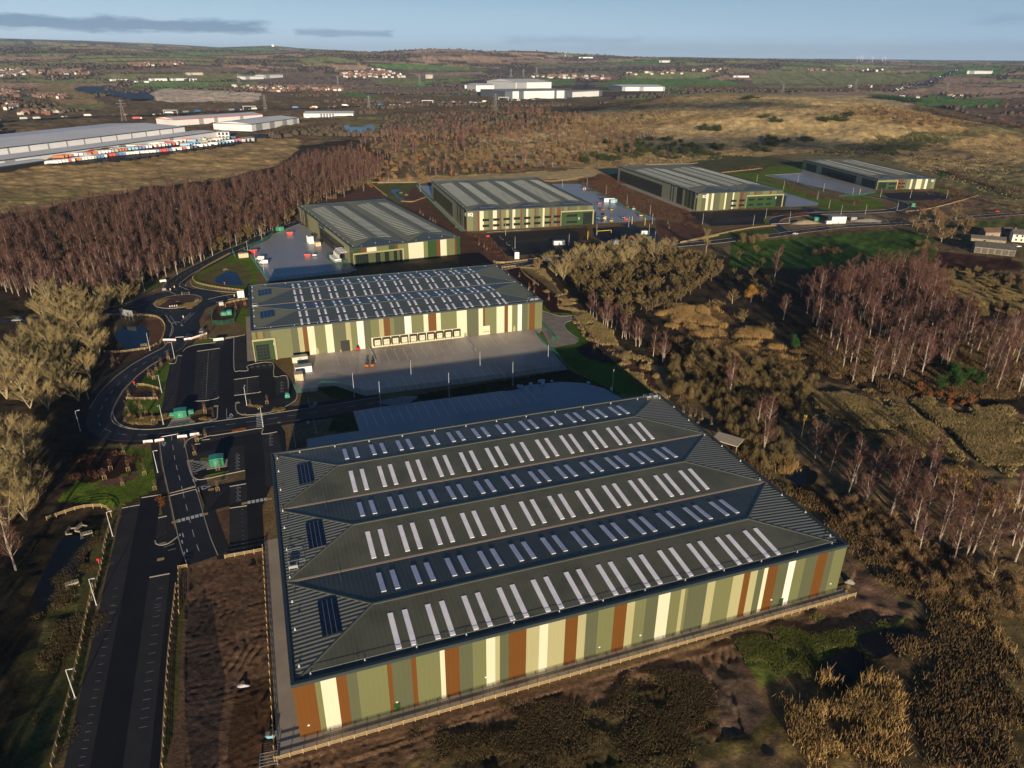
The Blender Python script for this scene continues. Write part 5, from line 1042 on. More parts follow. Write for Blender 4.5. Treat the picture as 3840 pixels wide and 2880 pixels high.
proto('poplar', [bare_tree(3,17, 'birch', 2600) + ('barkp', 'willow')])
def merged_kind(kind): return PROTO[kind]
_np = {}
def tree(name, kind, x, y, label, cat, group, s=1., sz=None, parts=True, r=random, z=None, lean=0.):
 v = r.randrange(len(PROTO[kind])); a, b = PROTO[kind][v]
 z = (TH(x, y) if z is None else z) - .1; rz = r.uniform(0,6.28); sz_ = s if sz is None else sz
 if parts:
  t = thing(name, label, cat, (x, y, z), rz, group); t.scale = (s, s, sz_)
  if lean: t.rotation_euler = (r.uniform(-lean, lean), r.uniform(-lean, lean), rz)
  put('trunk', a, t); put('crown', b, t); return t
 key = (kind, v)
 if key not in _np:
  na, nb = len(a.vertices), len(b.vertices); A = np.empty(na * 3, np.float32); B_ = np.empty(nb * 3, np.float32); a.vertices.foreach_get('co', A); b.vertices.foreach_get('co', B_)
  fa_ = []
  for p in a.polygons:
   vs_ = list(p.vertices)
   for q_ in range(1, len(vs_) - 1): fa_.append((vs_[0], vs_[q_], vs_[q_ + 1]))
  fb_ = np.array([tuple(p.vertices) for p in b.polygons]); F_ = np.vstack([np.array(fa_), fb_ + na]); V_ = np.vstack([A.reshape(-1,3), B_.reshape(-1,3)])
  _np[key] = npmesh(kind + '_whole', V_, F_, [a.materials[0], b.materials[0]], np.r_[np.zeros(len(fa_)), np.ones(len(fb_))])
 t = put(name, _np[key], None, (x, y, z), rz); t.scale = (s, s, sz_); return tag(t, label, cat, group)
def scatter(poly_src, n, dmin, seed, ztop=None, avoid=None, curve=None):
 """n ground points spread evenly in the world inside an outline, at least dmin apart"""
 r = Rnd(seed); W_ = [GT(*p)[:2] if p[1] < 900 else G(*p) for p in poly_src]; xs = [p[0] for p in W_]; ys = [p[1] for p in W_]; out = []; grid = {}
 tries = 0
 while len(out) < n and tries < n * 60:
  tries += 1; x, y = r.uniform(min(xs), max(xs)), r.uniform(min(ys), max(ys))
  if not inpoly(np.array([x]), np.array([y]), W_)[0]: continue
  if avoid and any(inpoly(np.array([x]), np.array([y]), q)[0] for q in avoid): continue
  k = (int(x // dmin), int(y // dmin))
  if any(math.dist((x, y), p) < dmin for a in (-1,0,1) for b in (-1,0,1) for p in grid.get((k[0] + a, k[1] + b),())): continue
  grid.setdefault(k, []).append((x, y)); out.append((x, y))
 return out
def stuff_mesh(name, label, protos, pts, smin, smax, seed, keep=1.0, mats=None):
 """one object for a mass nobody could count: thinned copies of whole plants merged into one mesh"""
 r = Rnd(seed); VV, FF, MM = [], [], []; off = 0; src = []
 mlist = []
 for kd in protos:
  for a, b in PROTO[kd]:
   B_ = np.empty(len(b.vertices) * 3, np.float32); b.vertices.foreach_get('co', B_); B_ = B_.reshape(-1,3); nf = len(B_) // 3; step = max(1, int(1 / keep)); idx = np.arange(nf)[::step]
   Vb = B_.reshape(-1,3,3)[idx]
   if step > 1:    # keep the cover: the fewer blades are wider
    c = Vb.mean(1, keepdims=True); Vb = c + (Vb - c) * (1 + .38 * math.log2(step))
   A = np.empty(len(a.vertices) * 3, np.float32); a.vertices.foreach_get('co', A); A = A.reshape(-1,3)
   ta = [(p.vertices[0], p.vertices[1], p.vertices[2]) for p in a.polygons][:60]; Va = A[np.array(ta)] if ta else np.zeros((0,3,3))
   for mm_ in (a.materials[0], b.materials[0]):
    if mm_.name not in [q.name for q in mlist]: mlist.append(mm_)
   ia = [q.name for q in mlist].index(a.materials[0].name); ib = [q.name for q in mlist].index(b.materials[0].name)
   src.append((np.concatenate([Va, Vb]).reshape(-1,3), np.r_[np.full(len(Va), ia), np.full(len(Vb), ib)]))
 for x, y in pts:
  V_, m_ = src[r.randrange(len(src))]; s_ = r.uniform(smin, smax); a = r.uniform(0,6.28); c_, sn = cos(a) * s_, sin(a) * s_
  W_ = np.c_[V_[:, 0] * c_ - V_[:, 1] * sn + x, V_[:, 0] * sn + V_[:, 1] * c_ + y, V_[:, 2] * s_ + TH(x, y) - .1]; VV.append(W_); MM.append(m_)
 V_ = np.concatenate(VV); F_ = np.arange(len(V_)).reshape(-1,3)
 o = put(name, npmesh(name, V_, F_, mlist, np.concatenate(MM))); tag(o, label, None, None, 'stuff'); return o
RT = Rnd(99)
def by_near(p): return math.hypot(p[0], p[1])
# left birch wood: the nearest as trees, the rest as one mass
WLp = PS('ov', [(-60,500),(180,455),(330,425),(480,412),(600,385),(655,350),(760,335),(830,362),(800,402),(720,425),(640,462),(600,500),(520,525),(450,562),(380,590),(300,625),(240,650),(60,640),(-60,640)])
pt = sorted(scatter(WLp, 1900,5.5,1), key=by_near)
def cls(i, n, names): return names[int(i * len(names) / n)]
wl_lab = ['slim purple-brown birch in the near edge of the dense left wood, bare white stem', 'slim purple-brown birch in the middle of the dense left wood, only its twiggy top showing']
for i, (x, y) in enumerate(pt[:120]): tree('birch_tree', 'birch', x, y, wl_lab[0], 'tree', 'birches of the left wood, near edge', RT.uniform(.55,.95), r=RT, lean=.05)
stuff_mesh('birch_woodland', 'dense bare purple-brown birch wood stretching back behind the dry grass field', ['birch', 'birch', 'birch', 'birch', 'bare', 'dark', 'olive'], pt[120:], .55,.98,5,.30)
pts_ = scatter(PS('ov', [(330,590),(450,560),(540,520),(640,480),(630,470),(520,515),(430,550),(300,615),(240,660),(300,650)]),26,6,3)
for x, y in pts_: tree('round_tree', 'olive', x, y, 'small olive twiggy tree on the wood edge above the road verge', 'tree', 'olive trees along the wood edge', RT.uniform(.7,1.2), r=RT)
# willow belt on the left: crown tops read from the picture
WILL = [('b1', x, y, s) for x, y, s in ((520,640,1.0),(380,640,.9),(700,700,.95),(830,660,.95),(620,760,1.0),(480,770,.9),(760,850,1.1),(350,860,.95),(860,960,.9),(470,960,1.0),(240,1000,1.05),(160,1050,.95),(640,960,.95),(780,1150,.95),(420,1150,.95),(560,1080,.8),(300,1250,1.0),(500,1300,.9),(680,1350,.75),(200,1280,.9),(420,480,.85),(640,540,.9),(930,560,.85),(1050,520,.8),(900,460,.7),(100,1190,1.0),(60,1330,1.0),(260,1410,.95),(590,1230,.8),(560,900,.95),(700,560,.85),(420,1420,.8),(850,780,.85))]
WILL += [('b5', x, y, s) for x, y, s in ((60,160,1.0),(180,190,1.0),(280,130,.85),(90,380,1.05),(230,330,.9),(120,560,1.1),(280,520,.8),(60,720,1.0),(200,660,.9),(-40,300,1.),(-60,620,1.))]
for i, (v_, x, y, s) in enumerate(WILL):
 a, b = g(v_, x, y + 40); tree('willow_tree', 'willow', a, b, 'broad bare straw-coloured willow in the belt between river and curving road' if v_ == 'b1' else 'tall bare straw-coloured willow at the left edge above the dark fenced basin', 'tree', 'willows by the river' if v_ == 'b1' else 'willows at the left edge', s * .95, r=RT)
a, b = g('b5', 330,500); tree('dark_tree', 'dark', a, b, 'round dark purple-brown bare tree in front of the left-edge willows', 'tree', None, 1.1, r=RT)
a, b = g('b5', 120,1080); tree('birch_tree', 'birch', a, b, 'lone red-tinted birch with white stem above the dark basin at lower left', 'tree', None, 1.05, r=RT)
# trees outside the lower left corner; they throw the long shade over the basin
OT = Rnd(4)
for i in range(46):
 y = OT.uniform(-6,82); x = OT.uniform(-178,-97 - .24 * (y - 60) + 10 * (y < 30))
 if PR(x, y, 0)[0] > 0 and PR(x, y, 0)[1] < 2880: continue
 tree('willow_tree', 'willow', x, y, 'tall willow beside the fenced basin, almost wholly outside the picture', 'tree', 'willows outside the lower left corner', OT.uniform(.95,1.2), r=OT)
# thicket east of the warehouses: olive thorns, bare trees, birches
TH1 = PS('b7', [(420,330),(700,290),(1100,200),(1300,230),(1560,260),(1620,340),(1480,470),(1330,540),(1260,620),(1120,640),(900,700),(760,640),(620,560),(520,480)])
pt = scatter(TH1,190,5.2,11)
for i, (x, y) in enumerate(pt): tree('thorn_tree', 'olive', x, y, 'rounded olive-green thorn tree packed in the thicket east of the road and docks warehouse', 'tree', 'thorn trees of the eastern thicket', RT.uniform(.45,1.08), r=RT)
for v_, x, y, kd, s, nm, lab, cat in (
 ('b7', 765,590, 'bare', 1.05, 'bare_tree', 'spreading bare tree with pale forked limbs at the thicket edge beyond the mulch bed', 'tree'),('b7', 1840,570, 'gold', 1.0, 'oak_tree', 'golden-brown leafy oak between two bare purple trees', 'tree'),('b7', 1700,580, 'bare', .95, 'bare_tree', 'bare purple-brown tree just left of the golden oak', 'tree'),
 ('b7', 1930,560, 'bare', .85, 'bare_tree', 'dull green-brown bare tree just right of the golden oak', 'tree'),('b7', 2015,420, 'birch', 1.2, 'birch_tree', 'tall lone purple birch rising over the dark meadow edge', 'tree'),('b7', 2085,700, 'birch', .8, 'birch_tree', 'small reddish birch alone in the dark ground right of the oak', 'tree'),
 ('b7', 1780,720, 'olive', .9, 'thorn_tree', 'olive thorn tree directly below the golden oak', 'tree'),('b7', 1980,810, 'olive', .75, 'thorn_tree', 'rounded olive thorn at the dark edge of the orange grass mound', 'tree'),('b7', 1450,1080, 'sallow', 2.1, 'sallow_bush', 'wide olive sallow bush near the red-stemmed shrub', 'bush'),
 ('b7', 1780,1240, 'bare', 1.1, 'bare_tree', 'wide pale bare tree beyond the nearest warehouse roof corner', 'tree'),('b7', 1680,1290, 'birch', 1.0, 'birch_tree', 'pair of white birch stems in front of the wide pale bare tree', 'tree'),('b7', 1250,1010, 'rust', .6, 'dogwood_bush', 'bright red-stemmed bush on the grass slope', 'bush'),
 ('c1', 640,580, 'gold', .6, 'field_maple', 'small bright yellow-leaved tree among the northern birches', 'tree'),('c1', 1000,490, 'gold', .75, 'field_maple', 'dull gold leafy tree at the edge of the dark meadow', 'tree'),('c1', 1540,630, 'rust', 1.2, 'beech_tree', 'orange-leaved beech beside the grassy rise', 'tree'),
 ('c1', 1650,650, 'rust', .6, 'beech_bush', 'small dark red leafy bush below the orange beech', 'bush'),('c1', 480,1010, 'ever', 1.0, 'holly_tree', 'dark green evergreen at the left foot of the birch stand', 'tree'),('c7', 640,440, 'olive', 1.0, 'thorn_tree', 'round olive bush tree beside the black shadow past the timber hut', 'tree'),
 ('c7', 1800,1170, 'bare', .85, 'bare_tree', 'open bare bush-like tree among birches right of the nearest warehouse', 'tree'),('c7', 1960,1540, 'bare', 1.0, 'bare_tree', 'large open bare tree low at the right edge', 'tree'),('c7', 1830,1330, 'birch', .9, 'birch_tree', 'slim birch just above the large open bare tree', 'tree'),
 ('a5', 2115,640, 'poplar', 1.0, 'poplar_tree', 'tall narrow bare poplar beside the road fence', 'tree'),('a3', 1670,1075, 'conifer', 1.0, 'conifer', 'narrow dark green conifer just past the farthest striped warehouse', 'tree'),
 ('a5', 960,760, 'bare', .95, 'bare_tree', 'slender bare tree beside the white van on the estate road', 'tree'),('b7', 230,330, 'bare', .7, 'bare_tree', 'small bare tree left of the white van on the estate road', 'tree')):
 p = GT(*S(v_, x, y)); tree(nm, kd, p[0], p[1], lab, cat, None, s, r=RT)
# row of yellow-brown willows along the road
for i, (x, y) in enumerate(((1035,750),(1080,800),(1180,745),(1240,700),(1300,750),(1360,690),(1430,660),(1500,700),(1530,655),(1600,690),(1650,640),(1720,650),(1130,830),(1760,690),(1850,650),(1400,760),(1560,740))):
 a, b = g('a5', x, y); tree('willow_tree', 'willow', a, b, 'bare yellow-brown willow in the ragged row beside the estate road', 'tree', 'willows beside the estate road', RT.uniform(.7,.95), r=RT)
# birch stands on the right
BS = PS('c1', [(520,600),(900,520),(1080,480),(1420,430),(1560,560),(1700,620),(1560,720),(1780,780),(1800,950),(2211,900),(2260,1420),(1900,1330),(1620,1200),(1400,1230),(1130,1350),(900,1290),(800,1210),(700,1000),(600,850)])
pt = scatter(BS, 185,4.8,21)
pt.sort(key=by_near)
for i, (x, y) in enumerate(pt[:105]): tree('birch_tree', 'birch', x, y, 'white-stemmed purple-twigged birch in the open stand behind the sunlit grass clearing', 'tree', 'birches of the right stand', RT.uniform(.55,1.1), r=RT, lean=.06)
stuff_mesh('birch_woodland', 'far part of the right birch stand, a haze of purple twigs and pale stems', ['birch'], pt[105:], .75,1.1,8,.7)
BS2 = PS('c7', [(820,820),(1000,760),(1200,720),(1520,700),(1560,900),(1450,1000),(1700,1000),(2050,1050),(2211,900),(2260,1400),(2000,1400),(1700,1400),(1450,1300),(1300,1150),(1100,1000),(900,930)])
pt = scatter(BS2,46,5.5,22)
for x, y in pt: tree('birch_tree', 'birch', x, y, 'reddish birch with white stem in the damp hollow right of the nearest warehouse', 'tree', 'birches of the lower right hollow', RT.uniform(.6,.95), r=RT, lean=.07)
for v_, x, y in [('b7', a, b) for a, b in ((650,690),(680,705),(630,670),(730,750),(760,770),(790,760),(820,780),(745,740),(870,840),(900,850),(925,845),(890,830),(975,900),(1000,905),(1010,890),(1105,975),(1175,1020),(1190,1010))] + [('c7', 800,710),('c7', 690,620),('c7', 720,630),('c7', 320,560),('c7', 350,400),('c7', 270,390)]:
 a, b = g(v_, x, y); tree('birch_tree', 'birch', a, b, 'slim red-twigged birch in the line along the pale grass strip' if v_ == 'b7' else 'slim birch standing in the scrub beyond the timber hut', 'tree', 'birches along the pale grass strip' if v_ == 'b7' else 'birches beyond the timber hut', RT.uniform(.6,.8), r=RT, lean=.05)
# low scrub, sallows and bushes on the right
def many(nm, kd, poly, n, dmin, seed, lab, group, s0, s1, parts=True, cat='bush'):
 for x, y in scatter(poly, n, dmin, seed): tree(nm, kd, x, y, lab, cat, group, RT.uniform(s0, s1), parts=parts, r=RT)
many('sallow_bush', 'sallow', PS('b7', [(1250,1000),(1500,900),(1750,1000),(2000,1050),(2211,1100),(2211,1340),(1500,1340),(1250,1250)]),95,3.6,31, 'olive-brown sallow bush in the scrub behind the nearest warehouse', 'sallows behind the nearest warehouse', .7,1.3)
many('sallow_bush', 'sallow', PS('c7', [(0,60),(300,0),(700,40),(640,200),(600,320),(420,400),(560,620),(340,700),(120,560),(0,400)]),90,3.6,32, 'brown bush crowding the slope past the nearest warehouse roof corner', 'bushes past the roof corner', .6,1.15)
many('brown_bush', 'scrub', PS('c7', [(800,900),(1100,950),(1500,1250),(1900,1450),(2211,1500),(2211,1800),(1500,1560),(1150,1300),(900,1100)]),110,3.4,33, 'tangled brown bush in the scrub right of the nearest warehouse', 'brown bushes right of the nearest warehouse', .7,1.4)
many('sallow_bush', 'sallow', PS('c1', [(1400,400),(1900,440),(2260,500),(2260,800),(1800,760),(1500,560)]),60,6,34, 'low bush on the rough rise near the right edge', 'bushes on the rough rise', .6,1.1)
many('holly_bush', 'ever', PS('c1', [(1500,1230),(1640,1200),(1900,1250),(1850,1350),(1560,1320)]),9,4,35, 'dark green evergreen bush below the birch stand at the right', 'evergreens below the birches', .6,.9)
many('rusty_bush', 'rust', PS('c7', [(1400,60),(1500,160),(1680,180),(1850,240),(1830,260),(1650,240),(1440,170)]),8,4,36, 'rust-leaved bush along the top of the sunlit grass clearing', 'rust-leaved bushes above the clearing', .45,.75)
many('thorn_tree', 'olive', PS('c1', [(0,330),(200,300),(360,560),(260,700),(0,640)]),14,8,37, 'dark olive thorn tree in the shaded edge near the lone tall birch', 'thorns near the lone tall birch', .5,.9, cat='tree')
many('roadside_tree', 'bare', PS('a6', [(1620,400),(1700,350),(1860,350),(1960,440),(1900,520),(1760,530),(1640,440)]),26,7,38, 'brown bare tree in the clump between the road and the farm', 'trees between road and farm', .8,1.25, cat='tree')
many('hedge_bush', 'sallow', PS('a6', [(740,500),(760,470),(870,470),(880,505)]),9,5,39, 'round bush beside the estate road fence', 'bushes by the estate road fence', .9,1.3)
many('hedge_bush', 'scrub', PS('a6', [(1120,540),(1250,530),(1255,555),(1120,560)]),10,3,40, 'orange-brown bush alone in the dark meadow', 'bushes in the dark meadow', .9,1.3); many('hedge_bush', 'sallow', PS('a6', [(1620,500),(1700,490),(1760,540),(1640,545)]),7,5,41, 'pale bush at the meadow end near the farm fence', 'bushes near the farm fence', .7,1.1)
# scrub and trees on the heath behind the warehouses
pt = sorted(scatter(PS('ov', [(700,440),(830,400),(1000,380),(1230,360),(1300,330),(1350,350),(1420,300),(1340,285),(1280,262),(1160,240),(980,255),(850,290),(760,320),(660,350),(655,400)]),1100,9,51), key=by_near)
for i, (x, y) in enumerate(pt[:270]):
 k_ = RT.random(); kd, nm, lab, s = ('scrub', 'heath_bush', 'russet heath bush on the slope behind the striped warehouses', RT.uniform(1.3,2.4)) if k_ < .35 else ('birch', 'young_tree', 'small brown bare tree on the scrubby slope behind the striped warehouses', RT.uniform(.45,.8)) if k_ < .6 else ('olive', 'thorn_tree', 'olive thorn tree on the scrubby slope behind the striped warehouses', RT.uniform(.6,1.1)) if k_ < .9 else ('rust', 'rusty_tree', 'orange-leaved tree dotted on the scrubby slope behind the warehouses', RT.uniform(.7,1.2))
 tree(nm, kd, x, y, lab, 'bush' if 'bush' in nm else 'tree', 'on the scrubby slope: ' + nm.replace('_', ' '), s, parts=False, r=RT)
stuff_mesh('scrub_woodland', 'brown scrub and birches mixed over the far slope of the heath', ['birch', 'scrub', 'olive', 'bare', 'rust'], pt[270:], .6,1.1,6,.3)
for v_, p_, n in (('a2', [(1690,820),(1900,850),(2060,900),(1980,950),(1700,950),(1680,900)], 34),('a2', [(1900,810),(2140,790),(2211,830),(2211,930),(2050,920),(1930,860)], 30),('a3', [(0,830),(160,870),(250,910),(0,920)], 24),('a3', [(120,718),(240,722),(240,748),(130,748)], 9),('a3', [(495,652),(560,660),(640,700),(540,690)], 8),('a3', [(510,790),(690,800),(600,850),(520,830)], 12),
                  ('a3', [(770,790),(840,810),(790,820)], 5),('a3', [(960,655),(1070,660),(1060,685),(960,685)], 8),('a3', [(880,670),(930,668),(930,690),(885,692)], 5),('a3', [(1060,630),(1110,635),(1110,652),(1070,650)], 4),('a3', [(190,840),(270,850),(250,880),(200,870)], 7),('a3', [(380,530),(500,532),(490,542),(380,542)], 7),('a3', [(430,830),(480,850),(560,885),(460,880)], 8),('a2', [(1520,900),(1640,900),(1630,950),(1530,950)], 8)):
 many('gorse_bush', 'gorse', PS(v_, p_), n, 5, hash_ := int(p_[0][0] * 7 + p_[0][1]), 'dark green gorse bush on the tan heath slope', 'gorse on the heath', 1.6,2.6, parts=False)
many('heath_tree', 'scrub', PS('a3', [(1060,600),(1300,590),(1780,700),(1760,745),(1500,720),(1250,660),(1080,640)]),110,7,61, 'red-brown bush along the brow of the heath hill', 'bushes on the heath brow', 1.3,2.3, parts=False)
many('heath_tree', 'bare', PS('a2', [(1330,690),(1500,640),(1800,650),(2211,620),(2211,650),(1850,720),(1640,770),(1400,740)]),140,7,62, 'dark bare tree in the belt across the heath', 'trees in the belt across the heath', .8,1.2, parts=False, cat='tree')

def hedge(name, v_, pts, h_, w__, label, m='hedge', follow=True, dens=9, grp=None):
 P = [GT(*S(v_, *p)) for p in pts]; c = smooth([p[:2] for p in P], 6); r = Rnd(int(pts[0][0] * 3 + pts[0][1])); V, F = [], []
 for i in range(len(c) - 1):
  L_ = math.dist(c[i], c[i + 1])
  for _ in range(max(2, int(L_ * dens))):
   t = r.random(); x = c[i][0] + (c[i + 1][0] - c[i][0]) * t + r.gauss(0, w__ * .3); y = c[i][1] + (c[i + 1][1] - c[i][1]) * t + r.gauss(0, w__ * .3); z = TH(x, y) + r.random() ** .8 * h_ * (.75 + .25 * sin(x * .23))
   s_ = .55 * max(1, h_ / 3); d1, d2 = unit(r) * s_, unit(r) * s_; k = len(V); V += [(x, y, z),(x + d1.x, y + d1.y, z + abs(d1.z)),(x + d2.x, y + d2.y, z + d2.z * .5)]; F.append((k, k + 1, k + 2))
 o = put(name, npmesh(name, np.array(V), np.array(F), [M['foliage_' + m] if ('foliage_' + m) in M else M[m]])); tag(o, label, 'hedge', grp); return o
HEDGES = [('a3', [(730,350),(830,395),(930,440)], 5,5, 'dark hedge running down between two olive green fields'),('a3', [(1300,368),(1440,402)], 5,5, 'short dark hedge across the green field left of the motorway'),('a3', [(180,380),(290,410),(440,445)], 5,5, 'hedge between the bright green field and the duller one'),
          ('a3', [(0,470),(300,470),(650,485),(1100,480),(1380,478)], 14,50, 'long brown tree belt along the foot of the green fields'),('a3', [(1480,595),(1620,620),(1700,650),(1850,680),(2020,700),(2211,735)], 10,14, 'thick dark tree line below the brown fields at the right'),
          ('a3', [(1800,780),(1950,790),(2080,825),(2211,850)], 5,7, 'dark straggling hedge across the rough pasture at right'),('a3', [(1240,905),(1340,940),(1450,972)], 3,4, 'low dark hedge line beyond the farthest warehouse'),('a3', [(1700,1000),(1850,1060),(2000,1100),(2211,1180)], 7,9, 'brown hedge running from the conifer towards the right edge'),
          ('a6', [(880,488),(1100,452),(1350,430),(1600,415)], 2.6,3, 'clipped brown roadside hedge along the green meadow'),('a6', [(1860,395),(2040,372),(2211,360)], 2.5,3, 'roadside hedge leading away past the farm'),('a6', [(1700,250),(1900,270),(2100,300),(2211,330)], 6,10, 'olive scrub hedge above the distant road'),
          ('a3', [(1230,530),(1400,545),(1530,560)], 13,40, 'dark evergreen clump hiding the farm roofs'),('a3', [(2090,540),(2070,590)], 6,8, 'short hedge dividing green field from ploughed field'),('a3', [(0,632),(240,628),(500,612),(760,590),(1100,590)], 2,4, 'faint dark line of bracken over the hill shoulder')]
for v_, p_, h_, w__, lab in HEDGES: hedge('hedge', v_, p_, h_, w__, lab, 'hedge' if 'evergreen' not in lab else 'ever', dens=9 if w__ < 20 else 26)
# far woods, tree belts and hedgerow trees: thousands of crowns as one mass
def far_mass():
 r = Rnd(77); V, F = [], []; rn = np.random.RandomState(3)
 N = 34000; az = rn.uniform(-.70,.70, N); rr = np.exp(rn.uniform(math.log(1250), math.log(11000), N)); x = rr * np.sin(az); y = rr * np.cos(az)
 a = .5
 def patch_edge(cell, seed):
  u = (x * cos(a) + y * sin(a)) / (cell * 1.7); v = (-x * sin(a) + y * cos(a)) / cell; iu, iv = np.floor(u), np.floor(v); b1 = np.full(N, 9.); b2 = np.full(N, 9.)
  for du in (-1,0,1):
   for dv in (-1,0,1):
    cu, cv = iu + du, iv + dv; su = cu + .1 + .8 * _h2(cu, cv, seed); sv = cv + .1 + .8 * _h2(cu, cv, seed + 1); d = np.hypot(u - su, v - sv); nb = d < b1; b2 = np.where(nb, b1, np.minimum(b2, d)); b1 = np.minimum(b1, d)
  return b2 - b1
 e = patch_edge(420,11); wood = vnoise(x / 520, y / 420,21) * .6 + vnoise(x / 170, y / 150,22) * .4
 near = rr < 2600; keep = np.where(near, wood > .56,(e < .07) | (wood > .61))
 z = terr_h(x, y); px, py = PR(x, y, z); bad = np.zeros(N, bool)
 for view, poly, col, jit in LC:
  if view in ('a1', 'a2', 'a3') : bad |= inpoly(px, py, PS(view, poly))
 bad |= inpoly(px, py, PS('ov', [(-60,480),(-60,350),(250,345),(560,295),(700,312),(860,330),(1000,280),(1200,262),(1420,225),(1500,200),(1900,200),(2300,300),(2300,480)])) | inpoly(px, py, PS('ov', [(0,265),(250,230),(560,235),(780,232),(780,265),(560,300),(400,340),(0,380)])) | inpoly(px, py, PS('ov', [(990,175),(1440,175),(1440,200),(1300,215),(1060,218)])) | inpoly(px, py, PS('a3', [(1340,495),(1400,465),(1560,430),(1780,350),(1840,350),(1700,410),(1480,490)]))
 keep &= ~bad; idx = np.nonzero(keep)[0]
 for i in idx:
  s_ = 3.5 + 4 * r.random() + rr[i] / 2200; h_ = (7 + 6 * r.random()); X_, Y_, Z_ = x[i], y[i], z[i]; k = len(V); t0 = r.uniform(0,6.28)
  for j in range(5): t = t0 + j * 1.257; q = r.uniform(.7,1.2); V.append((X_ + s_ * q * cos(t), Y_ + s_ * q * sin(t), Z_ + h_ * r.uniform(.25,.5)))
  for j in range(5): t = t0 + j * 1.257; V.append((X_ + s_ * .75 * cos(t), Y_ + s_ * .75 * sin(t), Z_ - 1))
  V.append((X_ + r.uniform(-2,2), Y_ + r.uniform(-2,2), Z_ + h_))
  for j in range(5):
   F.append((k + j, k + (j + 1) % 5, k + 10)); F.append((k + 5 + j, k + 5 + (j + 1) % 5, k + (j + 1) % 5)); F.append((k + 5 + j, k + (j + 1) % 5, k + j))
 o = put('far_woodland', npmesh('far_woodland', np.array(V), np.array(F), [M['far']])); tag(o, 'bare brown woods and hedgerow trees spread over the far countryside', None, None, 'stuff')
M['far'] = mat('far_bare_wood', (.105,.072,.062),(.075,.068,.045), scale=.011, rough=.95, spec=.05)
far_mass()
# rough grass, reeds and planting as ground-cover masses
def tufts(name, label, polys, n, h0, h1, m, seed, wid=.12, blades=7, spread=.45, zoff=-.1):
 r = np.random.RandomState(seed); VV = []; PL = [[GT(*S(v_, *p))[:2] for p in poly] for v_, poly in polys]; AR = [abs(sum(P_[i][0] * P_[(i + 1) % len(P_)][1] - P_[(i + 1) % len(P_)][0] * P_[i][1] for i in range(len(P_)))) for P_ in PL]
 for W_, ar in zip(PL, AR):
  per = int(n * ar / sum(AR)) + 5
  xs, ys = zip(*W_); X = r.uniform(min(xs), max(xs), per * 6); Y = r.uniform(min(ys), max(ys), per * 6); jx_ = (vnoise(X / 9, Y / 9,7) - .5) * 16; jy_ = (vnoise(X / 9, Y / 9,8) - .5) * 16; ok = inpoly(X + jx_, Y + jy_, W_) & (vnoise(X / 4, Y / 4, seed) * .6 + vnoise(X / 13, Y / 13, seed + 9) * .6 + .25 * r.rand(per * 6) > (.84 if m == 'reed' else .66)); X, Y = X[ok][:per], Y[ok][:per]; Z = terr_h(X, Y) + zoff
  for _ in range(blades):
   a = r.uniform(0,6.28, len(X)); h_ = r.uniform(h0, h1, len(X)) * (.6 + .8 * vnoise(X / 7, Y / 7, seed + 1)); bx = X + r.normal(0, spread, len(X)); by_ = Y + r.normal(0, spread, len(X)); dx = np.cos(a) * wid; dy = np.sin(a) * wid; lx = r.normal(0,.3, len(X)) * h_; ly = r.normal(0,.3, len(X)) * h_
   VV.append(np.stack([np.c_[bx - dx, by_ - dy, Z], np.c_[bx + dx, by_ + dy, Z], np.c_[bx + lx, by_ + ly, Z + h_]], 1))
 V_ = np.concatenate(VV).reshape(-1,3); o = put(name, npmesh(name, V_, np.arange(len(V_)).reshape(-1,3), [M[m]])); tag(o, label, None, None, 'stuff'); return o
tufts('rough_grass', 'pale rough grass along the slope east of the warehouses and in the sunlit clearing', [('b7', [(110,300),(260,320),(520,600),(660,700),(920,930),(1220,1310),(1120,1310),(520,700),(450,560),(340,420)]),('c7', [(640,130),(850,120),(1200,190),(1500,300),(1770,640),(1500,610),(1180,600),(960,400),(720,280)]),('c7', [(1450,180),(2211,330),(2260,750),(1900,640),(1650,380)]),('c1', [(1480,440),(1900,470),(2260,640),(2260,760),(1900,700),(1550,600)])], 42000,.5,1.3, 'tuft', 3,.16)
tufts('reeds', 'tall straw-coloured reeds in the damp hollows on the right', [('c6', [(1000,900),(1250,720),(1560,700),(1600,860),(1350,1100),(1050,1180)]),('c6', [(1180,800),(1240,640),(1180,640),(1080,740),(960,800),(920,900),(1050,880)]),('c6', [(1380,640),(1540,620),(1620,540),(1680,560),(1560,700),(1400,720)]),('c6', [(1830,350),(1960,270),(2100,480),(2180,600),(2000,520)]),('c7', [(380,560),(540,640),(560,780),(420,740)]),('c7', [(1010,1070),(1150,1080),(1240,1180),(1100,1190)]),('c7', [(1500,700),(1850,690),(2080,850),(2000,1000),(1750,900)]),('c1', [(0,830),(230,850),(460,1080),(300,1110),(0,1060)]),('b7', [(1130,640),(1550,560),(1700,700),(1960,820),(2130,960),(1900,1000),(1630,960),(1300,780)]),('c7', [(1050,1180),(1350,1280),(1330,1380),(1080,1300)])], 17000,.5,2.1, 'reed', 4,.10,6,.8)
tufts('green_bank', 'lit green grass bank beside the dark pools', [('c6', [(770,640),(1180,490),(1560,420),(1600,470),(1370,530),(1180,640),(960,740),(870,790)])], 5000,.15,.5, 'bank', 12,.08,5)
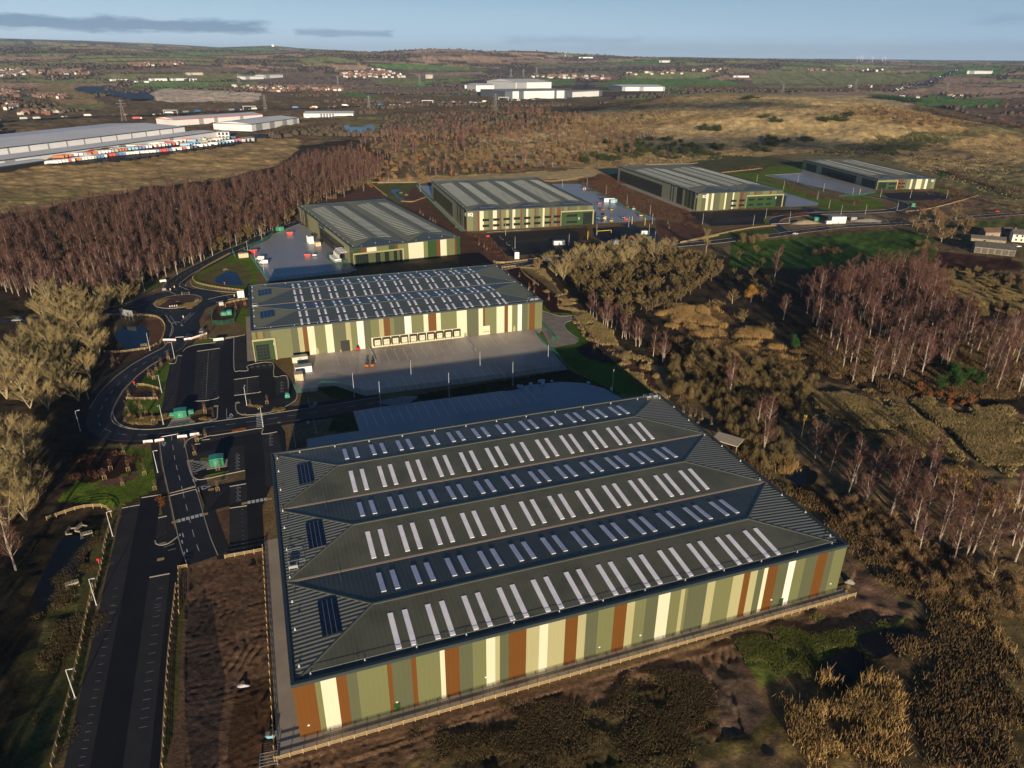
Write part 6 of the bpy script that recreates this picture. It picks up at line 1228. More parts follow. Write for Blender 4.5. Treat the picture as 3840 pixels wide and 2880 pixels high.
tufts('scrub_cover', 'brown dead bracken and scrub covering the ground right of the nearest warehouse', [('c7', [(60,500),(300,720),(900,1260),(1150,1552),(1700,1552),(1400,1300),(900,1000),(600,850),(380,700),(200,560)]),('c6', [(1300,0),(1500,250),(1700,420),(2211,850),(2211,500),(1800,0)]),('c6', [(1560,520),(1800,520),(2211,860),(2260,1240),(1300,1240),(1600,900)]),('c1', [(500,900),(1200,700),(1800,800),(2211,900),(2211,1400),(1000,1380),(500,1100)]),('b7', [(1100,900),(1500,800),(2211,1000),(2211,1340),(1300,1340)])], 34000,.3,1.4, 'scrub_dim', 5,.11,6,.7)
tufts('rough_grass', 'tan and green rough grass on the banks of the lower part of the picture', [('b6', [(430,0),(700,0),(430,1367),(160,1367),(230,700)]),('b5', [(850,650),(890,640),(740,1200),(560,1400),(440,1400),(600,1080),(740,840)]),('c5', [(1300,1180),(1750,1050),(2211,980),(2211,1438),(900,1438)]),('c6', [(0,860),(420,700),(560,720),(720,1000),(560,1060),(0,1180)])], 11000,.12,.4, 'mossy', 6,.10,5)
tufts('heath_grass', 'tussocky grass over the heath hill', [('ov', [(1050,290),(1300,245),(1480,210),(1880,205),(2200,320),(2200,440),(1900,340),(1700,328),(1330,368),(1240,358)])], 26000,.4,1.3, 'tuft', 7,.5,2,.8)
tufts('tree_whips', 'dark red-brown young hedging whips in the mulched beds between the farther warehouses', [('a5', [(1240,150),(1440,98),(1500,130),(1590,230),(2000,360),(2100,460),(2080,480),(1720,390),(1380,240)]),('a6', [(660,140),(820,100),(880,105),(700,145)]),('a6', [(1280,280),(1360,275),(1400,290),(1300,302)]),('a6', [(1750,195),(1850,215),(1960,262),(1700,320),(1600,300),(1860,265)]),('a6', [(820,150),(1150,255),(1290,262),(1240,275),(1120,262)]),('b5', [(640,160),(870,160),(1030,250),(1040,330),(780,400),(650,380)]),('a5', [(450,500),(520,510),(760,700),(700,705)]),('a6', [(900,345),(1110,335),(1100,352),(920,360)])], 9000,.9,1.6, 'whip', 8,.09,5,.25)
tufts('shrub_bed', 'low mixed shrubs planted in the beds between the car park bays', [('b3', [(445,800),(600,780),(860,790),(880,830),(790,870),(560,870),(460,835)]),('b3', [(1040,800),(1205,725),(1200,810),(1050,830)]),('b3', [(1450,720),(1600,700),(1840,650),(1840,700),(1700,745),(1500,760)]),('b1', [(1375,540),(1420,495),(1550,480),(1700,500),(1735,530),(1680,575),(1550,595),(1420,580)])], 3600,.4,.8, 'olive', 9,.16,6,.3)
tufts('shrub_bed', 'rust-red and green low shrubs planted round the end of the left car park', [('b5', [(930,600),(1060,525),(1230,460),(1230,500),(1070,540),(940,608)]),('b5', [(1200,540),(1250,500),(1270,620),(1300,790),(1255,830),(1250,680),(1200,670)]),('b3', [(1195,945),(1600,885),(1600,893),(1195,955)])], 1500,.4,.8, 'rust', 10,.16,6,.3)
# ------------------------------------------------------------ street lamps
def lamp_meshes(H, arm):
 p = MB(); p.tube([(0,0,0),(0,0,1.2),(0,0, H)], [.13,.10,.07], 8,0)
 p.tube([(0,0, H - .05),(0, arm, H + .08)], .06,6,0)
 h_ = MB(); h_.box(-.14,.14, arm - .1, arm + .6, H + .03, H + .13).box(-.1,.1, arm, arm + .5, H - .01, H + .03,1)
 return p.mesh('pole', M['pole']), h_.mesh('lamp_head', [M['white'], M['silver']])
LM = lamp_meshes(7.8,.8); LMT = lamp_meshes(9.6,.4); LMB = MB().box(-.3,.3,-.3,.3,-.3,.06).mesh('base', M['conc'])
def lamp(v_, x, y, label, a=0., tall=False):
 p = g(v_, x, y); t = thing('street_lamp', label, 'street lamp', (p[0], p[1], 0), R(a), 'street lamps'); m_ = LMT if tall else LM
 put('pole', m_[0], t); put('lamp_head', m_[1], t); put('base', LMB, t)
for v_, x, y, lab, a, tl in (
 ('b6', 567,840, 'street lamp on the bank, nearest the bottom left corner of the picture', -80,0),('b5', 727,1345, 'street lamp on the grass bank, second from the bottom left corner', -80,0),('b5', 850,825, 'street lamp at the corner of the timber fence round the dark basin', -60,0),('b5', 1190,345, 'street lamp beside the lawn left of the dashed side road', -80,0),
 ('b3', 115,920, 'street lamp outside the bend of the curving road, lowest of the left pair', -60,0),('b3', 182,655, 'street lamp outside the bend of the curving road, upper of the left pair', -60,0),('b3', 692,252, 'street lamp by the rail fence of the round pond', 20,0),('b3', 896,320, 'street lamp on the grass corner between the curving road and the car park', 160,0),
 ('b3', 790,605, 'street lamp beside the fenced garden pond in the car park', 180,0),('b3', 803,865, 'street lamp beside the white hatched kiosk bay on the main road', 180,0),('b3', 1495,710, 'street lamp in the shrub bed of the dark car park island', 0,0),('b3', 1630,888, 'street lamp standing by the zebra crossing on the main road', 170,0),
 ('b3', 1898,1050, 'dark street lamp left of the yard behind the nearest warehouse', 0,0),('b4', 390,575, 'yard lamp by the dark lawn at the left corner of the dock yard', 0,1),('b4', 557,632, 'yard lamp beside the end of the road between the two yards', 0,1),('b4', 753,462, 'yard lamp in the dock yard, left of the marked lorry bays', 0,0),
 ('b4', 995,572, 'yard lamp on the dark bank between the yards, left one', 0,1),('b4', 1192,405, 'yard lamp in the middle of the dock yard bays', 0,0),('b4', 1400,500, 'yard lamp on the dark bank near the row of white bags', 0,1),('b4', 1625,348, 'yard lamp at the right end of the dock yard', 180,0),('b4', 2034,540, 'yard lamp at the round corner of the shaded yard', 180,1),
 ('b1', 1250,440, 'street lamp on the dark verge left of the roundabout', 0,0),('b1', 1533,298, 'street lamp on the grass verge above the roundabout', 0,0),('b1', 1838,135, 'street lamp on the wood side verge, third above the roundabout', 0,0),('b1', 2045,50, 'street lamp on the wood side verge near the wide yard', 0,0),('b1', 2144,112, 'street lamp behind the green mesh fence by the small store', 180,0),
 ('a4', 168,630, 'street lamp left of the yard with the vans, first of two close together', 0,0),('a4', 185,672, 'street lamp left of the yard with the vans, second of two close together', 0,0),('a4', 68,770, 'street lamp at the outer corner of the yard with the vans', 0,0),('a4', 130,850, 'street lamp beside the white vans', 0,0),('a4', 200,935, 'street lamp just below the white vans', 0,0),('a4', 1495,262, 'street lamp behind the left end of the three-span warehouse', 0,0),
 ('a5', 730,520, 'street lamp in front of the office windows of the black car park', 0,0),('a5', 795,612, 'street lamp at the near edge of the black car park', 0,0),('a5', 1167,590, 'street lamp at the right end of the black car park', 0,0),('a5', 1122,185, 'yard lamp behind the right side of the three-span warehouse', 0,0),('a5', 1292,182, 'yard lamp at the head of the mulch bank', 0,0),('a5', 1424,240, 'yard lamp along the mulch bank, second', 0,0),('a5', 1568,308, 'yard lamp along the mulch bank, third', 0,0),('a5', 1728,380, 'yard lamp along the mulch bank, fourth', 0,0),
 ('a5', 1743,442, 'street lamp at the foot of the mulch bank', 0,0),('a5', 1358,520, 'street lamp by the yellow height barrier in the small car park', 0,0),('a5', 1720,515, 'street lamp on the paved turning loop', 0,0),('a5', 1580,462, 'street lamp between the two yellow posts', 0,0),('a5', 1760,570, 'street lamp at the turning loop exit', 0,0),
 ('a6', 545,400, 'street lamp at the black car park of the grey-sided warehouse', 0,0),('a6', 808,408, 'street lamp in the middle car park beside the green kiosk', 0,0),('a6', 995,388, 'street lamp by the site compound on the estate road', 0,0),('a6', 1262,352, 'street lamp behind the white site cabins', 0,0),('a6', 1388,350, 'street lamp right of the white site cabins', 0,0),('a6', 1553,332, 'street lamp at the estate road bend', 0,0),
 ('a6', 826,186, 'yard lamp above the green bank of the grey-sided warehouse', 0,0),('a6', 965,220, 'yard lamp on the green bank, second', 0,0),('a6', 1140,275, 'yard lamp on the green bank, third', 0,0),('a6', 1200,320, 'street lamp on the grass island', 0,0),('a6', 1038,185, 'yard lamp beyond the pale empty yard', 0,0),('a6', 1172,232, 'yard lamp in the pale empty yard', 0,0),('a6', 1322,255, 'street lamp before the farthest warehouse dock', 0,0),('a6', 1467,262, 'street lamp by the farthest car park', 0,0),('a6', 1622,265, 'street lamp in front of the cream stripes of the farthest warehouse', 0,0),('a6', 1810,268, 'street lamp at the right end of the farthest car park', 0,0),('a6', 872,370, 'street lamp between the two middle car parks', 0,0)):
 lamp(v_, x, y, lab, a, tl)
# ------------------------------------------------------------ fences
post_m = MB().box(-.075,.075,-.06,.06,-.4,1.25).mesh('post', M['timber'])
def rail_fence(v_, pts, label, sp_=2.4, sm=4, nmax=100, world=None):
 c = world or (smooth(PG(v_, pts), sm) if len(pts) > 2 else PG(v_, pts)); root = thing('rail_fence', label, 'fence', (c[0][0], c[0][1], 0),0, 'timber post and rail fences'); ox, oy = c[0]
 acc = []; d = 0; nxt = 0.
 for i in range(len(c) - 1):
  L_ = math.dist(c[i], c[i + 1])
  while nxt <= d + L_ and L_ > 0:
   t = (nxt - d) / L_; acc.append((c[i][0] + (c[i + 1][0] - c[i][0]) * t, c[i][1] + (c[i + 1][1] - c[i][1]) * t, math.atan2(c[i + 1][1] - c[i][1], c[i + 1][0] - c[i][0]))); nxt += sp_
  d += L_
 for x, y, a in acc[:nmax]: put('post', post_m, root, (x - ox, y - oy, 0), a)
 if len(acc) > nmax:
  q = MB()
  for x, y, a in acc[nmax:]: q.box(-.075,.075,-.06,.06,-.4,1.25,0, a, (x - ox, y - oy))
  tag(q.build('post', M['timber'], root), None, None, None, 'stuff')
 for z in (.45,.8,1.12):
  q = MB()
  for i in range(len(acc) - 1):
   (x0, y0, a0),(x1, y1, a1) = acc[i], acc[i + 1]; n_ = (sin(a0) * .1,-cos(a0) * .1); q.seg((x0 - ox + n_[0], y0 - oy + n_[1], z),(x1 - ox + n_[0], y1 - oy + n_[1], z),.05,.13)
  if q.v: q.build('rail', M['timber'], root)
rail_fence('a', [], 'long timber fence along the front apron of the nearest warehouse', world=[L2W('a', -4.6,-3.6), L2W('a', 132.5,-3.2)]); rail_fence('a', [], 'timber fence along the left apron of the nearest warehouse', world=[L2W('a', -5.0,-3.4), L2W('a', -5.0,66)])
for v_, pts, lab in (
 ('b5', [(1698,995),(2010,935)], 'short timber fence between the tarmac and the churned mud'),('b5', [(1350,1408),(1346,1080)], 'timber fence running up the left side of the mud to the side road'),('b5', [(1348,1075),(1408,1070),(1408,1050)], 'short square corner of timber fence at the end of the side road'),('b6', [(1330,0),(1270,560),(1225,1367)], 'long timber fence between the mud and the left car park'),
 ('d1', [(-100,830),(0,790),(105,760),(205,720),(410,655),(610,632),(700,628),(790,632),(845,665),(890,710),(910,800)], 'curved timber fence round the head of the dark basin'),('b5', [(830,760),(790,900),(760,1080),(700,1300),(670,1408)], 'timber fence along the grass bank left of the long car park'),('b6', [(700,0),(620,400),(520,850),(440,1150),(390,1367)], 'timber fence running down the bank to the bottom left corner'),
 ('b1', [(1180,1270),(1170,1262),(1270,1265),(1395,1300)], 'timber fence on the upper side of the garden pond'),('b1', [(1095,1378),(1150,1382),(1385,1380)], 'timber fence on the lower side of the garden pond'),('b1', [(905,975),(1000,978),(1100,970),(1200,955),(1290,940),(1380,890)], 'timber fence along the lower edge of the round pond'),('b1', [(1385,890),(1420,800),(1420,730),(1370,680),(1290,662),(1150,655),(900,655)], 'timber fence curving round the top of the round pond'),
 ('b1', [(1665,340),(1700,375),(1790,400),(1900,420),(2000,432),(2140,448)], 'timber fence between the triangular pond and the roundabout'),('b1', [(1665,330),(1740,260),(1850,195),(1990,118)], 'timber fence up the road side of the green bank'),('b1', [(1950,580),(1955,555),(2060,530),(2160,512)], 'timber fence below the white sign board'),('a4', [(1080,195),(1150,250),(1220,305)], 'timber fence on the grass behind the white-van warehouse, left'),('a4', [(1080,192),(1300,190),(1470,190)], 'timber fence along the dry grass edge behind the warehouses'),
 ('a4', [(1340,348),(1430,352),(1480,335),(1545,312)], 'curved timber fence round the shallow pools'),('a4', [(2100,842),(2130,855),(2211,858)], 'timber fence corner at the road between the warehouses'),('a5', [(645,705),(680,718),(820,705),(990,680),(1100,668)], 'timber fence between the road and the black car park hedge'),('a5', [(700,750),(815,738)], 'short timber fence at the head of the mulch bed'),('a5', [(820,742),(870,800),(960,870)], 'timber fence along the mulch bed and the bramble slope'),
 ('a5', [(1940,575),(2060,555),(2211,525)], 'timber fence on the road side of the brown bank'),('a6', [(430,500),(580,468),(700,442),(820,422),(930,412)], 'timber fence climbing the grass bank to the road junction'),('a6', [(1600,340),(1720,325),(1860,290),(1975,255)], 'timber fence beyond the farthest car park'),('a6', [(250,95),(460,92),(520,86)], 'timber fence behind the grey-sided warehouse'),('a6', [(640,138),(740,128),(860,115)], 'timber fence above the planted bank'),('a5', [(975,148),(1060,150),(1160,140),(1270,118)], 'timber fence at the back of the yard of small machines')):
 rail_fence(v_, pts, lab)
def mesh_fence(v_, pts, label, h_=2.2, col='gwire', sm=2, sp_=3.0):
 c = smooth(PG(v_, pts), sm) if len(pts) > 2 else PG(v_, pts); ox, oy = c[0]; root = thing('mesh_fence', label, 'fence', (ox, oy, 0),0, 'green mesh security fences'); q = MB(); w_ = MB(); d = 0.; nxt = 0.
 for i in range(len(c) - 1):
  a, b = c[i], c[i + 1]; L_ = math.dist(a, b)
  while nxt <= d + L_ and L_ > 0: t = (nxt - d) / L_; x, y = a[0] + (b[0] - a[0]) * t - ox, a[1] + (b[1] - a[1]) * t - oy; q.box(x - .05, x + .05, y - .05, y + .05,0, h_ + .1); nxt += sp_
  d += L_
  for k in range(9): z = .08 + (h_ - .1) * k / 8; w_.seg((a[0] - ox, a[1] - oy, z),(b[0] - ox, b[1] - oy, z),.03,.055)
  n_ = max(1, int(L_ / .55))
  for k in range(n_): t = k / n_; x, y = a[0] + (b[0] - a[0]) * t - ox, a[1] + (b[1] - a[1]) * t - oy; w_.box(x - .02, x + .02, y - .02, y + .02,.05, h_)
 q.build('fence_posts', M[col], root); w_.build('mesh_panel', M[col], root)
for v_, pts, lab in (('a4', [(30,745),(90,810),(160,910),(225,1010)], 'bright green mesh fence on the near left side of the van yard'),('a4', [(225,1008),(560,975),(930,930)], 'dark mesh fence along the shaded front of the van yard'),('a4', [(75,722),(230,662),(300,575),(340,560)], 'green mesh fence between the van yard and the road'),('a4', [(1465,220),(1560,320),(1700,460),(1850,600)], 'green mesh fence beside the concrete path of the three-span warehouse'),
                     ('b7', [(265,730),(330,800),(390,858),(335,860)], 'green mesh gate panels beside the pale block paving'),('b7', [(225,810),(265,870),(320,915),(460,1075)], 'green mesh fence at the right end of the dock yard'),('b4', [(1750,402),(1105,488),(460,570)], 'dark mesh fence along the front of the dock yard'),('b4', [(460,570),(265,507),(160,512)], 'dark mesh fence round the small lawn of the dock yard'),('b4', [(0,470),(20,552),(150,540)], 'bright green mesh fence and gate beside the stacked cabins'),
                     ('b1', [(1838,625),(1840,728),(2025,712),(2030,620)], 'green mesh fence round the two green tanks'),('b1', [(2010,100),(2040,165)], 'short green mesh fence left of the small timber store'),('a5', [(1250,165),(1400,250),(1560,335),(1760,425)], 'green mesh fence at the edge of the yard of small machines'),('a6', [(880,147),(1060,200),(1250,262),(1440,240)], 'green mesh fence round the empty pale yard')):
 mesh_fence(v_, pts, lab)
q = MB(); rt = thing('handrail', 'dark handrail along the foot of the striped front wall of the nearest warehouse', 'railing', (*L2W('a', 0,-1.7),0), R(19.66))
for i in range(60): q.box(4 + i * 2.12,4.05 + i * 2.12,-.03,.03,0,1.1)
q.build('rail_posts', M['black'], rt); MB().box(4,129.2,-.03,.03,1.06,1.14).box(4,129.2,-.025,.025,.55,.6).build('rail', M['black'], rt)
for k_, x in ((0,48.8),(1,93.6)):
 rt = thing('safety_railing', ('galvanised railing running out from the wall left of the docks', 'galvanised railing running out from the wall right of the docks')[k_], 'railing', (*L2W('b', x, 0),0), R(19.6)); q = MB()
 for i in range(11): q.box(-.05,.05,-.8 - i * 1.75,-.7 - i * 1.75,0,1.3)
 q.build('rail_posts', M['galv'], rt); q = MB()
 for z in (.35,.8,1.25): q.seg((0,-.7, z),(0,-18.4, z),.07,.12)
 q.build('rail', M['galv'], rt)
# ------------------------------------------------------------ vehicles
def wheels(root, xs, yw, r_=.34):
 wm = MB().tube([(0,-.12,0),(0,.12,0)], r_, 10).mesh('wheel', M['black']); hm = MB().tube([(0,-.135,0),(0,.135,0)], r_ * .55,8).mesh('rim', M['silver'])
 for x in xs:
  for s_ in (-1,1): w_ = put('wheel', wm, root, (x, s_ * yw, r_)); put('rim', hm, w_)
def profile(mb, prof, hw, m=0, taper=.0):
 """side profile (x,z) extruded over the width"""
 n = len(mb.v); k = len(prof); zmin = min(p[1] for p in prof); zmax = max(p[1] for p in prof)
 for s_ in (-1,1):
  for x, z in prof: mb.v.append((x, s_ * (hw - taper * max(0,(z - zmin) / (zmax - zmin) - .45)), z))
 mb.f.append(tuple(n + i for i in range(k))); mb.m.append(m); mb.f.append(tuple(n + k + i for i in reversed(range(k)))); mb.m.append(m)
 for i in range(k): j = (i + 1) % k; mb.f.append((n + i, n + k + i, n + k + j, n + j)); mb.m.append(m)
def car(x, y, z, rz, colour, label, cat='car', grp=None):
 t = thing('parked_car' if cat == 'car' else 'car', label, 'car', (x, y, z), rz, grp); b = MB()
 profile(b, [(-2.1,.28),(2.1,.28),(2.15,.62),(1.95,.8),(1.05,.95),(-1.9,.98),(-2.15,.7)], .88); b.build('body', colour, t)
 c = MB(); profile(c, [(-1.75,.96),(1.0,.95),(.35,1.42),(-1.25,1.45)], .8,0,.22); c.build('windows', M['glass'], t); c = MB(); profile(c, [(-1.28,1.44),(.33,1.42),(.25,1.48),(-1.2,1.5)], .68); c.build('roof', colour, t)
 for s_ in (-.6,.6): MB().box(2.08,2.17, s_ - .18, s_ + .18,.55,.7).build('headlight', M['silver'], t)
 wheels(t, (-1.3,1.3),.8)
def van(x, y, z, rz, colour, label, grp=None):
 t = thing('panel_van', label, 'van', (x, y, z), rz, grp); b = MB(); profile(b, [(-2.6,.35),(2.7,.35),(2.75,.95),(2.1,1.35),(1.45,2.25),(1.1,2.4),(-2.55,2.42),(-2.7,2.2)], .98,0,.12); b.build('body', colour, t)
 c = MB(); c.quad((2.13,-.78,1.36),(2.13,.78,1.36),(1.5,.7,2.2),(1.5,-.7,2.2)); c.box(.9,1.55,-1.0,-.965,1.4,1.95); c.box(.9,1.55,.965,1.0,1.4,1.95); c.build('windscreen', M['glass'], t)
 for s_ in (-.7,.7): MB().box(2.66,2.78, s_ - .16, s_ + .16,.75,.95).build('headlight', M['silver'], t)
 wheels(t, (-1.7,1.7),.88,.36)
def lorry(x, y, z, rz, cab, box, label, grp=None, L_=12.5):
 t = thing('articulated_lorry', label, 'lorry', (x, y, z), rz, grp); MB().box(-L_ + 2,2,-1.25,1.25,1.15,3.95).build('trailer_box', box, t); c = MB(); profile(c, [(2.5,.5),(4.9,.5),(4.95,1.8),(4.6,3.2),(2.9,3.5),(2.5,3.0)], 1.2); c.build('cab', cab, t); MB().box(4.75,4.98,-1.05,1.05,1.9,2.8).build('windscreen', M['glass'], t); MB().box(-L_ + 2.2,4,-.5,.5,.8,1.14).build('chassis', M['black'], t); wheels(t, (-L_ + 3.2,-L_ + 4.5,-L_ + 5.8,1.6,3.9),1.1,.5)
for v_, x, y, a, c, lab in (('b1', 1748,792,100, 'silver', 'silver car parked on the tarmac spur below the roundabout'),('b1', 1635,838,82, 'navy', 'dark purple car waiting behind the white road barriers'),('a6', 1025,455,5, 'white', 'white car on the road at the estate junction'),('b1', 150,700,185, 'silver', 'silver car on the western road behind the willows'),('a6', 2070,338,10, 'red', 'red car alone on the distant road at right')):
 p = g(v_, x, y); car(p[0], p[1], .06, R(a), M[c], lab)
for v_, x, y, a, c, lab in (('a4', 170,828,185, 'white', 'white van behind another in the wide yard beside the mesh fence'),('a4', 200,860,188, 'white', 'nearer white van in the wide yard beside the mesh fence'),('a5', 1020,700,185, 'white', 'white and dark liveried van on the estate road behind bare willows'),('a5', 1615,585,5, 'white', 'white van seen between the roadside willows')):
 p = g(v_, x, y); van(p[0], p[1], .06, R(a), M[c], lab)
def boxy(name, label, cat, v_, x, y, a, dims, mats_, parts=(), grp=None):
 """container-like thing: main body mesh with rounded lid edge and named extra pieces (name, material, box)"""
 p = g(v_, x, y); L_, W_, H_ = dims; t = thing(name, label, cat, (p[0], p[1], .03), R(a), grp); b = MB(); b.box(-L_ / 2, L_ / 2,-W_ / 2, W_ / 2,.12, H_); n_ = int(L_ / .6)
 for i in range(n_ + 1):
  xx = -L_ / 2 + L_ * i / n_; b.box(xx - .05, xx + .05,-W_ / 2 - .05,-W_ / 2,.2, H_ - .1); b.box(xx - .05, xx + .05, W_ / 2, W_ / 2 + .05,.2, H_ - .1)
 b.build('body', mats_, t); MB().box(-L_ / 2 - .06, L_ / 2 + .06,-W_ / 2 - .06, W_ / 2 + .06, H_, H_ + .12).build('roof', M['galv'] if mats_ != M['ply'] else M['ply'], t)
 for nm, m_, bx in parts: MB().box(*bx).build(nm, m_, t)
 return t
for v_, x, y, a, d, m_, lab in (('b2', 448,715,20,(6.6,3.0,2.7), 'white', 'grey-topped white cabin stacked left of the dock yard, largest of the group'),('b2', 425,650,20,(6.4,2.6,2.6), 'cladding_cream', 'low cream cabin against the warehouse wall at the dock yard corner'),('b2', 418,768,20,(3.2,3.4,3.0), 'ply', 'pale timber crate cabin nearest the green mesh fence'),('a4', 585,690,118,(6.0,3.4,5.2), 'white', 'tall pale cabin by the dark loading wall beside the vans yard'),('a4', 645,712,118,(5.0,3.4,2.8), 'ply', 'low pale cabin next to the tall one in the vans yard'),
                                  ('b1', 2105,150,25,(6.0,3.6,2.8), 'ply', 'small pale timber store behind the green mesh fence by the road'),('a6', 1240,395,5,(12,6,5.4), 'white', 'double-height white site cabins in the rubble compound'),('a6', 1195,400,5,(4,3,2.6), 'white', 'small white store at the left foot of the site cabins'),('a6', 1325,382,5,(5,2.6,2.6), 'silver', 'pale open store right of the white site cabins'),
                                  ('a5', 1098,586,10,(8,3.4,3.0), 'white', 'white covered trailer alone in the black car park'),('a5', 1445,290,8,(10,2.8,3.4), 'white', 'white curtain-sided trailer in the yard of small machines'),('a5', 1475,297,8,(6,2.8,3.2), 'lblue', 'pale blue and white box trailer behind the white one'),('a5', 1487,583,10,(4,3,3), 'white', 'small white cabin seen through the roadside willows'),('a5', 1685,512,8,(4.5,3,2.6), 'white', 'white cabin beside the green skip on the turning loop')):
 boxy('site_cabin' if 'cabin' in lab else 'timber_store' if 'store' in lab else 'trailer', lab, 'cabin' if 'cabin' in lab else 'store' if 'store' in lab else 'trailer', v_, x, y, a, d, M[m_], (('door', M['galv'], (-.5,.5,-d[1] / 2 - .1,-d[1] / 2 - .055,.2,2.2)),) if m_ != 'ply' else ())
def skip(v_, x, y, a, col, lab, s=1.):
 p = g(v_, x, y); t = thing('skip', lab, 'skip', (p[0], p[1], .05), R(a)); b = MB(); hw = 1.0 * s; k = s
 pr = [(-1.1 * k, .1),(1.1 * k, .1),(1.9 * k, 1.4 * k),(-1.9 * k, 1.4 * k)]; profile(b, pr, hw); b.build('body', M[col], t); MB().box(-1.8 * k, 1.8 * k, -hw + .08, hw - .08,1.36 * k, 1.5 * k).build('load', M['rubble'] if col != 'kiosk' else M['kiosk_top'], t)
 for s_ in (-1,1): MB().box(-.2,.2, s_ * hw - .08, s_ * hw + .08,.8,1.2).build('lug', M['black'], t)
for v_, x, y, a, c, lab, s in (('a5', 1715,545,8, 'kiosk', 'green skip on the turning loop beside the small white cabin', 1.3),('a5', 1590,540,8, 'red', 'red and yellow skip left of the green one', 1.1),('a4', 108,770,30, 'red', 'bright red skip in the corner of the vans yard', 1.5),('a4', 415,618,15, 'red', 'red roll of hoses by the green kiosk at the yard entrance', 1.4),('a5', 605,532,20, 'red', 'small red and white skip at the car park corner', .8),('a5', 1560,415,8, 'red', 'small red skip among the machines in the yard', .9),('b6', 2048,1130,10, 'lblue', 'small pale blue bin standing on the mud by the fence', .55),('a4', 560,800,15, 'red', 'row of red and white barriers stacked near the chillers', 1.2)): skip(v_, x, y, a, c, lab, s)
def machine(v_, x, y, a, col, lab, boom=True, s=1.):
 p = g(v_, x, y); t = thing('site_machine', lab, 'machine', (p[0], p[1], .04), R(a)); b = MB(); profile(b, [(-1.6 * s, .5),(1.5 * s, .5),(1.6 * s, 1.0),(.9 * s, 1.25),(-1.2 * s, 1.4),(-1.7 * s, 1.1)], .85 * s); b.build('body', M[col], t)
 MB().box(-.5 * s, .7 * s, -.55 * s, .55 * s, 1.25,2.2).build('cab', M['glass'], t)
 if boom: MB().tube([(-.9 * s, .6 * s, 1.3),(.8 * s, .6 * s, 2.6),(2.4 * s, .6 * s, 1.5)], .14,6).build('boom', M[col], t)
 wheels(t, (-1.0 * s, 1.0 * s),.8 * s, .42)
for v_, x, y, a, c, lab, b_ in (('b2', 858,682,95, 'orange', 'orange dumper parked left of its twin in the dock yard', 0),('b2', 895,680,95, 'orange', 'orange dumper parked right of its twin by the railing end', 0),('b2', 802,572,95, 'red', 'small red lift beside the cream stripe at the warehouse door', 0),('a5', 1400,348,20, 'orange', 'orange lift near the middle of the machine yard', 1),('a5', 1465,350,60, 'yellow', 'yellow lift right of the orange one in the machine yard', 1),('a5', 1415,410,0, 'yellow', 'yellow telehandler at the near edge of the machine yard', 1),('a5', 1460,428,30, 'yellow', 'yellow digger at the near edge of the machine yard', 1),('a5', 1572,330,40, 'orange', 'orange lift beside the mulch bank', 1),('a5', 1615,345,50, 'white', 'white boom lift beside the mulch bank', 1),
                              ('a5', 1365,408,10, 'blue', 'blue generator beside the office corner in the machine yard', 0),('a5', 1340,420,20, 'white', 'small white machine tight by the office corner', 0),('a5', 1665,390,10, 'yellow', 'yellow cube-shaped machine alone at the yard end', 0),('a5', 1380,305,5, 'red', 'red flat machine in the upper machine yard', 0),('a5', 1275,200,0, 'orange', 'small orange machine far up the machine yard', 0),('a5', 1545,405,10, 'silver', 'silver tank left of the red skip', 0),('a4', 620,798,20, 'white', 'white pump unit beside the red barriers', 0),('a4', 600,640,100, 'yellow', 'yellow loader at the docks of the vans yard', 0)):
 machine(v_, x, y, a, c, lab, b_, .9)
def barrier(v_, x0, y0, x1, y1, lab, m_='white'):
 a, b = g(v_, x0, y0), g(v_, x1, y1); d = math.dist(a, b); t = thing('water_barrier', lab, 'barrier', (*a, .04), math.atan2(b[1] - a[1], b[0] - a[0])); q = MB(); profile(q, [(0,0),(d, 0),(d, .95),(0,.95)], .22,0,.16); q.build('block', M[m_], t); MB().box(.3, d - .3,-.3,-.2,.1,.25).build('foot', M['red'], t)
for i, (x0, y0, x1, y1) in enumerate(((637,1020,716,1012),(733,1012,810,1000),(920,978,1000,970),(1025,962,1102,952),(800,172,908,172),(975,168,1032,160),(1032,162,1165,118))):
 barrier('b3', x0, y0, x1, y1,('white plastic barrier at the side road mouth, leftmost of four', 'white plastic barrier at the side road mouth, second of four', 'white plastic barrier at the side road mouth, third of four', 'white plastic barrier at the side road mouth, rightmost of four', 'white barrier across the road below the roundabout, left end', 'white barrier across the road below the roundabout, red-footed middle', 'long white barrier slanting to the right below the roundabout')[i])
for v_, pts, lab in (('b3', [(790,990),(930,965)], 'white swing pole closing the side road mouth'),('b3', [(905,160),(975,156)], 'white pole gate below the roundabout'),('a6', [(900,408),(1000,402)], 'white barrier pole at the estate junction')):
 a, b = PG(v_, pts); t = thing('barrier_pole', lab, 'barrier', (*a, 0),0); MB().seg((0,0,1),(b[0] - a[0], b[1] - a[1], 1),.14,.14).build('pole', M['white'], t); MB().box(-.2,.2,-.2,.2,0,1.1).build('stand', M['red'], t)
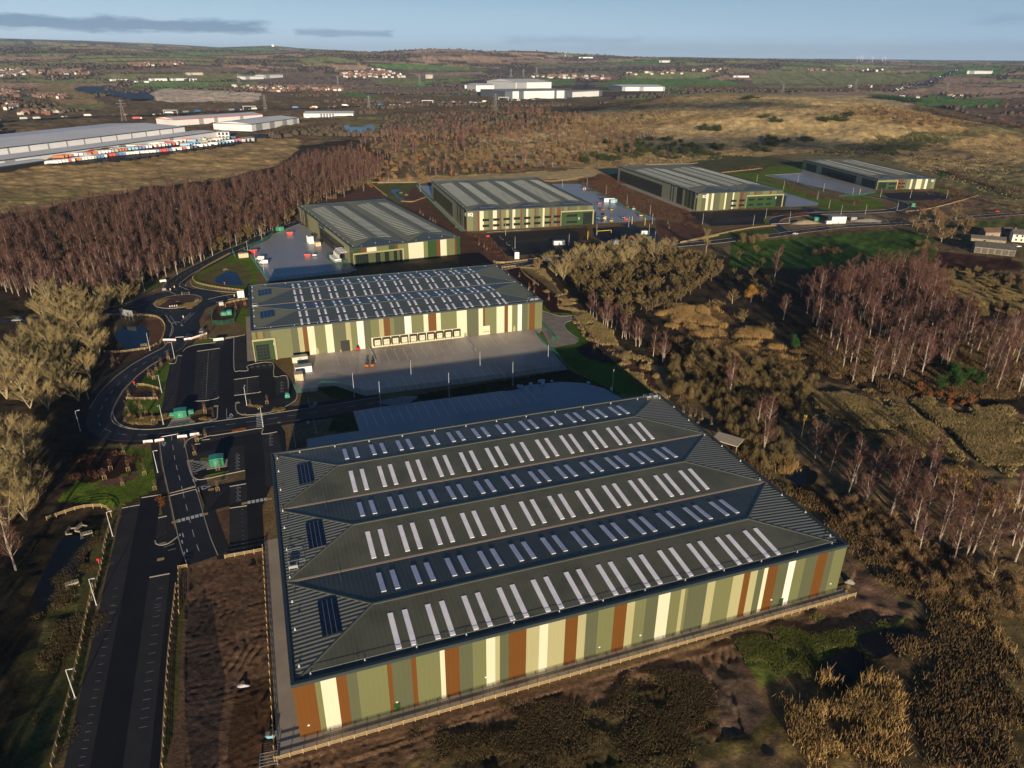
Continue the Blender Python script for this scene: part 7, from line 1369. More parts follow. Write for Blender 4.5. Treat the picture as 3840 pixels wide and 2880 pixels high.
# ------------------------------------------------------------ kiosks, tanks, signs
def kiosk(v_, x, y, a, lab, d=(4.2,3.2,2.6), pad_=True):
 p = g(v_, x, y); t = thing('substation_kiosk', lab, 'kiosk', (p[0], p[1], .05), R(a), 'green kiosks'); b = MB(); b.box(-d[0] / 2, d[0] / 2,-d[1] / 2, d[1] / 2,.1, d[2]); b.build('housing', M['kiosk'], t)
 q = MB(); profile(q, [(-d[0] / 2 - .12, d[2]),(d[0] / 2 + .12, d[2]),(d[0] / 2, d[2] + .15),(0, d[2] + .35),(-d[0] / 2, d[2] + .15)], d[1] / 2 + .12); q.build('roof', M['kiosk_top'], t)
 MB().box(-.9,.9,-d[1] / 2 - .06,-d[1] / 2,.2, d[2] - .3).build('door', M['kiosk_top'], t); MB().box(-.5,-.2,-d[1] / 2 - .1,-d[1] / 2 - .06,1.2,1.5).build('warning_plate', M['yellow'], t)
 if pad_: MB().box(-d[0] / 2 - 1, d[0] / 2 + 1,-d[1] / 2 - 1, d[1] / 2 + .8,-.02,.06).build('plinth', M['apron'], t)
kiosk('b3', 950,800,20, 'green electricity kiosk by the white hatched bay on the main road'); kiosk('b3', 1250,1195,20, 'green electricity kiosk on a pale slab in the small car park lawn'); kiosk('b3', 875,800,20, 'tiny green cabinet left of the main road kiosk', (1.2,.9,1.2), False); kiosk('b3', 1032,778,20, 'small green cabinet right of the main road kiosk', (2.0,1.2,1.3), False); kiosk('b3', 1832,645,20, 'narrow green cabinet at the fence by the curved kerb', (1.2,1.2,1.8), False)
kiosk('b1', 1938,650,15, 'green tank housing inside the small mesh compound, left', (3,2.4,1.6), False); kiosk('b1', 1985,645,15, 'green tank housing inside the small mesh compound, right', (2.4,2.4,2.2), False); kiosk('a6', 1632,310,8, 'green kiosk on the grass beyond the farthest car park', (4,3,2.8)); kiosk('a6', 1130,385,8, 'dark green kiosk in the rubble compound', (4,3,2.8), False); kiosk('a4', 330,585,25, 'dark green kiosk at the far corner of the vans yard', (6,4,2.6), False)
def signboard(v_, x, y, a, w__, z0, z1, m_, lab, legs=2, name='sign_board'):
 p = g(v_, x, y); t = thing(name, lab, 'sign', (p[0], p[1], 0), R(a)); MB().box(-w__ / 2, w__ / 2,-.06,.06, z0, z1).build('board', m_, t)
 for i in range(legs): xx = -w__ / 2 + .3 + (w__ - .6) * i / max(1, legs - 1); MB().box(xx - .07, xx + .07,.06,.18,0, z1 - .2).build('leg', M['galv'], t)
 return t
signboard('b1', 2088,520,20,3.4,1.4,5.2, M['white'], 'blank white sign board on two posts beside the warehouse corner'); signboard('b1', 1105,692,160,8.2,2.2,5.4, M['galv'], 'large grey sign hoarding seen from behind above the round pond', 4); signboard('b1', 1915,572,20,2.2,.4,2.2, M['galv'], 'small grey sign back near the mesh compound'); signboard('b1', 1412,372,25,3.4,.8,2.0, M['white'], 'low white and green sign on the verge above the roundabout'); signboard('b3', 1262,175,20,4.4,.3,1.5, M['white'], 'tilted white board on the grass by the car park corner'); signboard('b1', 1420,438,30,2.0,.2,1.4, M['silver'], 'pale cabinet sign at the roundabout verge')
signboard('a5', 808,690,10,3,.6,5.0, M['white'], 'red and white upright sign by the road fence', 2)
for i, (x, y, a) in enumerate(((1502,588,25),(1700,545,80),(1605,475,200))):
 p = g('b1', x, y); t = thing('chevron_sign', ('white chevron sign on the near rim of the roundabout island', 'white chevron sign on the right rim of the roundabout island', 'long white chevron board on the far rim of the roundabout island')[i], 'sign', (p[0], p[1], .1), R(a)); q = MB()
 for k in range(4): q.box(-2.2 + k * 1.1,-1.3 + k * 1.1,-.05,.05,.6,1.6)
 q.build('board', M['black'], t); q = MB()
 for k in range(4):
  c_ = -1.75 + k * 1.1; q.seg((c_ + .25,-.07,.7),(c_ - .2,-.07,1.1),.05,.22); q.seg((c_ - .2,-.07,1.1),(c_ + .25,-.07,1.5),.05,.22)
 q.build('chevron', M['white'], t); MB().box(-1.9,-1.8,.05,.12,0,1.6).box(1.8,1.9,.05,.12,0,1.6).build('leg', M['galv'], t)
for v_, x, y, lab in (('b1', 1508,412, 'white lit bollard on the upper splitter island'),('b1', 1473,435, 'yellow-faced bollard on the upper splitter island'),('b1', 1585,672, 'cream bollard on the lower splitter island'),('b1', 2026,488, 'cream bollard on the eastern splitter island'),('b1', 1055,604, 'yellow bollard left of the roundabout')):
 p = g(v_, x, y); t = thing('traffic_bollard', lab, 'bollard', (p[0], p[1], .06)); MB().box(-.25,.25,-.12,.12,0,1.1).build('body', M['cladding_cream'], t); MB().box(-.25,.25,-.14,-.12,.5,1.0).build('face', M['yellow'], t)
for v_, a_, b_, h_, lab in (('a5', (1363,515),(1460,508),2.6, 'yellow height barrier over the small car park entrance'),):
 a, b = g(v_, *a_), g(v_, *b_); t = thing('height_barrier', lab, 'barrier', (*a, 0)); MB().seg((0,0, h_),(b[0] - a[0], b[1] - a[1], h_),.3,.3).build('beam', M['yellow'], t); MB().box(-.15,.15,-.15,.15,0, h_ - .15).build('leg', M['yellow'], t); MB().box(b[0] - a[0] - .15, b[0] - a[0] + .15, b[1] - a[1] - .15, b[1] - a[1] + .15,0, h_ - .15).build('leg', M['yellow'], t)
for v_, x, y, lab in (('a5', 1603,445, 'tall yellow post at the machine yard gate, left'),('a5', 1692,452, 'tall yellow post at the machine yard gate, right'),('a5', 1297,552, 'tall yellow post beside the cycle stands'),('a6', 1358,252, 'yellow post at the gate of the empty yard')):
 p = g(v_, x, y); t = thing('gate_post', lab, 'post', (p[0], p[1], 0),0, 'yellow gate posts'); MB().tube([(0,0,0),(0,0,6.4)], .2,8).build('post', M['yellow'], t); MB().tube([(0,0,6.4),(0,0,6.6)], .26,8).build('cap', M['black'], t)
# young trees with stakes in verges and beds
sap_v = [bare_tree(200 + i, 4.4, 'birch', 150) for i in range(3)]
sapm = [(a.mesh('trunk', M['barkd']), npmesh('crown', np.array(V), np.array(F), [M['whip']])) for a, V, F in sap_v]; stk = MB().box(-.5,-.4,-.05,.05,0,1.5).box(.4,.5,-.05,.05,0,1.5).box(-.5,.5,-.09,-.05,1.2,1.32).mesh('stake_frame', M['stake'])
def sapling(v_, x, y, lab, grp, s=1.):
 p = g(v_, x, y); t = thing('sapling', lab, 'young tree', (p[0], p[1], 0), R(20), grp); t.scale = (s, s, s); a, b = sapm[RT.randrange(3)]; put('trunk', a, t); put('crown', b, t); put('stake_frame', stk, t)
for v_, L_, lab, grp in (('b3', [(845,332),(785,380),(743,418),(684,466),(725,494),(518,640),(566,704),(616,738),(660,782),(498,748),(525,812),(625,838),(722,855),(732,640)], 'staked young tree on the lawn inside the bend of the curving road', 'saplings inside the road bend'),('b3', [(1148,755),(1150,778),(1523,722),(1663,698)], 'staked young tree in a shrub bed of the car park', 'saplings in the car park beds'),('b3', [(473,1115),(368,1245),(514,1255),(318,1325),(466,1375),(649,1288),(733,1410)], 'staked young tree on the lawn left of the side road', 'saplings on the lawn left of the side road'),('b3', [(1152,970),(1082,1010),(1063,1122),(1256,1248),(1255,1420)], 'staked young tree in the small car park lawns', 'saplings in the car park lawns'),
                         ('b7', [(540,740),(570,788),(633,840),(658,865),(683,908),(653,955),(728,1005),(803,970),(883,1020),(868,1045)], 'staked young tree in the brown planted strip beside the shaded lawn', 'saplings in the eastern planted strip'),('b7', [(95,382),(170,472),(205,440),(205,500),(317,555),(387,600)], 'staked young tree in the dark mulch bed beside the docks warehouse', 'saplings in the mulch bed'),('a5', [(140,370),(158,385),(208,415),(228,428),(245,440),(385,470),(545,590),(580,605),(600,625)], 'young tree in the brown strip between two warehouses', 'saplings in the brown strip'),('b1', [(1457,1030),(975,1045),(1026,1070),(978,1110),(1738,860),(1775,855),(2118,565),(2038,600),(1328,1200),(1288,1175)], 'staked young tree on the verges round the curving road', 'saplings on the verges'),('c4', [(955,262),(1032,278),(1048,330),(1074,308),(1134,345),(998,290)], 'staked young tree behind the nearest warehouse roof corner', 'saplings behind the roof corner'),('a6', [(372,425),(365,400),(1810,245),(1856,262),(1895,262),(1330,300)], 'thin young tree in the planted banks of the far warehouses', 'saplings on the far banks')):
 for x, y in L_: sapling(v_, x, y, lab, grp, RT.uniform(.85,1.15))
# bulk bags, debris, rubble heaps
r_ = Rnd(12)
for x, y, lab in ((1436,517, 'white bulk bag pair on the dark bank, leftmost'),(1457,518, 'upright white bulk bag standing next to the leftmost bags'),(1515,503, 'slumped white bulk bag on the dark bank'),(1568,486, 'white bulk bag in the row, left end'),(1582,484, 'white bulk bag in the row, second'),(1596,482, 'white bulk bag in the row, third'),(1592,499, 'white bulk bag pulled down in front of the row'),(1648,477, 'flattened white bag at the right end of the row'),(1883,488, 'flat white sheet at the yard edge'),(2030,533, 'white bag slumped against the lamp base')):
 p = g('b4', x, y); q = MB(); s_ = r_.uniform(.5,.75); fl = .35 if 'flat' in lab else 1.
 q.prism([(s_ * 1.1 * cos(t) * r_.uniform(.85,1.1), s_ * 1.1 * sin(t) * r_.uniform(.85,1.1)) for t in np.linspace(0,6.28,9)[:-1]], 0,1.1 * fl); t = thing('bulk_bag', lab, 'bag', (p[0], p[1], .05), r_.uniform(0,6)); q.build('sack', M['bag'], t)
 for s2 in (-.4,.4): MB().tube([(s2,-.3,1.05 * fl),(s2,0,1.3 * fl),(s2,.3,1.05 * fl)], .04,4).build('loop', M['bag'], t)
def heap(v_, x, y, rx, ry, h_, m_, lab, a=0, follow=False):
 p = GT(*S(v_, x, y)) if follow else (*g(v_, x, y),0); V, F = [], []; n_r, n_a = 7,22; rr_ = Rnd(int(x))
 for i in range(n_r + 1):
  t = i / n_r
  for j in range(n_a): an = 2 * pi * j / n_a; k = 1 + .14 * sin(3 * an + x) + rr_.uniform(-.05,.05); V.append((rx * t * k * cos(an), ry * t * k * sin(an), h_ * (1 - t * t) ** 1.2 * (1 + rr_.uniform(-.14,.14)) - .05 * (i == n_r)))
 for i in range(n_r):
  for j in range(n_a): F.append((i * n_a + j, (i + 1) * n_a + j, (i + 1) * n_a + (j + 1) % n_a, i * n_a + (j + 1) % n_a))
 me = bpy.data.meshes.new('heap'); me.from_pydata(V, [], F); me.materials.append(m_); o = put('rubble_heap', me, None, p, R(a)); tag(o, lab, 'heap')
heap('b4', 672,600,7.5,3.2,1.1, M['rubble'], 'long heap of pale crushed stone on the dark bank between the yards', 18); heap('a6', 1070,398,13,4,2.2, M['stone'], 'brown earth heap left of the white site cabins', 5); heap('a6', 1400,385,14,5,1.6, M['rubble'], 'pale rubble spread right of the site cabins', 5); heap('b4', 1385,525,3.5,1.6,.6, M['mulch'], 'low dark heap beside the white bags', 18); heap('c6', 1330,245,1.3,1,.7, M['rubble'], 'small pile of pale rocks off the nearest warehouse corner'); heap('b5', 1900,1000 + 50,1,.8,.2, M['mulch'], 'low earth lump on the churned mud'); heap('b6', 1830,745,1.3,.55,.25, M['bag'], 'pale wind-blown plastic heap on the churned mud')
# pond headwalls with rails
for v_, x, y, a, lab in (('b5', 515,790,100, 'concrete headwall with railing in the dark basin, upper left'),('b5', 595,765,80, 'concrete headwall with railing in the dark basin, upper middle'),('b5', 655,815,30, 'concrete headwall with railing in the dark basin, right'),('b5', 545,1190,35, 'sunlit concrete headwall with railing on the near bank of the basin'),('b1', 1245,915,25, 'concrete headwall with railing at the round pond'),('b1', 1945,258,60, 'concrete headwall on the triangular pond'),('a4', 1380,292,30, 'white concrete headwall by the shallow pools, lower'),('a4', 1335,275,30, 'white concrete headwall by the shallow pools, upper')):
 p = g(v_, x, y); t = thing('pond_headwall', lab, 'headwall', (p[0], p[1], 0), R(a)); t.scale = (.62,) * 3; q = MB(); q.box(-2.4,2.4,-.2,.2,-.3,.7); q.quad((-2.4,-.2,.7),(-1.4,-2.4,.1),(-1.2,-2.4,.1),(-2.1,-.2,.7)); q.box(-2.4,-2.1,-2.4,-.2,-.3,.35).box(2.1,2.4,-2.4,-.2,-.3,.35); q.build('wall', M['stone'], t); q = MB()
 for xx in (-2.2,-1.1,0,1.1,2.2): q.box(xx - .04, xx + .04,-.04,.04,.7,1.75)
 for z in (1.2,1.7): q.box(-2.2,2.2,-.035,.035, z, z + .07)
 q.build('railing', M['galv'], t)
p = g('c4', 1235,465); t = thing('timber_shelter', 'flat-roofed weathered timber shelter on posts beside the nearest warehouse', 'shelter', (p[0], p[1], 0), R(-35)); q = MB(); q.box(-4.5,4.5,-3.2,3.2,2.6,2.85); q.build('roof', M['ply'], t)
for sx in (-4.1,4.1):
 for sy in (-2.8,2.8): MB().box(sx - .12, sx + .12, sy - .12, sy + .12,0,2.6).build('post', M['stake'], t)
for x, y, lab in ((2060,1140, ''),): pass
t = thing('mesh_trailer', 'flat wire mesh frame lying on the mud by the fence corner', 'frame', (*g('b6', 2030,1310),.15), R(15)); q = MB()
for i in range(5): q.box(-1.6,1.6,-1.4 + i * .7 - .03,-1.4 + i * .7 + .03,.3,.36).box(-1.6 + i * .8 - .03,-1.6 + i * .8 + .03,-1.4,1.4,.36,.42)
q.build('mesh', M['galv'], t); MB().box(-1.7,-1.5,-1.5,1.5,0,.3).box(1.5,1.7,-1.5,1.5,0,.3).build('frame', M['galv'], t)
p = GT(*S('c7', 590,470)); t = thing('owl_mast', 'thin mast with a ladder-like yellow head among the bushes', 'mast', p, 0); MB().tube([(0,0,0),(0,0,9)], .1,6).build('mast', M['stake'], t); MB().box(-.5,.5,-.06,.06,7,7.25).box(-.5,.5,-.06,.06,7.7,7.95).box(-.5,.5,-.06,.06,8.4,8.65).box(-.5,-.38,-.08,.08,6.8,9).box(.38,.5,-.08,.08,6.8,9).build('head', M['yellow'], t)
for v_, x, y, lab in (('b1', 1163,1255, 'red lifebuoy housing on the garden pond fence'),('b5', 748,1035, 'orange-red lifebuoy housing on the bank of the basin'),('b1', 1943,388, 'red lifebuoy housing beside the triangular pond')):
 p = g(v_, x, y); t = thing('lifebuoy_post', lab, 'lifebuoy', (p[0], p[1], 0)); MB().box(-.06,.06,-.06,.06,0,1.1).build('post', M['galv'], t); MB().tube([(0,-.1,1.35),(0,.1,1.35)], .42,12).build('housing', M['red'], t)
# ------------------------------------------------------------ farm at the right edge
def gable_house(mb_w, mb_r, L_, W_, h, rise, mw=0, ov=.3):
 x, y = L_ / 2, W_ / 2; mb_w.box(-x, x, -y, y, 0, h, mw); mb_w.tri((-x, -y, h),(-x, 0, h + rise),(-x, y, h), mw); mb_w.tri((x, y, h),(x, 0, h + rise),(x, -y, h), mw)
 k = ov * rise / y
 for s_ in (-1,1):
  a = [(-x - ov, s_ * (y + ov), h - k),(x + ov, s_ * (y + ov), h - k),(x + ov, 0, h + rise),(-x - ov, 0, h + rise)]; b = [(p[0], p[1], p[2] + .18) for p in a]
  if s_ > 0: a, b = a[::-1], b[::-1]
  mb_r.quad(*b); mb_r.quad(*a[::-1]); mb_r.quad(a[0], a[1], b[1], b[0]); mb_r.quad(a[1], a[2], b[2], b[1]); mb_r.quad(a[3], a[0], b[0], b[3])
def building(name, label, cat, x, y, z, rz, L_, W_, h, rise, mw_, mr_, extra=(), grp=None):
 t = thing(name, label, cat, (x, y, z), rz, grp); a, b = MB(), MB(); gable_house(a, b, L_, W_, h, rise); a.build('wall', mw_, t); b.build('roof', mr_, t)
 for nm, m_, bx in extra: MB().box(*bx).build(nm, m_, t)
 return t
p = G(*S('a6', 2050,548)); building('barn', 'long grey-roofed pale open-fronted barn at the right edge', 'barn', p[0], p[1], 0, R(-26),24,14,4.2,2.6, M['stone'], M['slate'], tuple(('bay_panel', M['slate'], (-11.5 + i * 4,-8.2 + i * 4,-7.12,-7,.3,3.6)) for i in range(6)))
p = G(*S('a6', 2060,468)); building('stone_barn', 'brown-roofed stone barn above the larger grey barn', 'barn', p[0], p[1], 0, R(4),22,8,4.4,2.6, M['stone'], M['tile'], (('door', M['black'], (2,5,-4.1,-4,0,3)),('window', M['black'], (-6,-5,-4.1,-4,1.5,2.6))))
p = G(*S('a6', 2020,495)); building('outbuilding', 'low dark-roofed outbuilding between the two barns', 'barn', p[0], p[1], 0, R(-22),22,6,2.8,1.8, M['stone'], M['slate'], (('door', M['black'], (-3,-1.6,-3.1,-3,0,2)),))
p = G(*S('a6', 2195,490)); t = building('farmhouse', 'white-rendered farmhouse with dark windows cut by the right edge', 'house', p[0], p[1], 0, R(-20),14,9,5.6,2.8, M['render'], M['slate'], tuple(('window', M['glass'], (-5 + i * 3.4,-3.9 + i * 3.4,-4.6,-4.5, z, z + 1.4)) for i in range(4) for z in (1,3.8)) + (('chimney', M['brick'], (-6,-5,-.5,.5,7,9.6)),))
p = G(*S('a6', 2180,520)); car(p[0], p[1], 0, R(10), M['white'], 'pale car parked in front of the white farmhouse')
mesh_fence('a6', [(1900,530),(1960,548)], 'short fence by the farm track', 1.2, 'galv')
# ------------------------------------------------------------ distant sheds
def shed(label, corners, h, roof_m, wall_m, spans=1, rise=1.6, panels=None, doors=(), name='distribution_shed', par=None, canopy=False, trim='fascia'):
 """corners: front-left, front-right, back-left ground points (world)"""
 A, B_, C_ = [Vector(c[:2]) for c in corners]; u = (B_ - A); W_ = u.length; u.normalize(); v = Vector((-u.y, u.x)); D_ = abs((C_ - A).dot(v)); z = min(TH(*A), TH(*B_)) - .3
 t = thing(name, label, 'warehouse', (A.x, A.y, z), math.atan2(u.y, u.x)); b = MB(); b.box(0, W_, 0, D_, 0, h); b.build('wall', wall_m, t)
 r = MB(); d = D_ / spans
 for i in range(spans):
  y0, y1 = i * d, (i + 1) * d; ym = (y0 + y1) / 2
  r.quad((-.4, y0 - .4 * (i == 0), h + .02),(W_ + .4, y0 - .4 * (i == 0), h + .02),(W_ + .4, ym, h + rise),(-.4, ym, h + rise)); r.quad((W_ + .4, y1, h + .02),(-.4, y1, h + .02),(-.4, ym, h + rise),(W_ + .4, ym, h + rise)); r.tri((0, y1, h),(0, y0, h),(0, ym, h + rise)); r.tri((W_, y0, h),(W_, y1, h),(W_, ym, h + rise))
 rf = r.build('roof', roof_m, t); MB().box(-.5, W_ + .5,-.7,-.45, h - .8, h + .25).box(-.7,-.45,-.4, D_, h - .8, h + .25).build('fascia', M[trim], t)
 for x0, x1, m_ in (panels or ()): MB().box(x0 * W_, x1 * W_, -.2,0,0, h - 1).build('wall_panel', m_, t)
 for x0, z0 in doors: MB().box(x0 * W_ - 1.6, x0 * W_ + 1.6,-.3,0, z0, z0 + 3.6).build('dock_door', M['black'], t)
 if spans == 1 and W_ > 40:
  s_ = MB(); nn = int(W_ / 6)
  for i in range(1, nn): s_.seg((W_ * i / nn, 0, h + .1),(W_ * i / nn, D_ / 2, h + rise + .1),.25,.1)
  s_.build('roof_seam', M['galv'], rf)
 return t
M['sroof'] = mat('pale_grey_sheet_roof', (.72,.73,.75),(.82,.82,.84), scale=.02, rough=.5, spec=.3); M['swall'] = mat('white_shed_wall', (.74,.76,.78),(.66,.68,.70), scale=.02, rough=.6)
M['sgrey'] = mat('grey_shed_panel', (.30,.31,.33), rough=.6); M['sdark'] = mat('dark_grey_shed_wall', (.10,.115,.14), rough=.5); M['town'] = mat('pale_town_wall', (.55,.50,.45),(.40,.32,.27), scale=.02, rough=.9); M['troof'] = mat('town_roof', (.18,.11,.09),(.13,.10,.09), scale=.01, rough=.9, vary=.35)
def gp(x, y): q_ = GT(*S('a1', x, y)); return q_
fl, fr = gp(40,972), gp(1410,792); uu = Vector((fr[0] - fl[0], fr[1] - fl[1])).normalized(); vv = Vector((-uu.y, uu.x))
if vv.dot(Vector((fl[0], fl[1]))) < 0: vv = -vv
ex = lambda p, a, b: (p[0] + uu.x * a + vv.x * b, p[1] + uu.y * a + vv.y * b)
lo = shed('lower front part of the very long grey-roofed distribution shed at the left', [ex(fl, -160,0),(fr[0], fr[1]), ex(fl, -160,42)], 11.0, M['sroof'], M['swall'], 1,1.2, [(.30,.325, M['sgrey']),(.62,.64, M['sgrey']),(.80,.815, M['sgrey'])], [(.06 + i * .0155,1.2) for i in range(58)])
hi = shed('tall rear part of the very long grey-roofed distribution shed at the left', [ex(fl, -160,43), ex(fr, -20,43), ex(fl, -160,190)], 18.5, M['sroof'], M['sroof'], 1,3.2, [(i * .055 + .01, i * .055 + .014, M['sgrey']) for i in range(18)])
cn = shed('low dark-mouthed canopy building at the near end of the long shed', [ex(fl, -60,-26), ex(fl, 34,-26), ex(fl, -60,-1)], 7.0, M['sroof'], M['swall'], 1,.8, [(.15,.95, M['black'])])
a_, b_ = gp(1410,800), gp(1490,798); shed('small white office block with rows of windows at the end of the long shed', [a_, b_, (a_[0] - 6, a_[1] + 26)], 11.5, M['sroof'], M['swall'], 1,.4,(), [(.2,1.5),(.5,1.5),(.8,1.5),(.2,6.5),(.5,6.5),(.8,6.5)])
a_, b_ = gp(1580,818), gp(1650,812); shed('small white gatehouse by the lorry park', [a_, b_, (a_[0] - 4, a_[1] + 14)], 6.5, M['swall'], M['swall'], 1,.3,(), [(.25,1.2),(.6,1.2)])
a_, b_, c_ = gp(1140,712), gp(1705,668), gp(1045,662); shed('white shed with a red roof edge behind the long shed', [a_, b_, ex(a_, 0,70)], 11, M['sroof'], M['swall'], 1,3.0, [(.25,.30, M['sgrey']),(.42,.46, M['sgrey']),(.72,.76, M['sgrey'])], trim='red')
a_, b_ = gp(1635,747), gp(1940,692); shed('white pitched shed with grey panels nearest the small pond', [a_, b_, (gp(1420,735)[0], gp(1420,735)[1])], 12, M['sroof'], M['swall'], 1,3.0, [(.08,.2, M['sgrey']),(.35,.45, M['sgrey']),(.62,.72, M['sgrey']),(.86,.95, M['sgrey'])])
a_, b_ = gp(1970,662), gp(2290,650); shed('white shed with a double row of dark windows near the motorway', [a_, b_, (a_[0] - 5, a_[1] + 60)], 10, M['sroof'], M['swall'], 1,2.4,(), [(.35 + i * .06, z) for i in range(5) for z in (.8,5)])
def gp2(x, y): return GT(*S('a2', x, y))
a_, b_ = gp2(1108,540), gp2(1455,532); a0 = gp2(1005,528)
shed('dark-ended lower shed with a white base in the distant logistics park', [gp2(1060,536), b_, (a0[0] + 10, a0[1] + 120)], 25, M['sgrey'], M['sdark'], 1,3, [(.12,.22, M['swall']),(.3,.8, M['swall']),(.84,.97, M['swall'])]); shed('long low dark shed stretching right in the distant logistics park', [gp2(1460,530), gp2(1690,518),(gp2(1460,530)[0], gp2(1460,530)[1] + 100)], 19, M['sgrey'], M['sdark'], 1,2, [(.15,.9, M['swall'])])
shed('tall white and grey curved-roof shed rising behind the dark ones', [gp2(1130,494), gp2(1360,490),(gp2(1090,480)[0], gp2(1130,494)[1] + 260)], 36, M['sroof'], M['swall'], 1,9, [(.02,.3, M['sgrey'])]); shed('white shed with grey panels left of the logistics park', [gp2(873,490), gp2(990,490),(gp2(873,490)[0], gp2(873,490)[1] + 130)], 24, M['sroof'], M['sroof'], 1,5, [(.1,.3, M['swall']),(.38,.6, M['swall']),(.7,.95, M['swall'])]); shed('low white shed farthest left of the logistics park', [gp2(800,472), gp2(872,472),(gp2(800,472)[0], gp2(800,472)[1] + 100)], 15, M['sroof'], M['swall'], 1,2, [(.2,.5, M['sgrey'])])
shed('long pale blue-roofed shed behind the heath hill', [gp2(1818,486), gp2(2096,486),(gp2(1818,486)[0], gp2(1818,486)[1] + 160)], 17, M['sroof'], M['sgrey'], 1,6, [(.08,.4, M['swall']),(.5,.95, M['swall'])])
for v_, x0, y0, x1, y1, h_, lab in (('a1', 712,422,830,422,16, 'white works shed in the valley, leftmost'),('a1', 870,430,965,432,14, 'white works shed in the valley, second'),('a1', 970,422,1085,420,22, 'white works shed in the valley, third and tallest'),('a1', 1110,420,1215,418,20, 'white works shed in the valley, fourth'),('a1', 1228,424,1278,424,22, 'yellow-green works shed at the right of the valley row'),('a1', 1222,384,1318,382,22, 'white shed standing alone above the valley row'),('a1', 1580,412,1710,408,26, 'pale shed at the edge of the town, left part'),('a1', 1710,406,1835,398,30, 'pale shed at the edge of the town, right part'),('a2', 546,406,592,406,34, 'tan and white block in the distant town'),('a3', 1840,376,2000,374,26, 'cluster of pale sheds near the far motorway end'),('a2', 2060,302,2120,302,20, 'white shed on the far plain below the horizon'),('a2', 1540,274,1630,274,12, 'long white shed on the far plain'),('a3', 330,398,430,398,16, 'grey farm shed among the green fields'),('a1', 1650,300,1700,300,1, '')):
 if not lab: continue
 a_, b_ = GT(*S(v_, x0, y0)), GT(*S(v_, x1, y1)); dd = math.dist(a_[:2], b_[:2]); n_ = Vector((a_[0], a_[1])).normalized() * dd * .5; h_ = h_ * .36 * math.hypot(a_[0], a_[1]) / FOC; shed(lab, [a_, b_, (a_[0] + n_.x, a_[1] + n_.y)], h_, M['sroof'], M['swall'] if 'tan' not in lab else M['town'], 1, h_ * .12, [(.1,.3, M['sgrey'])], name='factory_shed')
a_ = GT(*S('a1', 1771,199)); t = thing('white_tower_block', 'tiny bright white block on the skyline', 'building', (a_[0], a_[1], a_[2] - 30),0); k_ = math.hypot(*a_[:2]) / FOC; MB().box(-4 * k_, 4 * k_, -3 * k_, 3 * k_, 0,30 + 6 * k_).build('wall', M['swall'], t); MB().box(-4.2 * k_, 4.2 * k_, -3.2 * k_, 3.2 * k_, 30 + 6 * k_, 32 + 6 * k_).build('roof', M['sroof'], t)
# ------------------------------------------------------------ lorry park trailers
TC = [('white', M['white']),('pale blue', M['lblue']),('red', M['red']),('grey', M['sroof']),('blue', M['blue']),('dark blue', M['navy']),('green-grey', M['cladding_sage']),('orange', M['orange'])]
TW = [34,12,16,14,9,6,5,4]
tmesh = {}
def trailer_proto(c, m_):
 b = MB(); b.box(-6.3,6.3,-1.25,1.25,1.2,4.0); u_ = MB(); u_.box(-6,5.8,-.5,.5,.85,1.2).box(5.2,5.5,-.9,-.7,.1,1.2).box(5.2,5.5,.7,.9,.1,1.2)
 for x in (-5.2,-3.9,-2.6):
  for s_ in (-1,1): u_.tube([(x, s_ * 1.2,.5),(x, s_ * .85,.5)], .5,8)
 return b.mesh('trailer_box', m_), u_.mesh('chassis', M['black'])
for c, m_ in TC: tmesh[c] = trailer_proto(c, m_)
cabm = MB(); profile(cabm, [(6.2,.5),(8.4,.5),(8.5,1.8),(8.2,3.3),(6.9,3.6),(6.2,3.2)], 1.22); cabm = cabm.mesh('cab', M['white'])
rt_ = Rnd(31); rows = [((350,965),(660,925),(100,0),16),((500,935),(1130,880),0,30),((560,910),(1060,850),0,24),((760,880),(1180,838),0,18),((860,862),(1240,815),0,14),((1130,880),(1560,815),0,20),((1200,850),(1460,805),0,14),((1240,822),(1500,800),0,8),((380,930),(780,880),0,14)]
for (x0, y0),(x1, y1), _, n_ in rows:
 cc_ = 'white'
 for i in range(n_):
  t_ = i / (n_ - 1); q_ = GT(*S('a1', x0 + (x1 - x0) * t_ + rt_.uniform(-4,4), y0 + (y1 - y0) * t_))
  if i % 3 == 0 or rt_.random() < .4: cc_ = rt_.choices([c for c, _ in TC], TW)[0]
  if rt_.random() < .06: continue
  t = thing('lorry_trailer', cc_ + ' box trailer parked in the rows beside the long grey shed', 'lorry trailer', (q_[0], q_[1], q_[2] + .7), math.atan2(vv.y, vv.x) + R(rt_.choice((28,28,30,26))), cc_ + ' trailers in the lorry park'); put('trailer_box', tmesh[cc_][0], t); put('chassis', tmesh[cc_][1], t)
  if rt_.random() < .2: put('cab', cabm, t)
for v_, x, y, a, c, lab in (('a1', 905,676,5, 'red', 'red lorry on the motorway behind the long shed roof'),('a1', 2040,606,3, 'orange', 'orange and white lorry on the motorway at the pale sheds'),('a1', 1110,640,3, 'white', 'white coach on the motorway behind the red-edged shed')):
 q_ = GT(*S(v_, x, y)); lorry(q_[0], q_[1], q_[2] + 2.6, R(a + 18), M['white'], M[c], lab, None, 14)
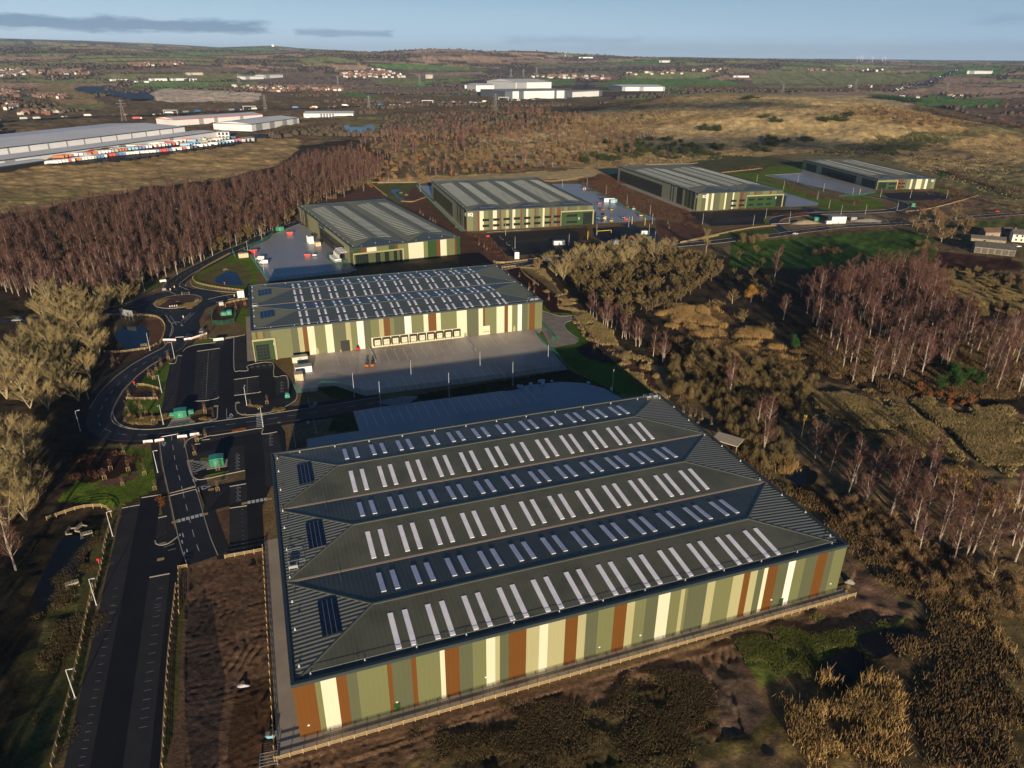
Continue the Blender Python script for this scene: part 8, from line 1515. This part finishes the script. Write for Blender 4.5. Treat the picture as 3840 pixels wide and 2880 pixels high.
def row_cars(n, fn, label, grp, z=3.2):
 b = MB(); profile(b, [(-2.3,.2),(2.3,.2),(2.3,.9),(1.2,1.0),(.6,1.6),(-1.5,1.65),(-2.2,1.0)], .95)
 mm = [b.mesh('distant_car', M[c]) for c in ('white', 'silver', 'navy', 'red', 'black')]; bl = MB(); bl.box(-6,5,-1.3,1.3,.5,4).box(5.3,7.6,-1.25,1.25,.4,3.4); lm = [bl.mesh('distant_lorry', M[c]) for c in ('white', 'white', 'blue', 'silver')]
 for i in range(n):
  (x, y), a = fn(i, n); lo_ = rt_.random() < .3; o = put('distant_lorry' if lo_ else 'distant_car', rt_.choice(lm if lo_ else mm), None, (x, y, TH(x, y) + z), a); tag(o, 'small ' + ('lorry' if lo_ else 'car') + label, 'lorry' if lo_ else 'car', ('lorries' if lo_ else 'cars') + grp)
def along(c, off_):
 def fn(i, n):
  k = min(len(c) - 2, int(rt_.random() * (len(c) - 1))); t_ = rt_.random(); a, b = Vector(c[k]), Vector(c[k + 1]); p_ = a.lerp(b, t_); d = (b - a).normalized(); s_ = rt_.choice((-1,1)) * off_ * rt_.choice((.35,.7)); return (p_.x - d.y * s_, p_.y + d.x * s_), math.atan2(d.y, d.x)
 return fn
row_cars(90, along(mway, 17), ' on the crowded motorway that fades away at upper right', ' on the far right motorway'); row_cars(34, along(mway2,12), ' on the motorway crossing behind the pale sheds at left', ' on the left motorway'); row_cars(26, along(mway3,10), ' on the motorway before the distant logistics park', ' on the middle motorway', 4.2)
# bridge and gantries over the motorway
for i, (v_, x, y) in enumerate((('a2', 365,592),('a2', 880,575),('a2', 560,572),('a2', 1050,548),('a1', 1110,640),('a1', 1620,612))):
 q_ = GT(*S(v_, x, y)); nm = 'road_bridge' if i < 2 else 'motorway_gantry'; t = thing(nm, ('concrete bridge on the motorway above the flooded grassland', 'low concrete bridge right of the first on the motorway', 'grey gantry over the motorway by the two bridges', 'grey gantry in front of the distant logistics park', 'gantry over the motorway behind the red-edged shed, left', 'gantry over the motorway behind the red-edged shed, right')[i], 'bridge' if i < 2 else 'gantry', q_, R(15 * (i == 3)))
 w_ = 24 if i < 2 else 16
 MB().box(-w_, w_, -4,4,5 if i < 2 else 9,7 if i < 2 else 10.5).build('deck' if i < 2 else 'beam', M['kerb'] if i < 2 else M['galv'], t)
 for s_ in (-w_ + 1, w_ - 1): MB().box(s_ - .8, s_ + .8,-2,2,0,5 if i < 2 else 9).build('leg', M['kerb'] if i < 2 else M['galv'], t)
# ------------------------------------------------------------ pylons and wind turbines
M['pyl'] = mat('weathered_galvanised_lattice', (.20,.20,.21), rough=.7)
def pylon(v_, x, y, H, lab):
 q_ = GT(*S(v_, x, y)); t = thing('electricity_pylon', lab, 'pylon', q_, .4, 'electricity pylons'); H = H * .5787 * math.hypot(q_[0], q_[1]) / FOC; b = MB(); w0, w1 = H * .11, H * .018; n = 7; th = .12 + math.hypot(q_[0], q_[1]) / 9500
 cr = lambda k: [(s1 * (w0 + (w1 - w0) * min(1, k / n * 1.15)), s2 * (w0 + (w1 - w0) * min(1, k / n * 1.15)), H * k / n) for s1, s2 in ((-1,-1),(1,-1),(1,1),(-1,1))]
 for k in range(n):
  A_, B2 = cr(k), cr(k + 1)
  for i in range(4): b.seg(A_[i], B2[i], th, th); b.seg(A_[i], B2[(i + 1) % 4], th * .6, th * .6); b.seg(A_[(i + 1) % 4], B2[i], th * .6, th * .6)
 b.build('lattice_tower', M['pyl'], t); c = MB()
 for z, l in ((.66,.17),(.8,.22),(.93,.14)):
  for s_ in (-1,1): c.seg((0,0, H * z + H * .02),(s_ * H * l, 0, H * z), th, th); c.seg((0,0, H * z - H * .02),(s_ * H * l, 0, H * z), th * .7, th * .7)
 c.build('cross_arm', M['pyl'], t)
for v_, x, y, H, lab in (('a1', 805,680,110, 'lattice pylon standing behind the long shed roof'),('a1', 1722,615,85, 'lattice pylon behind the red-edged shed'),('a2', 182,622,92, 'lattice pylon above the flooded grassland'),('a2', 1000,612,95, 'lattice pylon in front of the distant logistics park'),('a2', 508,442,52, 'pylon before the town in the middle distance'),('a1', 1552,448,62, 'pylon left of the distant town'),('a1', 2190,445,50, 'pylon at the terrace rows of the town'),('a1', 345,424,30, 'faint pylon above the landfill'),('a3', 1115,492,66, 'pylon standing against the green fields right of centre'),('a3', 647,498,50, 'faint pylon against the green fields'),('a3', 1708,488,44, 'pylon beside the far motorway'),('a2', 1100,400,48, 'faint pylon on the far plain, leftmost of three'),('a2', 1180,400,48, 'faint pylon on the far plain, middle of three'),('a2', 1265,395,55, 'faint pylon on the far plain, rightmost of three')): pylon(v_, x, y, H, lab)
for i, (x, y) in enumerate(((1129,292),(1152,291),(1164,292),(1228,295),(1292,298),(1310,298))):
 q_ = GT(*S('a3', x, y)); t = thing('wind_turbine', ('white wind turbine on the skyline, leftmost of six', 'white wind turbine on the skyline, second of six', 'white wind turbine on the skyline, third of six', 'white wind turbine alone on the skyline, fourth of six', 'white wind turbine on the skyline, fifth of six', 'white wind turbine on the skyline, rightmost of six')[i], 'wind turbine', q_, RT.uniform(-.4,.4), 'wind turbines'); H = math.hypot(*q_[:2]) * .0046
 MB().tube([(0,0,-10),(0,0, H)], [H * .035, H * .022], 8).build('tower', M['white'], t); MB().box(-H * .03, H * .03,-H * .06, H * .05, H - H * .01, H + H * .05).build('nacelle', M['white'], t); a0 = RT.uniform(0,2)
 for k in range(3): a = a0 + k * 2.094; b = MB(); b.seg((0,-H * .07, H + H * .02),(sin(a) * H * .55,-H * .07, H * 1.02 + cos(a) * H * .55), H * .03, H * .02); b.build('blade', M['white'], t)
a_ = GT(*S('a2', 1450,262)); t = thing('transmitter_mast', 'thin white mast on the skyline', 'mast', a_, 0); k_ = math.hypot(*a_[:2]) / FOC; MB().tube([(0,0,0),(0,0,13 * k_)], [.6 * k_, .4 * k_], 6).build('mast', M['white'], t); MB().box(-k_, k_, -k_, k_, 0,2 * k_).build('base', M['white'], t)
# ------------------------------------------------------------ towns and farms: houses one by one, the rest of each town as a mass
def house_proto(mw_, mr_, L_, W_, h, rise):
 a = MB(); b = MB(); gable_house(a, b, L_, W_, h, rise); n = len(a.v); a.v += b.v; a.f += [tuple(n + i for i in f) for f in b.f]; a.m += [1] * len(b.f); a.box(L_ * .3, L_ * .38,-.4,.4, h + rise * .6, h + rise + 1.2,2)
 for i in range(3):
  for z in (1.0,3.6): a.box(-L_ * .38 + i * L_ * .3,-L_ * .38 + i * L_ * .3 + 1.3,-W_ / 2 - .06,-W_ / 2 + .01, z, z + 1.2,3)
 return a.mesh('house', [mw_, mr_, M['brick'], M['glass']])
HP = [house_proto(M['brick'], M['troof'], 11,8,5.2,2.8), house_proto(M['render'], M['troof'], 10,8,5.2,3.0), house_proto(M['town'], M['slate'], 13,8.5,5.4,2.6), house_proto(M['brick'], M['troof'], 22,8.5,5.4,2.8), house_proto(M['render'], M['sroof'], 15,9,5,2)]
TOWN = [('a1', [(0,480),(120,495),(130,530),(0,525)], 22, 'brick house by the woods at the left edge', 1.0),('a1', [(10,570),(110,565),(130,600),(30,612)], 14, 'house on the wooded slope at the left edge', .95),('a1', [(200,510),(420,515),(430,540),(230,530)], 22, 'house among trees left of the black landfill liner', .9),('a1', [(100,630),(390,612),(410,640),(120,650)], 10, 'house below the landfill field', 1.0),
  ('a1', [(0,355),(150,345),(160,385),(0,400)], 42, 'house in the town at far left', 1.3),('a1', [(170,350),(560,352),(600,385),(380,380),(180,370)], 44, 'house strung along the valley left of centre', 1.3),('a1', [(850,315),(1180,300),(1190,322),(880,330)], 26, 'house in the hillside village', 1.5),('a1', [(1500,455),(2211,470),(2211,488),(1800,495),(1520,472)], 46, 'orange-roofed terrace house at the town edge', 1.2),('a2', [(0,375),(240,345),(380,380),(430,405),(0,405)], 44, 'house in the middle distance town', 1.5),
  ('a2', [(1200,392),(1500,385),(1750,392),(1740,412),(1210,402)], 28, 'house in the village behind the logistics park', 1.4),('a2', [(1780,375),(2211,355),(2211,378),(1800,388)], 16, 'house along the ridge road', 1.6),('a3', [(0,350),(290,345),(280,365),(0,365)], 16, 'house in the village at centre right', 1.5),('a3', [(800,345),(1290,350),(1280,362),(810,358)], 16, 'house in the village above the green fields', 1.5),('a3', [(1390,525),(1530,525),(1520,550),(1400,548)], 5, 'red-roofed farm house in the dark tree clump', 1.2),('a3', [(1720,518),(1810,520),(1800,535),(1720,535)], 4, 'red-roofed farm house left of the autumn trees', 1.2),('a3', [(310,385),(430,385),(420,400),(320,400)], 4, 'pale farm building among green fields', 1.2),('a3', [(1060,455),(1230,458),(1220,468),(1070,468)], 5, 'brick farm house before the motorway', 1.2)]
hn = 0; rest = []
for v_, poly, n_, lab, s_ in TOWN:
 p_ = PS(v_, poly); xs, ys = zip(*p_); c = 0
 for _ in range(n_ * 40):
  if c >= n_ * (1.9 if n_ >= 22 else 1): break
  x, y = RT.uniform(min(xs), max(xs)), RT.uniform(min(ys), max(ys))
  if not inpoly(np.array([x]), np.array([y]), p_)[0]: continue
  q_ = GT(x, y); c += 1; rz = RT.choice((0,.3,1.57,-.4)) + RT.uniform(-.15,.15); k_ = RT.choice((0,0,3,1,2,3)) if v_ == 'a1' and 'town' not in lab else RT.choice((0,1,1,2,3,4))
  if c <= n_ * .72 and hn < 290: o = put('house', HP[k_], None, (q_[0], q_[1], q_[2] + .4), rz); o.scale = (s_,) * 3; tag(o, lab, 'house', 'houses: ' + lab); hn += 1
  else: rest.append((q_, rz, k_, s_))
V_, F_, MI = [], [], []
allm = [];
for q_, rz, k_, s_ in rest:
 me = HP[k_]; c_, sn = cos(rz) * s_, sin(rz) * s_; n_ = len(V_)
 for v in me.vertices: V_.append((v.co.x * c_ - v.co.y * sn + q_[0], v.co.x * sn + v.co.y * c_ + q_[1], v.co.z * s_ + q_[2] + .4))
 for p_ in me.polygons:
  m_ = me.materials[p_.material_index]
  if m_ not in allm: allm.append(m_)
  F_.append(tuple(n_ + i for i in p_.vertices)); MI.append(allm.index(m_))
me = bpy.data.meshes.new('distant_town'); me.from_pydata(V_, [], F_)
for m_ in allm: me.materials.append(m_)
me.polygons.foreach_set('material_index', MI); tag(put('distant_town', me), 'remaining small roofs and walls of the distant towns', None, None, 'stuff')
# ------------------------------------------------------------ air: thin even haze round the camera and the whole scene
hz = bpy.data.materials.new('thin_blue_haze'); hz.use_nodes = True; hn_ = hz.node_tree; hn_.nodes.remove(hn_.nodes['Principled BSDF'])
pv_ = hn_.nodes.new('ShaderNodeVolumePrincipled'); pv_.inputs['Color'].default_value = (.52,.72,1,1); pv_.inputs['Density'].default_value = 3.6e-5; pv_.inputs['Anisotropy'].default_value = .0
hn_.links.new(pv_.outputs[0], hn_.nodes['Material Output'].inputs['Volume'])
hb = MB().box(-30500,30500,-30500,30500,-30,480).build('haze', hz); tag(hb, 'thin blue winter haze over the whole country', None, None, 'stuff')
# unseen clouds added behind the camera to cast shade on hill and pasture
cm_ = bpy.data.materials.new('shade_cloud_grey'); cm_.use_nodes = True; ct = cm_.node_tree; cb_ = ct.nodes['Principled BSDF']; cb_.inputs['Base Color'].default_value = (.8,.8,.82,1); cb_.inputs['Roughness'].default_value = 1; cb_.inputs['Alpha'].default_value = .62
def shade_cloud(tx, ty, tz, w_, th, label, seed):
 t = 3700.0; c = Vector((tx, ty, tz)) + sd * t; r = Rnd(seed); q = []; F = []
 for k in range(9):
  cx_ = (k - 4) / 4 * w_ * .42 + r.uniform(-.04,.04) * w_; rx = w_ * r.uniform(.10,.2); rz = th * r.uniform(.5,1.1) * (1 - abs(k - 4) / 6); cz = r.uniform(-.3,.3) * th; n0 = len(q)
  for i in range(7):
   for j in range(12): a = pi * (i + .5) / 7; b = 2 * pi * j / 12; m_ = r.uniform(.85,1.12); q.append((cx_ + rx * sin(a) * cos(b) * m_, rx * sin(a) * sin(b) * m_, cz + rz * cos(a) * m_))
  for i in range(6):
   for j in range(12): F.append((n0 + i * 12 + j, n0 + (i + 1) * 12 + j, n0 + (i + 1) * 12 + (j + 1) % 12, n0 + i * 12 + (j + 1) % 12))
 me = bpy.data.meshes.new('cloud'); me.from_pydata(q, [], F); me.materials.append(cm_); o = put('cloud', me, None, c); tag(o, label, None, None, 'structure')
shade_cloud(*GT(2780,535),330,17, 'unseen grey cloud added to shade the slope of the heath hill', 3); shade_cloud(*GT(2560,395),420,12, 'unseen grey cloud added to shade the top of the heath hill', 5); shade_cloud(*GT(3330,560),200,8, 'small unseen cloud added to shade the pasture', 8)
